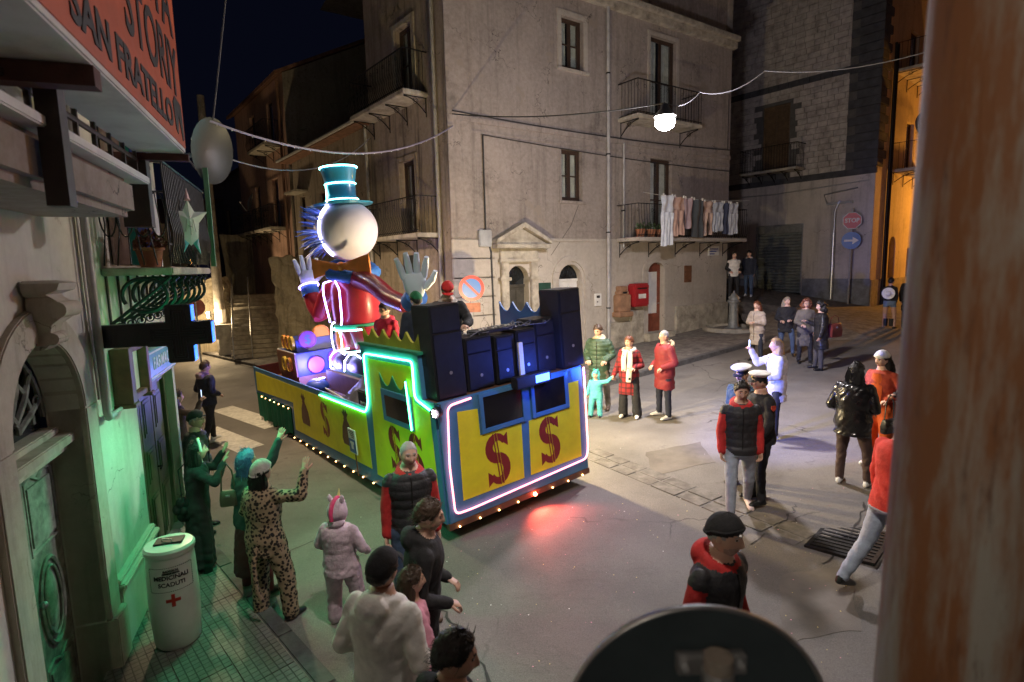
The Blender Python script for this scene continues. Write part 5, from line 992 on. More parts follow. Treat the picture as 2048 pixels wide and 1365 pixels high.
# ---------------------------------------------------------------- top-hatted showman figure (plain faceless stand-in)
FG = thing('carnival_figure', 'giant faceless papier-mache showman in blue top hat and red coat outlined in neon', 'carnival figure', FM @ T(1.18,5.0,1.0))
LAV = mat('papier_white', (.62,.6,.72), .6, .06, 3, .1, 30); REDC = mat('satin_red', (.34,.02,.035), .35, .2, 4, .15, 20, coat=.2); HATB = mat('hat_blue', (.02,.20,.36), .35, .2, 3, .1, 20, coat=.3); COLB = mat('collar_blue', (.04,.16,.5), .5, .2, 4, .15, 20); ORG = mat('figure_orange', (.75,.24,.04), .45, .15, 4, .1, 20); DKB = mat('boot_dark', (.05,.04,.08), .4, .2, 4, .1)
part('hat', HATB, FG, lambda b: b.lathe([(.56,3.68),(.58,3.71),(.32,3.74),(.27,3.86),(.28,4.1),(.34,4.38),(.33,4.39),(.02,4.36)],32), smooth=40)
for r, z in ((.30,3.78),(.285,4.08),(.345,4.385)): part('hat_neon', NCYAN, FG, lambda b: b.tube([(r*math.cos(a),r*math.sin(a),z) for a in np.linspace(0,6.2832,33)],.014,6), smooth=60)
part('hat_neon', NCYAN, FG, lambda b: b.tube([(-.3,-.0,3.78),(-.285,0,4.08)],.012,6))
part('head', LAV, FG, lambda b: b.sph((0,0,3.2),(.60,.64,.58),36,24), smooth=80)
part('head_neon', NWHITE, FG, lambda b: b.tube([(-.61*math.cos(a)*.95-.02,-.16,3.2+.6*math.sin(a)) for a in np.linspace(-.9,1.0,16)],.014,6), smooth=60)
b = MB()
for k in range(46):
    a, e = rng.uniform(.2,1.9), rng.uniform(-.6,.75); d = Vector((-math.sin(a)*math.cos(e),math.cos(a)*math.cos(e),math.sin(e))); p = Vector((0,0,3.2))+Vector((d.x*.58,d.y*.62,d.z*.56)); b.tube([p,p+d*.16,p+d*rng.uniform(.26,.4)+Vector((0,0,-.03))],[.028,.02,.003],6)
b.build('plume_spikes', mat('spike_blue',(.12,.2,.62),.4,.3,4,0), FG, smooth=60)
part('neck', LAV, FG, lambda b: b.cyl((0,0,2.45),(0,0,2.72),.09,n=14), smooth=40)
part('collar', COLB, FG, lambda b: (b.tube([(.42*math.cos(a),.46*math.sin(a),2.42+.12*math.sin(a)) for a in np.linspace(0,6.2832,25)],[.13+.02*math.sin(k*2.1) for k in range(25)],10)), smooth=60)
part('bow_tie', ORG, FG, lambda b: (b.sph((-.34,-.36,2.52),(.09,.09,.09),12,8), [b.loft([[Vector((-.34,-.36,2.52))+Vector((-s*.62*.55*t_,s*.55*t_,0))+Vector((.02*math.cos(q)-.07*t_*.0,.02*math.cos(q),(.05+.15*t_)*math.sin(q))) for q in np.linspace(0,6.28,10,endpoint=False)] for t_ in np.linspace(0.05,1,6)]) for s in (-1,1)]), smooth=60)
part('torso', REDC, FG, lambda b: b.loft([[(rx*math.cos(a),ry*math.sin(a),z) for a in np.linspace(0,6.2832,28,endpoint=False)] for z,rx,ry in ((1.36,.40,.52),(1.5,.44,.58),(1.75,.44,.62),(2.05,.42,.64),(2.25,.36,.58),(2.38,.25,.36),(2.45,.15,.18))]), smooth=50)
part('belt', GRP, FG, lambda b: b.loft([[(rx*math.cos(a),ry*math.sin(a),z) for a in np.linspace(0,6.2832,28,endpoint=False)] for z,rx,ry in ((1.30,.43,.56),(1.40,.46,.59))]), smooth=40)
part('coat_neon', NVIO, FG, lambda b: (b.tube(rnd([(-.47,.25,1.45),(-.47,.42,2.0),(-.42,.5,2.22),(-.40,-.1,2.28),(-.45,-.42,2.1),(-.47,-.40,1.5),(-.46,-.3,1.42)]),.016,6)), smooth=60)
part('trousers', REDC, FG, lambda b: [b.loft([[(cx+rx*math.cos(a),cy+ry*math.sin(a),z) for a in np.linspace(0,6.2832,18,endpoint=False)] for z,rx,ry in ((.85,.2,.24),(1.1,.24,.3),(1.34,.3,.36))]) for cx, cy in ((0,-.28),(0,.32))], smooth=50)
part('hem_neon', NCYAN, FG, lambda b: (b.tube([(-.24+.24*0-.25*abs(math.cos(a))*0-.26*math.sin(a)*1.0,-.28+.32*math.cos(a),.9+.0*a) for a in np.linspace(0,3.14,14)],.013,6), b.tube([(-.47*math.sin(a),.0+.6*math.cos(a),1.30) for a in np.linspace(0,3.14,18)],.013,6)), smooth=60)
part('gaiter', ORG, FG, lambda b: b.loft([[(-.1+rx*math.cos(a),.55+ry*math.sin(a),z) for a in np.linspace(0,6.2832,16,endpoint=False)] for z,rx,ry in ((.75,.16,.22),(1.0,.18,.25),(1.25,.16,.22),(1.38,.09,.12))]), smooth=50)
part('gaiter_neon', NWHITE, FG, lambda b: b.tube([(-.28,.55+.27*math.cos(a),1.05+.36*math.sin(a)) for a in np.linspace(-.9,4.0,22)],.013,6), smooth=60)
for cy, nm in ((-.35,'boot'),(.45,'boot')):
    o = part(nm, DKB, FG, lambda b: b.loft([[(-.15+w*s,cy+y,z) for s,z in ((-1,z0),(1,z0),(1,z1*.7+z0),(.6,z1+z0),(-.6,z1+z0),(-1,z1*.7+z0))] for y,w,z0,z1 in ((.5,.08,.42,.1),(.42,.17,.40,.24),(.1,.2,.40,.40),(-.2,.2,.40,.44),(-.42,.17,.40,.40),(-.48,.1,.42,.3))]), smooth=45)
    part('boot_neon', NWHITE, o, lambda b: b.tube([(-.36,cy+.46,.44),(-.36,cy+.4,.66),(-.36,cy+.1,.82),(-.36,cy-.2,.86),(-.36,cy-.46,.80)],.012,6), smooth=60); part('sole_stripe', GRP, o, lambda b: b.box(-.365,.06,cy-.46,cy+.44,.40,.46))
part('plinth', BRN, FG, lambda b: b.box(-.45,.35,-.8,.95,0,.40))
part('sleeve', REDC, FG, lambda b: (b.tube([(-.05,.5,2.22),(-.2,.95,1.95),(-.3,1.25,1.55)],[.2,.19,.17],14), b.tube([(-.3,1.25,1.5),(-.32,1.5,1.75),(-.32,1.62,2.0)],[.16,.17,.17],14)), smooth=60); part('sleeve', REDC, FG, lambda b: b.tube([(-.05,-.5,2.25),(-.1,-1.2,2.15),(-.15,-1.9,1.92),(-.18,-2.6,1.80)],[.2,.17,.15,.14],14), smooth=60)
[part('cuff', COLB, FG, lambda b: b.tube(q,[.19,.18],14), smooth=40) for q in ([(-.32,1.60,1.96),(-.32,1.68,2.14)],[(-.18,-2.75,1.85),(-.19,-2.95,1.96)])]; part('cuff_neon', NVIO, FG, lambda b: b.tube([(-.32+.205*math.cos(a),1.69+.205*math.sin(a)*.93,2.16-.08*math.sin(a)) for a in np.linspace(0,6.2832,22)],.014,6), smooth=60)
GLV = mat('glove_white', (.55,.62,.72), .6, .06, 4, .1, 30)
def glove(M, parent, s):
    def fn(b):
        b.loft([[M @ Vector((rx*math.cos(a),ry*math.sin(a),z)) for a in np.linspace(0,6.2832,14,endpoint=False)] for z,rx,ry in ((0,.09*s,.07*s),(.10*s,.13*s,.08*s),(.24*s,.15*s,.07*s),(.30*s,.12*s,.05*s))])
        for k, (x, l, t_) in enumerate(((-.12,.26,-.25),(-.04,.32,-.08),(.04,.31,.08),(.12,.25,.25))): b.tube([M @ Vector((x*s,0,.24*s)),M @ Vector(((x+t_*l*.5)*s,-.01*s,(.24+l*.55)*s)),M @ Vector(((x+t_*l)*s,-.05*s,(.24+l)*s))],[.042*s,.044*s,.03*s],8)
        b.tube([M @ Vector((.11*s,0,.1*s)),M @ Vector((.22*s,-.02*s,.2*s)),M @ Vector((.27*s,-.04*s,.31*s))],[.045*s,.045*s,.03*s],8)
    part('glove', GLV, parent, fn, smooth=60)
glove(T(-.32,1.68,2.13,R_(-20),R_(-8)), FG, 1.25); glove(T(-.2,-2.95,1.95,R_(-30),R_(10)), FG, 1.25)
# treasure chest with coins
CH = thing('treasure_chest', 'blue prop chest covered with purple and gold dollar coins behind the figure', 'prop chest', FM @ T(1.0,7.5,1.0))
CHB = mat('chest_blue', (.012,.03,.2), .45, .2, 4, .05); PUR = mat('coin_purple', (.22,.06,.3), .5, .15, 4, 0); GLD = mat('coin_gold', (.6,.42,.04), .45, .2, 5, 0); COR = mat('coin_orange', (.6,.2,.04), .45, .2, 5, 0)
part('box', CHB, CH, lambda b: (b.box(-.6,.6,-.7,.65,.2,.72), b.box(-.5,.5,-.5,.4,.721,1.0)), bevel=.012); part('edge_trim', WHITE, CH, lambda b: b.tube([(-.605,-.7,.73),(-.605,.66,.73),(.6,.66,.73)],.01,6))
def coin(M, r, m, rim, txt=True):
    o = part('coin', m, CH, lambda b: b.cyl((0,0,0),(0,-.05,0),r,n=26), M=M, smooth=30); part('rim', rim, o, lambda b: b.tube([(r*.93*math.cos(a),-.05,r*.93*math.sin(a)) for a in np.linspace(0,6.2832,27)],r*.055,6), smooth=60)
    if txt: text_part('$', r*1.4, BAG if rim != PUR else BLB, o, face_M(0,-.053,0), bold=.004)
SMx = lambda x,y,z: T(x,y,z) @ Matrix(((0,1,0,0),(-1,0,0,0),(0,0,1,0),(0,0,0,1)))
coin(T(-.2,-.705,.42),.19,PUR,PUR,False); coin(T(.28,-.705,.50),.19,PUR,PUR,False); coin(T(-.25,-.505,.98),.2,PUR,PUR); coin(T(.1,-.42,1.06),.2,COR,COR,False)
part('side_board', BRN, CH, lambda b: b.box(-.63,-.602,-.7,.65,.2,.72))
for y, z, m_ in ((-.3,.92,GLD),(-.02,.92,COR),(.26,.92,COR)): coin(SMx(-.505,y,z),.16,m_,GLD)
for y, z, m_ in ((-.35,.46,COR),(.0,.46,GLD)): coin(SMx(-.632,y,z),.16,m_,GLD)
part('coin_stand', BRN, CH, lambda b: b.box(-.6,.6,-.7,.65,.0,.2))
# clutter on the deck
pile = MB(); G_ = 15
V = [(.25+1.3*i/G_, 2.4+1.9*j/G_, 1.0+max(0,.62*math.sin(math.pi*i/G_)**.7*math.sin(math.pi*j/G_)**.6+.08*math.sin(i*2.3+j*1.7)+rng.normal(0,.03))) for j in range(G_+1) for i in range(G_+1)]
pile.add(V, [(j*(G_+1)+i,j*(G_+1)+i+1,(j+1)*(G_+1)+i+1,(j+1)*(G_+1)+i) for j in range(G_) for i in range(G_)])
tag(pile.build('tarpaulin', mat('grey_tarp',(.13,.13,.15),.6,.4,4,.6,14), M=FM, smooth=50), 'crumpled grey tarpaulin heaped on the float deck', 'tarpaulin')
bx_ = thing('equipment_box', 'black equipment box with white lettering beside the tower on the deck', 'box', FM @ T(.32,2.35,1.0)); part('box', BLK2, bx_, lambda b: b.box(-.25,.25,-.22,.3,0,.58), bevel=.02); text_part('PYREX',.13,WHITE,bx_,SMx(-.252,.03,.36) @ Matrix.Rotation(math.pi/2,4,'X'),bold=.003)
tag(MB().tube([(.12,3.0,1.22),(.14,3.7,1.3),(.16,4.4,1.34)],[.024,.022,.014],8).build('loose_pole', mat('pole_cream',(.6,.57,.48),.5,.1,5,0), M=FM, smooth=40), 'cream plastic pole lying along the float rail', 'pole')
tag(MB().sph((.5,5.9,1.12),(.22,.35,.14),12,8).build('blue_sack', mat('sack_blue',(.03,.09,.4),.5,.3,6,.5,18), M=FM, smooth=60), 'crumpled blue plastic sack on the float deck', 'sack')
# ================================================================ people
SKIN = mat('skin', (.58,.36,.27), .5, .10, 9, .08, 90); SKIN2 = mat('skin_tan', (.47,.27,.19), .5, .10, 9, .08, 90); LIP = mat('lips', (.33,.11,.10), .45, .1, 9, 0)
EYEW = mat('eye_white', (.6,.58,.55), .25, .02, 5, 0); IRIS = mat('iris', (.02,.014,.01), .15, .1, 5, 0); STUB = mat('stubble', (.33,.21,.16), .7, .2, 40, .1, 150); GREYST = mat('grey_stubble', (.42,.30,.25), .7, .2, 40, .1, 150)
def cloth(name, col, rough=.85, var=.2, bump=.45, bs=38, **k): return mat(name, col, rough, var, 9, bump, bs, bdist=.014, **k)
HB, HBR, HG, HBL, HRED = cloth('hair_black',(.012,.010,.009),.5), cloth('hair_brown',(.05,.028,.016),.5), cloth('hair_grey',(.33,.32,.31),.55), cloth('hair_blond',(.36,.24,.11),.5), cloth('hair_auburn',(.14,.045,.02),.5)
BLKC, NAVY, RED, JEAN, LJEAN, BLKD = cloth('black_cloth',(.014,.014,.016)), cloth('navy_cloth',(.018,.022,.04)), cloth('red_cloth',(.42,.02,.02)), cloth('denim',(.05,.08,.15)), cloth('grey_denim',(.30,.34,.42)), cloth('black_denim',(.02,.02,.024))
WHT, WSH, PNKS, BOOT, BRSH = cloth('white_cloth',(.76,.74,.70)), mat('white_shoe',(.7,.7,.7),.5,.08,8,.1), mat('pink_shoe',(.72,.58,.55),.5,.1,8,.1), mat('black_shoe',(.012,.012,.012),.35,.2,8,.1), mat('brown_shoe',(.09,.055,.035),.5,.2,8,.1)
def spots(name, base, dark, scale, thr):
    if name in MATS: return MATS[name]
    m, t, p, vec = mat_base(name); v = nd(t,'ShaderNodeTexVoronoi'); v.inputs['Scale'].default_value = scale; t.links.new(vec, v.inputs['Vector'])
    n = noise_(t, vec, scale*1.5, 3); a = nd(t,'ShaderNodeMath',operation='ADD'); t.links.new(v.outputs['Distance'], a.inputs[0]); s = nd(t,'ShaderNodeMath',operation='MULTIPLY'); t.links.new(n, s.inputs[0]); s.inputs[1].default_value = .5; t.links.new(s.outputs[0], a.inputs[1])
    t.links.new(mixc(t, ramp_(t, a.outputs[0], thr, thr+.06), dark, base), p.inputs['Base Color']); p.inputs['Roughness'].default_value = .9
    b = nd(t,'ShaderNodeBump'); b.inputs['Strength'].default_value = .4; b.inputs['Distance'].default_value = .01; t.links.new(noise_(t, vec, 60, 4), b.inputs['Height']); t.links.new(b.outputs[0], p.inputs['Normal']); MATS[name] = m; return m
def plaid(name, c1, c2, s):
    if name in MATS: return MATS[name]
    m, t, p, vec = mat_base(name); sx = nd(t,'ShaderNodeSeparateXYZ'); t.links.new(vec, sx.inputs[0]); out = c1
    for ax in (0, 2):
        w = nd(t,'ShaderNodeMath',operation='SINE'); q = nd(t,'ShaderNodeMath',operation='MULTIPLY'); t.links.new(sx.outputs[ax], q.inputs[0]); q.inputs[1].default_value = s; t.links.new(q.outputs[0], w.inputs[0])
        r = ramp_(t, w.outputs[0], .45, .6); h = nd(t,'ShaderNodeMath',operation='MULTIPLY'); t.links.new(r, h.inputs[0]); h.inputs[1].default_value = .6; out = mixc(t, h.outputs[0], out, c2)
    t.links.new(out, p.inputs['Base Color']); p.inputs['Roughness'].default_value = .9; MATS[name] = m; return m
LEO = spots('leopard_plush', (.33,.235,.15), (.018,.013,.011), 30, .68); COWS = spots('cow_scarf', (.6,.58,.5), (.015,.015,.015), 9, .42); PLAID = plaid('red_plaid', (.26,.018,.022), (.02,.012,.016), 62)
PJ = {}
def vn(v): v = np.array(v, float); return v/np.linalg.norm(v)
def head_verts(off=0.0):
    az = []; nu, nv = 52, 40
    for i in range(nu):
        t_ = 2*math.pi*i/nu; az.append(t_-.35*math.sin(t_))      # denser at the face (az 0 = front)
    V = []
    for j in range(nv+1):
        el = -math.pi/2+math.pi*j/nv
        for a in az: V.append((math.cos(el)*math.sin(a), math.cos(el)*math.cos(a), math.sin(el)))
    d = np.array(V); P = d*np.array([.077,.098,.120])
    x, y, z = P.T.copy(); f = np.clip((-.015-z)/.1, 0, 1); x = x*(1-.30*f**1.3); fr = (d[:,1] > 0)
    y = np.where(fr & (z < 0), y*(1-.10*f), y); y = np.where(~fr & (z < -.04), y*(1-.35*np.clip((-.04-z)/.08,0,1)), y)
    y = np.where(~fr & (z > -.03), y*1.08, y)
    ax = np.abs(x); g = lambda u, c, s: np.exp(-((u-c)/s)**2)
    nose = np.interp(z, [-.050,-.042,-.028,.0,.022,.035], [0,.45,1,.62,.25,0]); wid = np.interp(z, [-.04,-.025,.02], [.015,.0135,.008])
    dy = .024*nose*np.exp(-(x/wid)**2) - .011*g(ax,.031,.014)*g(z,.014,.011) + .005*g(z,.036,.009)*(ax < .05) + .006*g(x,0,.02)*(g(z,-.060,.004)+g(z,-.071,.005)) - .003*g(x,0,.024)*g(z,-.0655,.0022) + .007*g(x,0,.02)*g(z,-.098,.013) + .004*g(ax,.045,.016)*g(z,-.012,.016)
    y = y + dy*np.clip(d[:,1]*2,0,1)
    return np.stack([x,y,z],1), d, nu, nv
HV, HD, HNU, HNV = head_verts(); HF = [(j*HNU+i, j*HNU+(i+1)%HNU, (j+1)*HNU+(i+1)%HNU, (j+1)*HNU+i) for j in range(HNV) for i in range(HNU)]
HC = HV[np.array(HF)].mean(1)
def head_mats(beard, brow):
    x, y, z = HC.T; ax = np.abs(x); m = np.zeros(len(HF), int)
    if beard: m[(y > .015) & (z < -.030) & ~((ax < .02) & (z > -.046)) & (z+.35*ax < -.022)] = 5
    m[(y > .05) & (np.abs(ax-.031) < .0135) & (np.abs(z-.013) < .0062)] = 2; m[(y > .05) & (np.abs(ax-.031) < .0065) & (np.abs(z-.013) < .0062)] = 3
    m[(y > .05) & (ax > .014) & (ax < .049) & (np.abs(z-.037+.12*(ax-.03)) < .0048)] = 4; m[(y > .05) & (ax < .021) & (np.abs(z+.0655) < .0085)] = 1; return m
def shell(b, mask, t, mi=0, rib=0, rough=0.0, up=0.0):
    """shell over the skull where mask(x,y,z) > 0, thickness easing in from the edge"""
    k = mask(*HV.T); w = np.clip(k/.018, 0, 1); az = np.arctan2(HD[:,0], HD[:,1])
    q = t*w*(1+rough*rng.normal(size=len(HV))) + .002 + rib*np.sin(az*38)*w
    P = HV+HD*q[:,None]+np.array([0,0,1])*up*w[:,None]; ids = {}; V, F = [], []
    for f in HF:
        if all(k[i] > -.006 for i in f):
            ff = []
            for i in f:
                if i not in ids: ids[i] = len(V); V.append(P[i])
                ff.append(ids[i])
            F.append(ff)
    b.add(V, F, mi)
LINE = lambda y, f, s, bk: np.interp(y, [-.08,-.03,.03,.075], [bk, s, s+.01, f])
def hand_mesh(b, W, d, pn, side, pose, s, mi):
    """wrist W, direction d, palm normal pn; five separate fingers"""
    d = Vector(d).normalized(); pn = Vector(pn); pn = (pn-d*pn.dot(d)).normalized(); sx = d.cross(pn)*side
    L = lambda a, c, e: Vector(W)+(sx*a+pn*c+d*e)*s
    b.loft([[L(w*math.cos(q), th*math.sin(q), e) for q in np.linspace(0,6.2832,10,endpoint=False)] for e,w,th in ((-.03,.024,.02),(0,.027,.02),(.035,.038,.017),(.075,.042,.015),(.092,.038,.011))], mi)
    c1, c2, sp = {'open':(.05,.08,.16),'relax':(.45,.5,.04),'grip':(1.1,1.2,.0)}[pose]
    for x, l in ((-.030,.062),(-.010,.076),(.011,.072),(.030,.056)):
        P = [L(x,0,.082)]; a = 0
        for k, f in enumerate((.45,.32,.27)):
            a += c1 if k == 0 else c2; e = sp*x/.03
            P.append(P[-1]+(d*math.cos(a)*math.cos(e)+pn*math.sin(a)+sx*math.sin(e))*l*f*s)
        b.tube(P, [.0095*s,.0092*s,.0085*s,.0062*s], 6, mi)
    a = .2 if pose == 'grip' else .0
    P = [L(-.026,.004,.02), L(-.052,.012+.01*a,.045), L(-.062+.05*a,.022+.1*a,.072), L(-.062+.1*a,.032+.15*a,.092)]
    b.tube(P, [.0125*s,.0115*s,.010*s,.007*s], 6, mi)
def person(label, pos, hd, h=1.72, top=BLKC, sleeve=None, bottom=BLKD, shoes=BOOT, skin=SKIN, hair=HB, style='short', hat=None, hatm=None, bulk=.02, hem=.86, lbulk=.012, arms=None, legs=None, lean=0, turn=0, nod=0, tilt=0, female=False, hands='relax', puffer=0, beard=None, hood=None, collar=0, headk=1.0, skirt=None, bare=None, wide=1.0, flare=0, glasses=False, group=None, vox=None, z=None, gloves=None, zipc=None):
    s = h/1.75; x0, y0 = pos[:2]; rr = random.Random(int(abs(x0*971+y0*577)*10)); free = legs is None
    M = heading(x0, y0, hd, z); M = M @ Matrix.Scale(1, 4)
    root = thing('person', label, 'person', M, group); sleeve = sleeve or top
    A = {'L': ((-.2,.02,-1),(-.06,.28,-1)), 'R': ((.2,.02,-1),(.06,.28,-1))}; A.update(arms or {})
    if arms is None: A = {'L': ((-.2,rr.uniform(-.15,.1),-1),(rr.uniform(-.1,.25),rr.uniform(.2,.7),-1)), 'R': ((.2,rr.uniform(-.15,.1),-1),(rr.uniform(-.25,.1),rr.uniform(.2,.7),-1))}
    G = {'L': ((-.05,.02,-1),(-.02,-.04,-1)), 'R': ((.05,.02,-1),(.02,-.04,-1))}; G.update(legs or {})
    if free:
        k_ = rr.choice('LR'); e_ = -1 if k_ == 'L' else 1; G[k_] = ((e_*rr.uniform(.08,.2),rr.uniform(.08,.22),-1),(e_*.06,rr.uniform(-.12,.02),-1)); lean = lean+rr.uniform(-1,5); turn = turn+rr.uniform(-14,14); tilt = tilt+rr.uniform(-5,5)
    mats = [top, sleeve, bottom, shoes, skin, hood or top]; b = MB(); bones = []; UP = []
    def cap(p, q, r0, r1, mi, n=12):
        b.tube([p, q], [r0, r1], n, mi); b.sph(p, r0*.99, 10, 6, mi); b.sph(q, r1*.99, 10, 6, mi); bones.append((np.array(p,float), np.array(q,float), r0, r1, mi))
    # legs first, so that the pelvis height follows from the lower foot
    hipx = .098*wide; low = 0; J = {}
    for k, sg in (('L',-1),('R',1)):
        t_, q = vn(G[k][0]), vn(G[k][1]); hp = np.array([sg*hipx,0,0]); kn = hp+t_*.43; an = kn+q*.41; J[k] = (hp, kn, an, q); low = min(low, an[2]-.085)
    H0 = -low; up = lambda v: np.array(v)+np.array([0,0,H0])
    for k in 'LR':
        hp, kn, an, q = J[k]; hp, kn, an = up(hp), up(kn), up(an); lm = 2; sm = 4 if bare in ('legs','calf') else 2
        cap(hp, kn, (.088+lbulk)*wide, .060+lbulk, 2); cap(kn, an, .058+lbulk*1.1, .042+lbulk*1.2+flare, sm)
        fd = np.array([q[0]*.2+(.12 if k == 'R' else -.12), 1, 0]); fd[2] = -.35 if q[1] < -.45 else (.25 if q[1] > .45 else 0); fd = vn(fd); sole = an+np.array([0,0,-.045])
        rings = []; sd = np.cross(fd,[0,0,1]); sd = vn(sd); uu = np.cross(sd, fd)
        for e, w, hh in ((-.075,.02,.02),(-.065,.036,.04),(0,.042,.052),(.07,.045,.042),(.13,.048,.034),(.175,.038,.026),(.195,.02,.016)):
            rings.append([sole+fd*e+sd*w*math.cos(a)+uu*(hh*math.sin(a)-(.04-hh)*.75) for a in np.linspace(0,6.2832,12,endpoint=False)])
        b.loft(rings, 3); bones.append((sole-fd*.06, sole+fd*.18, .046, .04, 3)); bones.append((sole+np.array([0,0,.01]), an+np.array([0,0,-.005]), .05, .045, 3))
    Lr = Matrix.Rotation(-R_(lean), 3, 'X'); piv = np.array([0,0,H0+.02])
    def U(p): return np.array(Lr @ Vector(np.array(p)-np.array([0,0,.94])))+piv+np.array([0,0,.0])      # upper-body point given for hips at .94
    fw, fs = (.92, 1.0) if female else (1, 1); Bk = bulk
    prof = [(.80,.135,.10),(.88,.165,.118),(.95,.172 if female else .162,.12),(1.04,.148 if female else .155,.108),(1.12,.138 if female else .152,.103),(1.22,.158,.116 if female else .112),(1.32,.176*fw,.122),(1.40,.172*fw,.108),(1.455,.12,.085),(1.49,.07,.068),(1.56,.055,.06)]
    prof = [(z_, rx*wide, ry*(1+(wide-1)*1.3)) for z_, rx, ry in prof]
    if hem < .8: prof = [(hem+(.8-hem)*f, .165*wide+flare*.5*(1-f), .125) for f in (0,.35,.7)]+prof
    rings, PR = [], []
    for z_, rx, ry in prof:
        e = Bk if hem <= z_ < 1.47 else (.006 if z_ < hem else Bk*.3+(.02*collar if z_ < 1.53 else 0)); rx, ry = rx+e, ry+e; PR.append((z_, rx, ry))
        if abs(z_-hem) < .09 and z_ < hem: pass
        rings.append([U((rx*math.cos(a), ry*math.sin(a)-.012, z_)) for a in np.linspace(0,6.2832,20,endpoint=False)])
    b.loft(rings, 0)
    if hem >= .8: # hem lip
        i = np.interp(hem,[p[0] for p in PR],[p[1] for p in PR]); k2 = np.interp(hem,[p[0] for p in PR],[p[2] for p in PR]); b.loft([[U(((i+Bk*.55)*math.cos(a),(k2+Bk*.55)*math.sin(a)-.012,z_)) for a in np.linspace(0,6.2832,20,endpoint=False)] for z_ in (hem-.03,hem+.0,hem+.06)], 0)
    if skirt:
        b.loft([[U((rx*math.cos(a),ry*math.sin(a)-.01,z_)) for a in np.linspace(0,6.2832,20,endpoint=False)] for z_, rx, ry in ((skirt,.21,.19),((skirt+.9)/2,.195,.165),(.95,.17,.125))], 2)
        bones.append((U((0,0,skirt+.12)),U((0,0,.86)),.2,.16,2))
    for k, sg in (('L',-1),('R',1)):
        sh = U((sg*(.166*fw*wide+Bk*.25),-.01,1.408)); t_, q = vn(A[k][0]), vn(A[k][1]); el = sh+t_*.285; wr = el+q*.245
        cap(sh, el, .054*fw+Bk*.5, .045+Bk*.5, 1); UP.append(len(bones)-1); cap(el, wr, .045+Bk*.5, .033+Bk*.4, 1)
        J['w'+k] = (wr, q, t_)
    if hood: b.sph(U((0,-.105-Bk*.5,1.47)), (.115,.075,.085), 14, 10, 5); bones.append((U((-.05,-.11,1.48)),U((.05,-.11,1.48)),.085,.085,5)); b.tube([U((.1*math.sin(a)*1.05,.075*math.cos(a)-.01,1.475-.025*math.cos(a))) for a in np.linspace(.0,6.28,16)],.032,8,5); [bones.append((U((.1*math.sin(a),.085*math.cos(a)-.01,1.475-.03*math.cos(a))),U((.1*math.sin(a+.8),.085*math.cos(a+.8)-.01,1.475-.03*math.cos(a+.8))),.036,.036,5)) for a in (0,.8,1.6,2.4,3.2,4.0,4.8,5.6)]
    if collar: b.lathe([(.088,0),(.1,.02),(.092,.075),(.075,.08)],16,U((0,-.008,1.465)),0)
    me = bpy.data.meshes.new('tmp'); me.from_pydata(b.v, [], b.f); o = bpy.data.objects.new('tmp', me); COL.objects.link(o)
    bm = bmesh.new(); bm.from_mesh(me); bmesh.ops.recalc_face_normals(bm, faces=bm.faces); bm.to_mesh(me); bm.free()
    rm = o.modifiers.new('r','REMESH'); rm.mode = 'VOXEL'; rm.voxel_size = vox or .014; sm_ = o.modifiers.new('s','SMOOTH'); sm_.factor = .5; sm_.iterations = 4
    ev = o.evaluated_get(bpy.context.evaluated_depsgraph_get()); m2 = ev.to_mesh(); n = len(m2.vertices); V = np.empty(n*3); m2.vertices.foreach_get('co', V); V = V.reshape(-1,3)
    N = np.empty(n*3); m2.vertex_normals.foreach_get('vector', N); N = N.reshape(-1,3); F = np.array([tuple(p.vertices) for p in m2.polygons if len(p.vertices) == 4]); ev.to_mesh_clear(); bpy.data.objects.remove(o); bpy.data.meshes.remove(me)
    Li = np.array(Lr.transposed())
    def near(P):
        best = np.full(len(P), 9.0); idx = np.zeros(len(P), int); tt = np.zeros(len(P))
        for k, (p, q, r0, r1, mi) in enumerate(bones):
            d = q-p; t_ = np.clip(((P-p)@d)/max(d@d,1e-9),0,1); e = np.linalg.norm(P-p-t_[:,None]*d,axis=1)-(r0+(r1-r0)*t_); w = e < best; best[w] = e[w]; idx[w] = mi; tt[w] = t_[w]*np.linalg.norm(d)
            if k in UP and sleeve is not top: idx[w & (t_ < .2)] = 0
        Q = (P-piv)@Li.T+np.array([0,0,.94]); zz = [p[0] for p in PR]; rx = np.interp(Q[:,2],zz,[p[1] for p in PR]); ry = np.interp(Q[:,2],zz,[p[2] for p in PR])
        e = (np.sqrt((Q[:,0]/rx)**2+((Q[:,1]+.012)/ry)**2)-1)*np.minimum(rx,ry)+np.maximum(0,zz[0]-Q[:,2])*2+np.maximum(0,Q[:,2]-zz[-1])*2
        w = e < best+.004; best[w] = e[w]; zt = Q[:,2]; tm = np.where(zt > 1.492, 4, np.where(zt < hem-.012, 2, 0)); idx[w] = tm[w]; tt[w] = zt[w]; return idx, tt
    vi, vt = near(V); c = np.where((vi == 4) | (vi == 3), .15, 1.0); x, y, z_ = V.T; ph = x0*7+y0*3
    fold0 = 0
    fold = np.sin(21*z_+9*x+3*np.sin(11*y+ph)+ph)*np.sin(17*x+13*y+6*np.sin(8*z_)+ph*2)+.5*np.sin(44*z_+23*x+ph)*np.sin(31*y-19*x+ph)
    wz = z_+.35*np.sin(6*x+ph)*.2+.06*np.sin(9*y+ph*2); cr = np.abs(np.sin(26*wz+7*x*np.sin(ph)+5*y+ph))**3*(.5+.5*np.sin(7*z_+5*x+ph*3)); cr2 = np.abs(np.sin(38*(z_*.6+x*.8*np.sign(np.sin(ph)))+ph))**4*(.5+.5*np.sin(11*z_-6*y+ph))
    disp = (.0030*fold-.004*cr-.0065*cr2+.002)*c
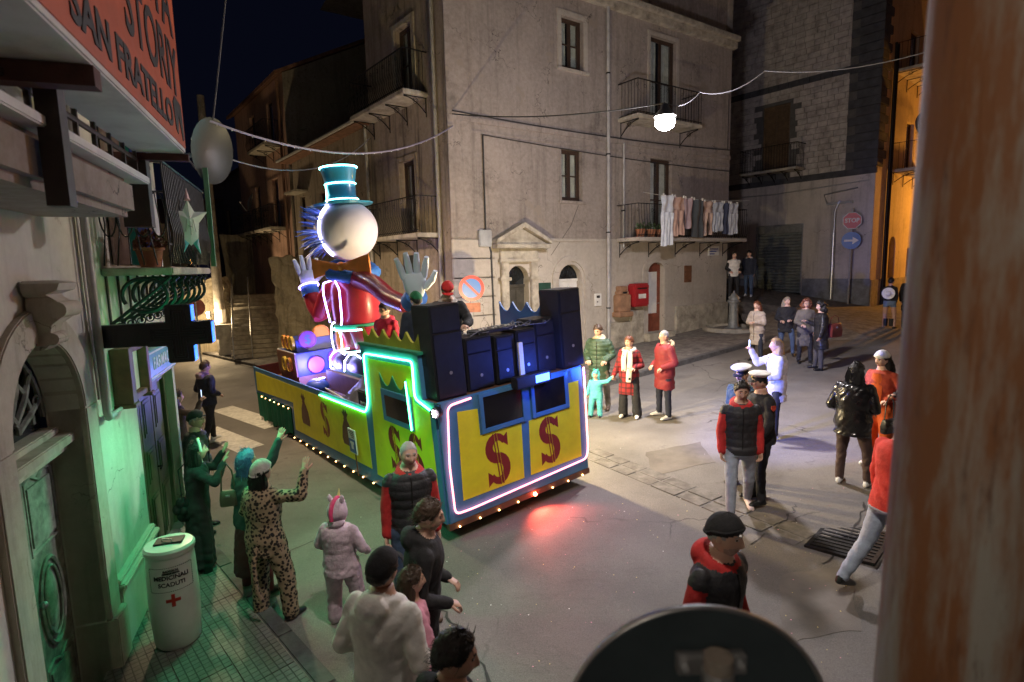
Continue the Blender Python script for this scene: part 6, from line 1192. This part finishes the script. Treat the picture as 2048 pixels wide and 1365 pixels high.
    if puffer: disp = disp*.5+np.where((vi == 0) | ((vi == 1) & (sleeve is top)), puffer*(np.abs(np.sin(math.pi*vt/.088))**.6-.6), 0)
    fm, _ = near(V[F].mean(1)); V = V+N*disp[:,None]
    if bare == 'legs': fm = np.where((fm == 2) & (V[F].mean(1)[:,2] < H0-.16), 4, fm)
    body = MB(); body.v = [tuple(p) for p in V]; body.f = [tuple(f) for f in F]; body.m = [int(q) for q in fm]
    # head (same mesh)
    hc = U((0,.012,1.635+.0)); k = headk; Hr = Matrix.Rotation(-R_(lean)*.6,3,'X') @ Matrix.Rotation(-R_(turn),3,'Z') @ Matrix.Rotation(-R_(nod),3,'X') @ Matrix.Rotation(R_(tilt),3,'Y')
    if headk != 1: hc = hc+np.array([0,0,.11*(headk-1)])
    HMx = Matrix.Translation(Vector(hc)) @ Hr.to_4x4() @ Matrix.Scale(k,4); hr = np.array(Hr); P = (HV*k)@hr.T+hc
    base = len(body.v); body.v += [tuple(p) for p in P]; body.f += [tuple(i+base for i in f) for f in HF]; hm = head_mats(beard, hair); remap = {0:4,1:6,2:7,3:8,4:9,5:10}; body.m += [remap[int(q)] for q in hm]
    for sg in (-1,1): body.sph(HMx @ Vector((sg*.077,-.004,.002)), (.010*k,.020*k,.031*k), 8, 6, 4, Hr)
    for kk, sg in (('L',-1),('R',1)):
        wr, q, t_ = J['w'+kk]; hp_ = hands if isinstance(hands, str) else hands.get(kk,'relax')
        if hp_ != 'none': hand_mesh(body, wr-q*.004, q, (-sg*.9,.45,0) if abs(q[2]) > .5 and q[2] < 0 else ((0,1,.2) if q[2] > .5 else (-sg*.2,.1,-1)), sg, hp_, 1.0, 11)
    for vv in range(len(body.v)): body.v[vv] = tuple(q*s for q in body.v[vv])
    bo = body.build('body', mats+[LIP,EYEW,IRIS,hair or HB,beard or skin,gloves or skin], root, fix=False, smooth=70)
    S = Matrix.Scale(s,4) @ HMx
    def piece(name, m_, fn, sm=60): q = MB(); fn(q); return q.build(name, m_, root, M=S, smooth=sm, fix=True)
    if style and style != 'none':
        fl = {'short':.074,'buzz':.082}.get(style,.074); th = {'short':.014,'buzz':.003,'curly':.03}.get(style,.018)
        piece('hair', hair, lambda q: (shell(q, lambda x,y,z: z-LINE(y,fl,-.0,-.055)+.15*np.maximum(0,np.abs(x)-.06)*(y>.0), th, 0, 0, .22 if style != 'buzz' else .1, .008 if style in ('short','curly') else 0),
            long_hair(q, style) if style in ('long','curly','wavy') else None, strands(q, style, fl, hat)))
    if hat == 'beanie': piece('beanie', hatm, lambda q: (shell(q, lambda x,y,z: z-LINE(y,.045,.018,-.01), .022, 0, .0018, 0, .012), shell(q, lambda x,y,z: np.minimum(z-LINE(y,.045,.018,-.01), LINE(y,.045,.018,-.01)+.045-z), .030, 0, .0022)))
    if hat in ('cap','flatcap'):
        piece(hat, hatm, lambda q: (shell(q, lambda x,y,z: z-LINE(y,.05,.03,.0), .02 if hat == 'cap' else .028, 0, 0, 0, .012), q.loft([[(w*math.cos(a),.075+l*math.sin(a),.058+zz-.02*math.cos(a)**2*1.0-.1*l*math.sin(a)) for a in np.linspace(0,math.pi,12)] for w,l,zz in ((.085,.035,0),(.083,.08 if hat == 'cap' else .055,-.004),(.083,.08 if hat == 'cap' else .055,.004),(.085,.035,.008))],closed=False,cap=False)))
    if hat == 'officer':
        piece('cap_band', BLKC, lambda q: (q.lathe([(.092,.035),(.094,.085)],24,(0,-.005,0),cap=False), q.loft([[(.085*math.cos(a),.07+l*math.sin(a),.045+zz-.012*math.cos(a)**2-.35*l*math.sin(a)) for a in np.linspace(0,math.pi,12)] for l,zz in ((.02,0),(.075,-.004),(.075,.003),(.02,.006))],closed=False,cap=False)))
        piece('cap_crown', WHT, lambda q: q.lathe([(.094,.085),(.135,.112),(.142,.125),(.12,.14),(.02,.146)],26,(0,-.005,0))); piece('cap_badge', mat('gold_badge',(.5,.35,.08),.35,.1,5,0,metal=.8), lambda q: q.sph((0,.098,.075),(.014,.008,.016),10,6))
    if hat == 'hood': piece('hood', hatm or top, lambda q: (shell(q, lambda x,y,z: np.where((y > .03), np.maximum(np.abs(x)-.062, np.maximum(z-.06,-.105-z)), .05)-.0, .034, 0, 0, 0, .006), q.sph((0,-.05,-.11),(.1,.09,.06),14,8)))
    if puffer or zipc:
        zz_ = [p[0] for p in PR]; q = MB(); q.tube([Vector(U((0,np.interp(z_,zz_,[p[2] for p in PR])-.006,z_))) for z_ in np.linspace(max(hem,.62)+.02,1.44,9)],.006,6); q.build('zip', zipc or IRON, root, M=Matrix.Scale(s,4))
    if glasses: piece('glasses', INK, lambda q: ([q.tube([(sg*.033+.022*math.cos(a),.104,.012+.017*math.sin(a)) for a in np.linspace(0,6.2832,15)],.0025,5) for sg in (-1,1)], q.tube([(-.011,.106,.014),(.011,.106,.014)],.0025,5), [q.tube([(sg*.055,.102,.015),(sg*.08,.0,.012)],.002,5) for sg in (-1,1)]))
    PJ[root.name] = ({q: Vector((J['w'+q][0]+vn(J['w'+q][1])*.075)*s) for q in 'LR'}, S, M, U, s)
    return root
def strands(q, style, fl, hat):
    k = HV[:,2]-LINE(HV[:,1],fl,0,-.055); ok = np.where(k > .004)[0]; V, F = [], []
    def strand(P, r):
        i0 = len(V); n = len(P)
        for j, p in enumerate(P):
            w = r*(1-.75*j/(n-1)); V.extend([(p[0]+w,p[1],p[2]),(p[0]-w*.5,p[1]+w*.87,p[2]),(p[0]-w*.5,p[1]-w*.87,p[2])])
        for j in range(n-1):
            for a in range(3): F.append((i0+j*3+a, i0+j*3+(a+1)%3, i0+j*3+3+(a+1)%3, i0+j*3+3+a))
    if not hat:
        L = {'buzz':.010,'short':.042,'curly':.05}.get(style,.05)
        for i in rng.choice(ok, 420):
            p = HV[i]+HD[i]*({'buzz':.001}.get(style,.008)); t = np.array([HD[i][0]*.5,-.75+.5*HD[i][2],-.25-.2*HD[i][2]]); t = t-HD[i]*(t@HD[i])*.75+rng.normal(0,.22,3); t /= np.linalg.norm(t); up = HD[i]*rng.uniform(.15,.55)
            l = L*rng.uniform(.6,1.25); strand([p, p+(t*.6+up)*l*.6, p+(t+up*.5)*l], .0030 if style != 'buzz' else .0016)
    if style in ('long','wavy','curly'):
        Lh = .36 if style == 'long' else (.28 if style == 'wavy' else .20)
        for i in range(260):
            a = rng.uniform(math.pi*.92, math.pi*2.08); w, dp = .10, .075; x, y = w*math.cos(a), -.05+dp*math.sin(a); z0 = rng.uniform(-.06,.06); l = Lh*rng.uniform(.6,1.12); wob = rng.normal(0,.014,2)
            strand([(x*.95,y+.01,z0),(x*1.08+wob[0],y-.006,z0-l*.33),(x*1.12-wob[0],y-.012+wob[1],z0-l*.66),(x*1.0+wob[1],y-.004,z0-l)], .0042)
    q.add(V, F)
def long_hair(q, style):
    L = .36 if style == 'long' else (.28 if style == 'wavy' else .20); n = 30
    rings = []
    for t_ in np.linspace(0,1,12):
        z_ = .03-L*t_; w = .088+(.03*math.sin(min(1,t_*1.4)*math.pi*.8) if style != 'curly' else .07*math.sin(math.pi*min(1,t_*.9+.15))); dp = .06+(.02 if style != 'curly' else .045)*math.sin(math.pi*t_); cy = -.045-.025*t_
        if t_ > .85: w *= 1-(t_-.85)*2.4; dp *= 1-(t_-.85)*2.4
        rings.append([(w*math.cos(a)*(1+.06*math.sin(a*9+t_*5)), cy+dp*math.sin(a)*(1+.05*math.sin(a*7)), z_+.008*math.sin(a*5)) for a in np.linspace(0,6.2832,n,endpoint=False)])
    q.loft(rings)
    if style == 'curly':
        for i in range(70): a, e, r = rng.uniform(.9,5.4), rng.uniform(-1.0,1.2), .115; q.sph((r*math.sin(a)*math.cos(e),r*math.cos(a)*math.cos(e)-.02,r*math.sin(e)+.01),rng.uniform(.018,.034),7,5)
def gxy(u, v): p = gp(u, v); return (p[0], p[1])
def hand_at(r, k): return PJ[r.name][2] @ PJ[r.name][0][k]
def on_head(r, name, m_, fn, sm=60): q = MB(); fn(q); return q.build(name, m_, r, M=PJ[r.name][1], smooth=sm)
def on_body(r, name, m_, fn, sm=60): q = MB(); fn(q); return q.build(name, m_, r, M=Matrix.Scale(PJ[r.name][4],4), smooth=sm)
VEST = cloth('black_vest',(.018,.018,.022),.6); DOWN = {'L':((-.16,.0,-1),(-.05,.15,-1)),'R':((.16,.0,-1),(.05,.15,-1))}
POCK = {'L':((-.35,-.2,-1),(.35,.75,-.35)),'R':((.35,-.2,-1),(-.35,.75,-.35))}
# --- foreground
person('grey-haired man in black padded vest over a red hoodie beside the float', (-1.02,5.28), 163, 1.79, VEST, RED, JEAN, BRSH, SKIN, HG, 'buzz', bulk=.03, hem=.90, puffer=.010, hood=RED, arms=DOWN, turn=-8, nod=6, beard=GREYST, vox=.012, wide=1.06)
person('young man in black hoodie seen in profile with brown brushed-up hair', (-.71,3.97), 82, 1.76, BLKC, None, BLKD, BOOT, SKIN, HBR, 'short', bulk=.028, hem=.82, hood=BLKC, beard=STUB, nod=6, vox=.012, arms=POCK)
person('man in off-white hoodie and black cap seen from behind', (-.83,3.25), 22, 1.76, WHT, None, JEAN, WSH, SKIN2, HB, 'short', 'cap', BLKC, bulk=.035, hem=.80, hood=WHT, vox=.012, wide=1.08, arms=POCK)
person('short person in pink jacket half hidden behind the off-white hoodie', (-.74,3.66), 60, 1.42, cloth('pink_jacket',(.62,.26,.34)), None, BLKD, WSH, SKIN, HBR, 'long', bulk=.035, hem=.80, female=True, arms={'R':((.55,.2,-.8),(.1,.6,-.7))})
person('dark-haired man in black jacket at the bottom of the view', (-.32,2.48), 78, 1.74, BLKC, None, BLKD, BOOT, SKIN2, HB, 'short', bulk=.03, hem=.8, hood=BLKC, beard=STUB, nod=8, vox=.012)
bm_ = person('man in black beanie and black vest over red hoodie facing the lens', (1.25,3.36), 146, 1.78, VEST, RED, JEAN, BOOT, SKIN, HG, 'buzz', 'beanie', BLKC, bulk=.03, hem=.86, hood=RED, turn=-16, vox=.012, beard=GREYST, puffer=.006)
on_head(bm_, 'beanie_mark', WHITE, lambda q: q.prism([(.03,.055),(.045,.05),(.062,.062),(.046,.056),(.036,.062)],.098,.113), None)
# --- left pavement
UNI = cloth('unicorn_plush',(.52,.40,.47),.9,.35,.5,60)
u_ = person('child in pale pink unicorn onesie with hood up seen from behind', gxy(690,1245), 12, 1.22, UNI, None, UNI, UNI, SKIN, HBR, 'none', 'hood', UNI, bulk=.06, hem=.80, lbulk=.05, headk=1.22, wide=1.15, vox=.013, arms={'L':((-.5,.1,-1),(.1,.7,-.5)),'R':((.5,.1,-1),(-.1,.7,-.5))})
on_head(u_, 'horn', mat('horn_gold',(.6,.48,.2),.4,.1,5,0), lambda q: q.tube([(0,.03,.15),(0,.05,.2),(0,.065,.25)],[.022,.014,.003],10)); on_head(u_, 'ear', UNI, lambda q: q.tube([(-.07,-.01,.13),(-.085,-.02,.18),(-.08,-.02,.21)],[.03,.026,.006],10)); on_head(u_, 'ear', UNI, lambda q: q.tube([(.07,-.01,.13),(.085,-.02,.18),(.08,-.02,.21)],[.03,.026,.006],10)); on_head(u_, 'mane', mat('mane_pink',(.65,.05,.16),.8,.2,9,.4), lambda q: q.tube([(0,.06,.155),(0,.0,.165),(0,-.08,.13),(0,-.13,.05),(0,-.14,-.06)],[.02,.026,.03,.03,.022],10))
le = person('person in leopard print onesie and pale beanie waving with the right arm', gxy(545,1238), 22, 1.66, LEO, None, LEO, BOOT, SKIN, HB, 'wavy', 'beanie', cloth('pale_beanie',(.45,.42,.38)), bulk=.04, hem=.80, lbulk=.035, female=True, wide=1.08, vox=.013, hands={'R':'open','L':'relax'}, arms={'R':((.85,.25,.05),(-.05,.35,.9)),'L':((-.45,.15,-.9),(-.1,.7,-.5))}, nod=-8)
on_body(le, 'tail', LEO, lambda q: q.tube([(.03,-.16,.92),(.06,-.24,.75),(.1,-.26,.5),(.14,-.24,.36)],[.03,.028,.026,.022],8))
bw = person('woman with metallic blue wig raising one arm high towards the float', (-2.91,5.92), 25, 1.64, cloth('bottle_green_coat',(.02,.06,.05)), None, cloth('wine_skirt',(.09,.02,.025)), BOOT, SKIN, cloth('blue_wig',(.05,.16,.30),.3,.3,.5,60), 'long', bulk=.03, hem=.82, female=True, skirt=.30, vox=.014, hands={'R':'open'}, arms={'R':((.45,.35,.75),(.2,.35,.95)),'L':((-.3,.1,-1),(.1,.6,-.6))}, nod=-10)
cd_ = person('woman in long black dress lifting both hands to her face by the pharmacy door', gxy(412,1150), 62, 1.64, BLKC, None, BLKC, mat('green_shoe',(.10,.13,.10),.5,.2,8,.1), SKIN, HB, 'long', bulk=.025, hem=.80, female=True, skirt=.16, vox=.014, hands='open', arms={'L':((-.55,.6,-.35),(.35,.45,.85)),'R':((.55,.6,-.35),(-.35,.45,.85))}, nod=-6)
on_head(cd_, 'headband', WHT, lambda q: q.tube([(.095*math.cos(a),.02,.03+.115*math.sin(a)) for a in np.linspace(-.2,3.34,18)],.016,8)); [on_head(cd_, 'headband_flower', mat('flower_lime',(.45,.6,.08),.5,.1,5,0), lambda q: q.sph((.1*math.cos(a),.03,.03+.125*math.sin(a)),.022,8,5)) for a in (2.2,2.7,3.2)]
person('man in dark flat cap and glasses looking up from the pharmacy doorway', (-4.42,7.66), 75, 1.70, cloth('dark_padded',(.02,.03,.032),.6), None, BLKD, BOOT, SKIN, HG, 'buzz', 'flatcap', cloth('green_cap',(.03,.05,.04)), bulk=.045, hem=.82, puffer=.012, glasses=True, nod=-10, vox=.015)
person('young man in navy jacket walking away across the crossing', (-6.6,12.05), 30, 1.78, NAVY, None, BLKD, WSH, SKIN, HBR, 'short', bulk=.045, hem=.85, hood=cloth('mauve_hood',(.30,.21,.24)), arms=POCK, legs={'L':((-.04,.25,-1),(-.02,.05,-1)),'R':((.05,-.2,-1),(.02,-.35,-1))}, vox=.017)
pw = person('woman in brown coat lifting a phone at the far edge of the pharmacy', (-5.78,9.55), 50, 1.66, cloth('brown_coat',(.05,.032,.024)), None, BLKD, BOOT, SKIN, HBR, 'long', bulk=.03, hem=.6, female=True, arms={'R':((.4,.7,-.2),(0,.4,.9))}, hands={'R':'grip'}, vox=.017)
# --- on the float
def fpos(x, y, z): q = FM @ Vector((x, y, z)); return q
def fperson(lab, x, y, z, hd, **k): q = fpos(x,y,z); return person(lab, (q.x,q.y), hd, z=q.z, **k)
fperson('young man in red hoodie and glasses standing on the float below the figure', 1.0,3.55,1.02, 205, h=1.78, top=cloth('crimson_hoodie',(.5,.02,.05)), bottom=JEAN, hair=HB, bulk=.03, hem=.84, hood=cloth('crimson_hoodie',(.5,.02,.05)), glasses=True, turn=25, nod=12, vox=.015)
fperson('long-haired girl in dark blue jacket with her back turned on the float', 1.15,2.45,1.0, 350, h=1.66, top=cloth('petrol_jacket',(.015,.05,.085)), bottom=BLKD, hair=HBR, style='long', bulk=.03, female=True, vox=.016)
dj = fperson('DJ in red cap leaning over the desk behind the tall loudspeaker', .95,1.25,1.42, 175, h=1.76, top=BLKC, bottom=BLKD, hair=HB, hat='cap', hatm=cloth('cap_red',(.5,.02,.02)), bulk=.05, hem=.82, puffer=.012, nod=32, lean=14, hood=cloth('grey_hood',(.4,.38,.36)), vox=.015, arms={'L':((-.4,.5,-.8),(.2,.9,-.1)),'R':((.4,.5,-.8),(-.2,.9,-.1))})
fperson('person in green cap standing behind the DJ', .75,1.85,1.3, 330, h=1.72, top=NAVY, bottom=BLKD, hair=HB, hat='cap', hatm=cloth('cap_green',(.01,.13,.05)), bulk=.04, vox=.017)
# --- group by the corner house
gm = person('tall man in long dark green padded coat looking down at the toddler', (1.86,12.06), 205, 1.82, cloth('forest_coat',(.035,.07,.045),.6), None, cloth('khaki_trousers',(.16,.13,.10)), BRSH, SKIN, HBR, 'short', bulk=.065, hem=.55, puffer=.016, hood=cloth('cream_lining',(.5,.46,.32)), arms=POCK, nod=22, vox=.018, beard=STUB)
tur = spots('turquoise_plush', (.10,.48,.52), (.07,.34,.40), 10, .4)
td = person('toddler in fluffy turquoise hooded onesie holding a hand', gxy(1193,834), 205, .92, tur, None, tur, NAVY, SKIN, HBR, 'none', 'hood', tur, bulk=.06, hem=.80, lbulk=.05, headk=1.42, wide=1.15, arms={'L':((-.8,.2,.15),(-.7,.1,.75)),'R':((.35,.1,-1),(.1,.3,-.9))}, vox=.016)
on_head(td, 'eye_stalk', mat('stalk_green',(.02,.35,.25),.4,.1,5,0), lambda q: (q.sph((.05,.05,.16),.03,10,7), q.sph((-.06,.04,.165),.03,10,7)))
pl_ = person('woman in red plaid coat with black and white scarf holding the toddler', (2.34,11.27), 205, 1.64, PLAID, None, BLKD, WSH, SKIN, HRED, 'short', bulk=.05, hem=.52, female=True, lbulk=.03, flare=.03, arms={'R':((.25,.1,-1),(.3,.3,-.8)),'L':((-.35,-.1,-1),(.4,.8,-.1))}, turn=30, nod=8, vox=.017, hands={'R':'grip'})
on_body(pl_, 'scarf', COWS, lambda q: (q.tube([(.115*math.sin(a),.1*math.cos(a)-.005,1.48-.02*math.cos(a)) for a in np.linspace(0,6.28,18)],.042,10), q.tube([(-.05,.13,1.46),(-.07,.21,1.25),(-.05,.215,1.0),(-.04,.22,.82)],[.05,.055,.06,.055],8,sq=(.45,1)), q.tube([(.06,.12,1.46),(.07,.205,1.3),(.06,.215,1.05)],[.05,.055,.05],8,sq=(.45,1))))
on_head(pl_, 'hair_bun', HRED, lambda q: q.sph((.03,-.12,.06),(.05,.045,.05),12,8))
rm_ = person('smiling grey-haired man in dark red parka with hands in pockets', (2.99,11.06), 255, 1.74, cloth('maroon_parka',(.22,.018,.022),.7), None, NAVY, WSH, SKIN, HG, 'buzz', bulk=.06, hem=.60, wide=1.08, arms=POCK, vox=.017, nod=-6, legs={'L':((-.14,.02,-1),(-.05,-.03,-1)),'R':((.14,.02,-1),(.05,-.03,-1))})
on_body(rm_, 'fur_hood', cloth('tan_fur',(.42,.32,.20),.95,.3,.8,120), lambda q: [q.sph((.13*math.sin(a),-.10-.05*math.cos(a),1.49+.03*math.cos(a*2)),.045,8,6) for a in np.linspace(-1.6,1.6,9)])
# --- right side
ph = person('blonde girl in pale jacket holding up a phone in the street', (4.46,9.48), 275, 1.68, cloth('pale_jacket',(.55,.55,.60)), None, BLKD, WSH, SKIN, HBL, 'long', bulk=.05, hem=.66, female=True, puffer=.008, arms={'R':((.25,.75,-.35),(.0,.45,.9)),'L':((-.25,.2,-1),(.25,.85,-.2))}, hands={'R':'grip','L':'grip'}, vox=.015, nod=-4)
UNIF = cloth('uniform_black',(.012,.013,.017))
person('municipal officer in white cap and dark green jacket beside his colleague', gxy(1482,968), 235, 1.68, cloth('uniform_green',(.025,.05,.04)), None, UNIF, BOOT, SKIN2, HB, 'buzz', 'officer', bulk=.04, hem=.82, nod=10, vox=.015)
of = person('municipal officer in white cap and black uniform with sleeve badge', gxy(1516,1002), 262, 1.70, UNIF, None, UNIF, BOOT, SKIN2, HB, 'buzz', 'officer', bulk=.035, hem=.86, wide=1.08, arms={'L':((-.25,.1,-1),(.1,.6,-.8)),'R':((.2,.0,-1),(.05,.3,-1))}, vox=.014)
on_body(of, 'sleeve_badge', mat('badge_red',(.45,.05,.03),.5,.2,9,0), lambda q: q.prism([(-.03,.03),(.03,.03),(.03,-.01),(0,-.04),(-.03,-.01)],-.004,.004), None).matrix_basis = Matrix.Scale(1.0,4) @ T(-.295,.02,1.32,R_(90)); on_body(of, 'name_tape', WHT, lambda q: q.box(.04,.13,.158,.166,1.33,1.35), None)
person('boy in red hoodie and black vest walking in grey jeans', (2.77,6.76), 190, 1.74, VEST, RED, LJEAN, PNKS, SKIN2, HB, 'short', bulk=.03, hem=.88, hood=RED, puffer=.006, nod=12, legs={'R':((.06,.36,-1),(.02,.12,-1)),'L':((-.10,-.22,-1),(-.12,-.7,-1))}, arms={'R':((.2,.0,-1),(-.0,.3,-1)),'L':((-.2,-.1,-1),(0,.35,-1))}, vox=.013)
TIGHT = cloth('sheer_tights',(.07,.04,.035),.6)
lw = person('long-haired woman in black leather jacket and sheer tights', (4.54,7.40), 48, 1.66, mat('black_leather',(.012,.011,.012),.3,.3,7,.35,30,coat=.3), None, TIGHT, WSH, SKIN, HB, 'long', bulk=.06, hem=.74, female=True, lbulk=.012, wide=1.1, arms=POCK, vox=.014)
ORS = cloth('orange_fleece',(.60,.10,.015))
ow = person('woman in orange tracksuit and white ribbed beanie talking to her friend', (5.24,7.92), 245, 1.66, cloth('rust_jacket',(.38,.05,.02)), None, ORS, WSH, SKIN, HB, 'long', 'beanie', cloth('ribbed_white',(.66,.66,.62)), bulk=.04, hem=.90, female=True, lbulk=.04, arms={'L':((-.6,-.1,-.8),(.6,.5,-.4)),'R':((.3,.0,-1),(-.1,.6,-.7))}, vox=.014, nod=8)
on_body(ow, 'shirt_front', ORS, lambda q: q.loft([[(w*math.sin(a),(.152+.006)*math.cos(a)*1.0,z_) for a in np.linspace(-.55,.55,8)] for z_,w in ((1.0,.14),(1.2,.17),(1.36,.16),(1.45,.11))],cap=False,closed=False))
ep = person('person with a small black handbag mostly hidden behind the rusty pole', (5.62,7.45), 265, 1.68, BLKC, None, BLKD, BOOT, SKIN, HBR, 'long', bulk=.03, female=True, arms={'R':((.1,.6,-.8),(0,.95,-.1))}, hands={'R':'grip'})
person('man in red jacket and faded jeans striding behind the rusty pole', gxy(1778,1185), 72, 1.78, cloth('scarlet_jacket',(.5,.03,.02)), None, LJEAN, BOOT, SKIN2, HB, 'short', bulk=.04, hem=.86, lean=6, legs={'L':((-.05,-.42,-1),(-.04,-.85,-1)),'R':((.05,.4,-1),(.02,.15,-1))}, arms={'L':((-.25,.1,-1),(-.1,.25,-1)),'R':((.2,-.3,-1),(.0,.1,-1))}, vox=.013)
# --- far right
person('auburn-haired woman in beige padded coat with folded arms', gxy(1512,722), 235, 1.62, cloth('beige_coat',(.36,.30,.25)), None, NAVY, BOOT, SKIN, HRED, 'wavy', bulk=.06, hem=.5, puffer=.012, female=True, arms={'L':((-.3,.15,-1),(.75,.7,.1)),'R':((.3,.15,-1),(-.75,.7,.05))}, vox=.02)
person('grey-blonde woman in black coat and blue jeans', gxy(1570,712), 205, 1.62, BLKC, None, JEAN, BOOT, SKIN, cloth('ash_blonde',(.27,.22,.16),.5), 'wavy', bulk=.05, hem=.72, female=True, wide=1.12, arms={'L':((-.3,.1,-1),(.6,.8,-.1)),'R':((.3,.1,-1),(-.5,.8,-.2))}, turn=-25, vox=.02)
person('curly red-haired woman in open grey coat and glasses', gxy(1607,726), 195, 1.66, cloth('grey_coat',(.13,.115,.095)), None, BLKD, BOOT, SKIN, HRED, 'curly', bulk=.04, hem=.48, female=True, glasses=True, arms={'R':((.3,.1,-1),(-.4,.8,-.2))}, turn=10, vox=.02)
person('curly dark-haired woman in black quilted coat carrying a large red bag', gxy(1638,740), 285, 1.66, mat('quilted_black',(.016,.016,.018),.35,.2,7,.6,22), None, cloth('grey_leggings',(.07,.065,.062)), BOOT, SKIN, HB, 'curly', bulk=.05, hem=.55, puffer=.012, female=True, arms={'R':((.25,.2,-1),(0,.9,.4))}, vox=.02)
tz = at_y(1466,598,21.6); person('teenager in white printed top and black sleeves by the house corner', (tz[0],tz[1]), 185, 1.74, WHT, BLKC, BLKD, WSH, SKIN, HB, 'short', bulk=.03, z=tz[2], vox=.022, arms=POCK)
tz = at_y(1496,594,22.0); person('teenager in dark jacket with white hood strings by the roller shutter', (tz[0],tz[1]), 215, 1.76, NAVY, None, JEAN, WSH, SKIN, HB, 'short', bulk=.05, z=tz[2], hood=WHT, vox=.022, nod=15, legs={'L':((-.05,.25,-1),(-.02,-.1,-1)),'R':((.05,-.2,-1),(.02,-.3,-1))})
cg = person('girl in denim shorts with a white cowboy hat hung on her back', gxy(1776,658), 48, 1.64, BLKC, None, cloth('blue_shorts',(.13,.18,.27)), BOOT, SKIN2, HB, 'short', bulk=.02, hem=.98, female=True, bare='legs', vox=.022)
on_body(cg, 'cowboy_hat', WHT, lambda q: (q.cyl((0,-.20,1.24),(0,-.215,1.24),.2,n=24), q.tube([(0,-.21,1.24),(0,-.28,1.24),(0,-.32,1.25)],[.1,.095,.06],16))); [on_body(cg, 'boot_shaft', BOOT, lambda q: q.tube([(sg*.09,-.02,.1),(sg*.085,-.01,.36)],[.062,.075],12)) for sg in (-1,1)]
person('companion in dark coat walking with the girl in denim shorts', (12.75,18.2), 48, 1.72, BLKC, None, BLKD, BOOT, SKIN, HG, 'short', bulk=.05, hem=.6, vox=.024)
# --- things held or carried
def held(name, label, cat, P, rz=0): return thing(name, label, cat, T(P[0],P[1],P[2],rz))
for r, l, rz in ((ph,'phone held up by the blonde girl in the pale jacket',R_(-95)),(pw,'phone held up by the woman in the brown coat',R_(-50))):
    P = hand_at(r,'R'); t = held('phone', l, 'phone', (P.x,P.y,P.z+.05), rz); part('case', BLK2, t, lambda b: b.box(-.037,.037,-.005,.004,-.07,.08), bevel=.004); part('screen', emit('phone_screen',(.55,.7,1),1.6), t, lambda b: b.box(-.033,.033,-.0065,-.0055,-.065,.075))
def bag(label, P, w, h, d, m_, rz=0, strap=.25, shop=False):
    t = held('handbag', label, 'handbag', P, rz); part('body', m_, t, lambda b: b.loft([[(a*w/2*k,c*d/2*q,z_*h) for a,c in ((-1,-.7),(-.85,-1),(.85,-1),(1,-.7),(1,.7),(.85,1),(-.85,1),(-1,.7))] for z_,k,q in ((-1,.9,.8),(-.95,1,1),(-.5,1.02,1.1),(-.05,.9,.7),(0,.86,.5))]), bevel=.008); part('strap', m_, t, lambda b: b.tube([(-w*.4,0,-.02),(-w*.3,0,strap*.7),(0,0,strap),(w*.3,0,strap*.7),(w*.4,0,-.02)],.009,6), smooth=50); part('clasp', GALV, t, lambda b: b.box(-.02,.02,-d*.5-.004,-d*.36,-h*.35,-h*.22))
LEA = mat('black_bag',(.014,.013,.013),.3,.3,8,.2,60,coat=.3)
P = hand_at(ep,'R'); bag('small glossy black handbag hanging from a chain beside the rusty pole', (P.x-.02,P.y-.03,P.z-.32), .24,.2,.09, LEA, .4, .34)
P = gp(1662,735); bag('large dark red leather bag on the arm of the quilted coat', (P[0]-.05,P[1]-.15,gz(P[0],P[1])+1.12), .46,.34,.16, mat('red_bag',(.17,.03,.025),.4,.3,8,.2,60), .5, .2)
P = gp(1575,712); bag('black shoulder bag of the grey-blonde woman', (P[0]+.12,P[1]-.3,gz(P[0],P[1])+.98), .28,.22,.1, LEA, .2, .5)
P = gp(468,1190); q_ = at_y(457,990,5.8); bag('small olive bag hanging from the shoulder of the woman in the blue wig', (q_[0],q_[1],q_[2]+.05), .17,.17,.09, mat('olive_bag',(.06,.07,.04),.5,.2,8,.2,60), .3, .3)
sb_ = held('sequin_bag','black sequinned flower-shaped bag hanging beside the long black dress','handbag',tuple(at_y(376,1018,6.35))); SEQ = mat('sequin_black',(.02,.022,.024),.2,.4,40,.9,160,.6)
for a in range(6): part('lobe', SEQ, sb_, lambda b: b.sph((.09*math.cos(a*1.047),-.02,.09*math.sin(a*1.047)),(.075,.06,.075),14,9), smooth=60)
part('centre', SEQ, sb_, lambda b: b.sph((0,-.05,0),(.06,.05,.06),14,9), smooth=60); part('strap', BLKC, sb_, lambda b: b.tube([(-.06,0,.12),(-.1,.05,.45),(0,.06,.55)],.007,5))
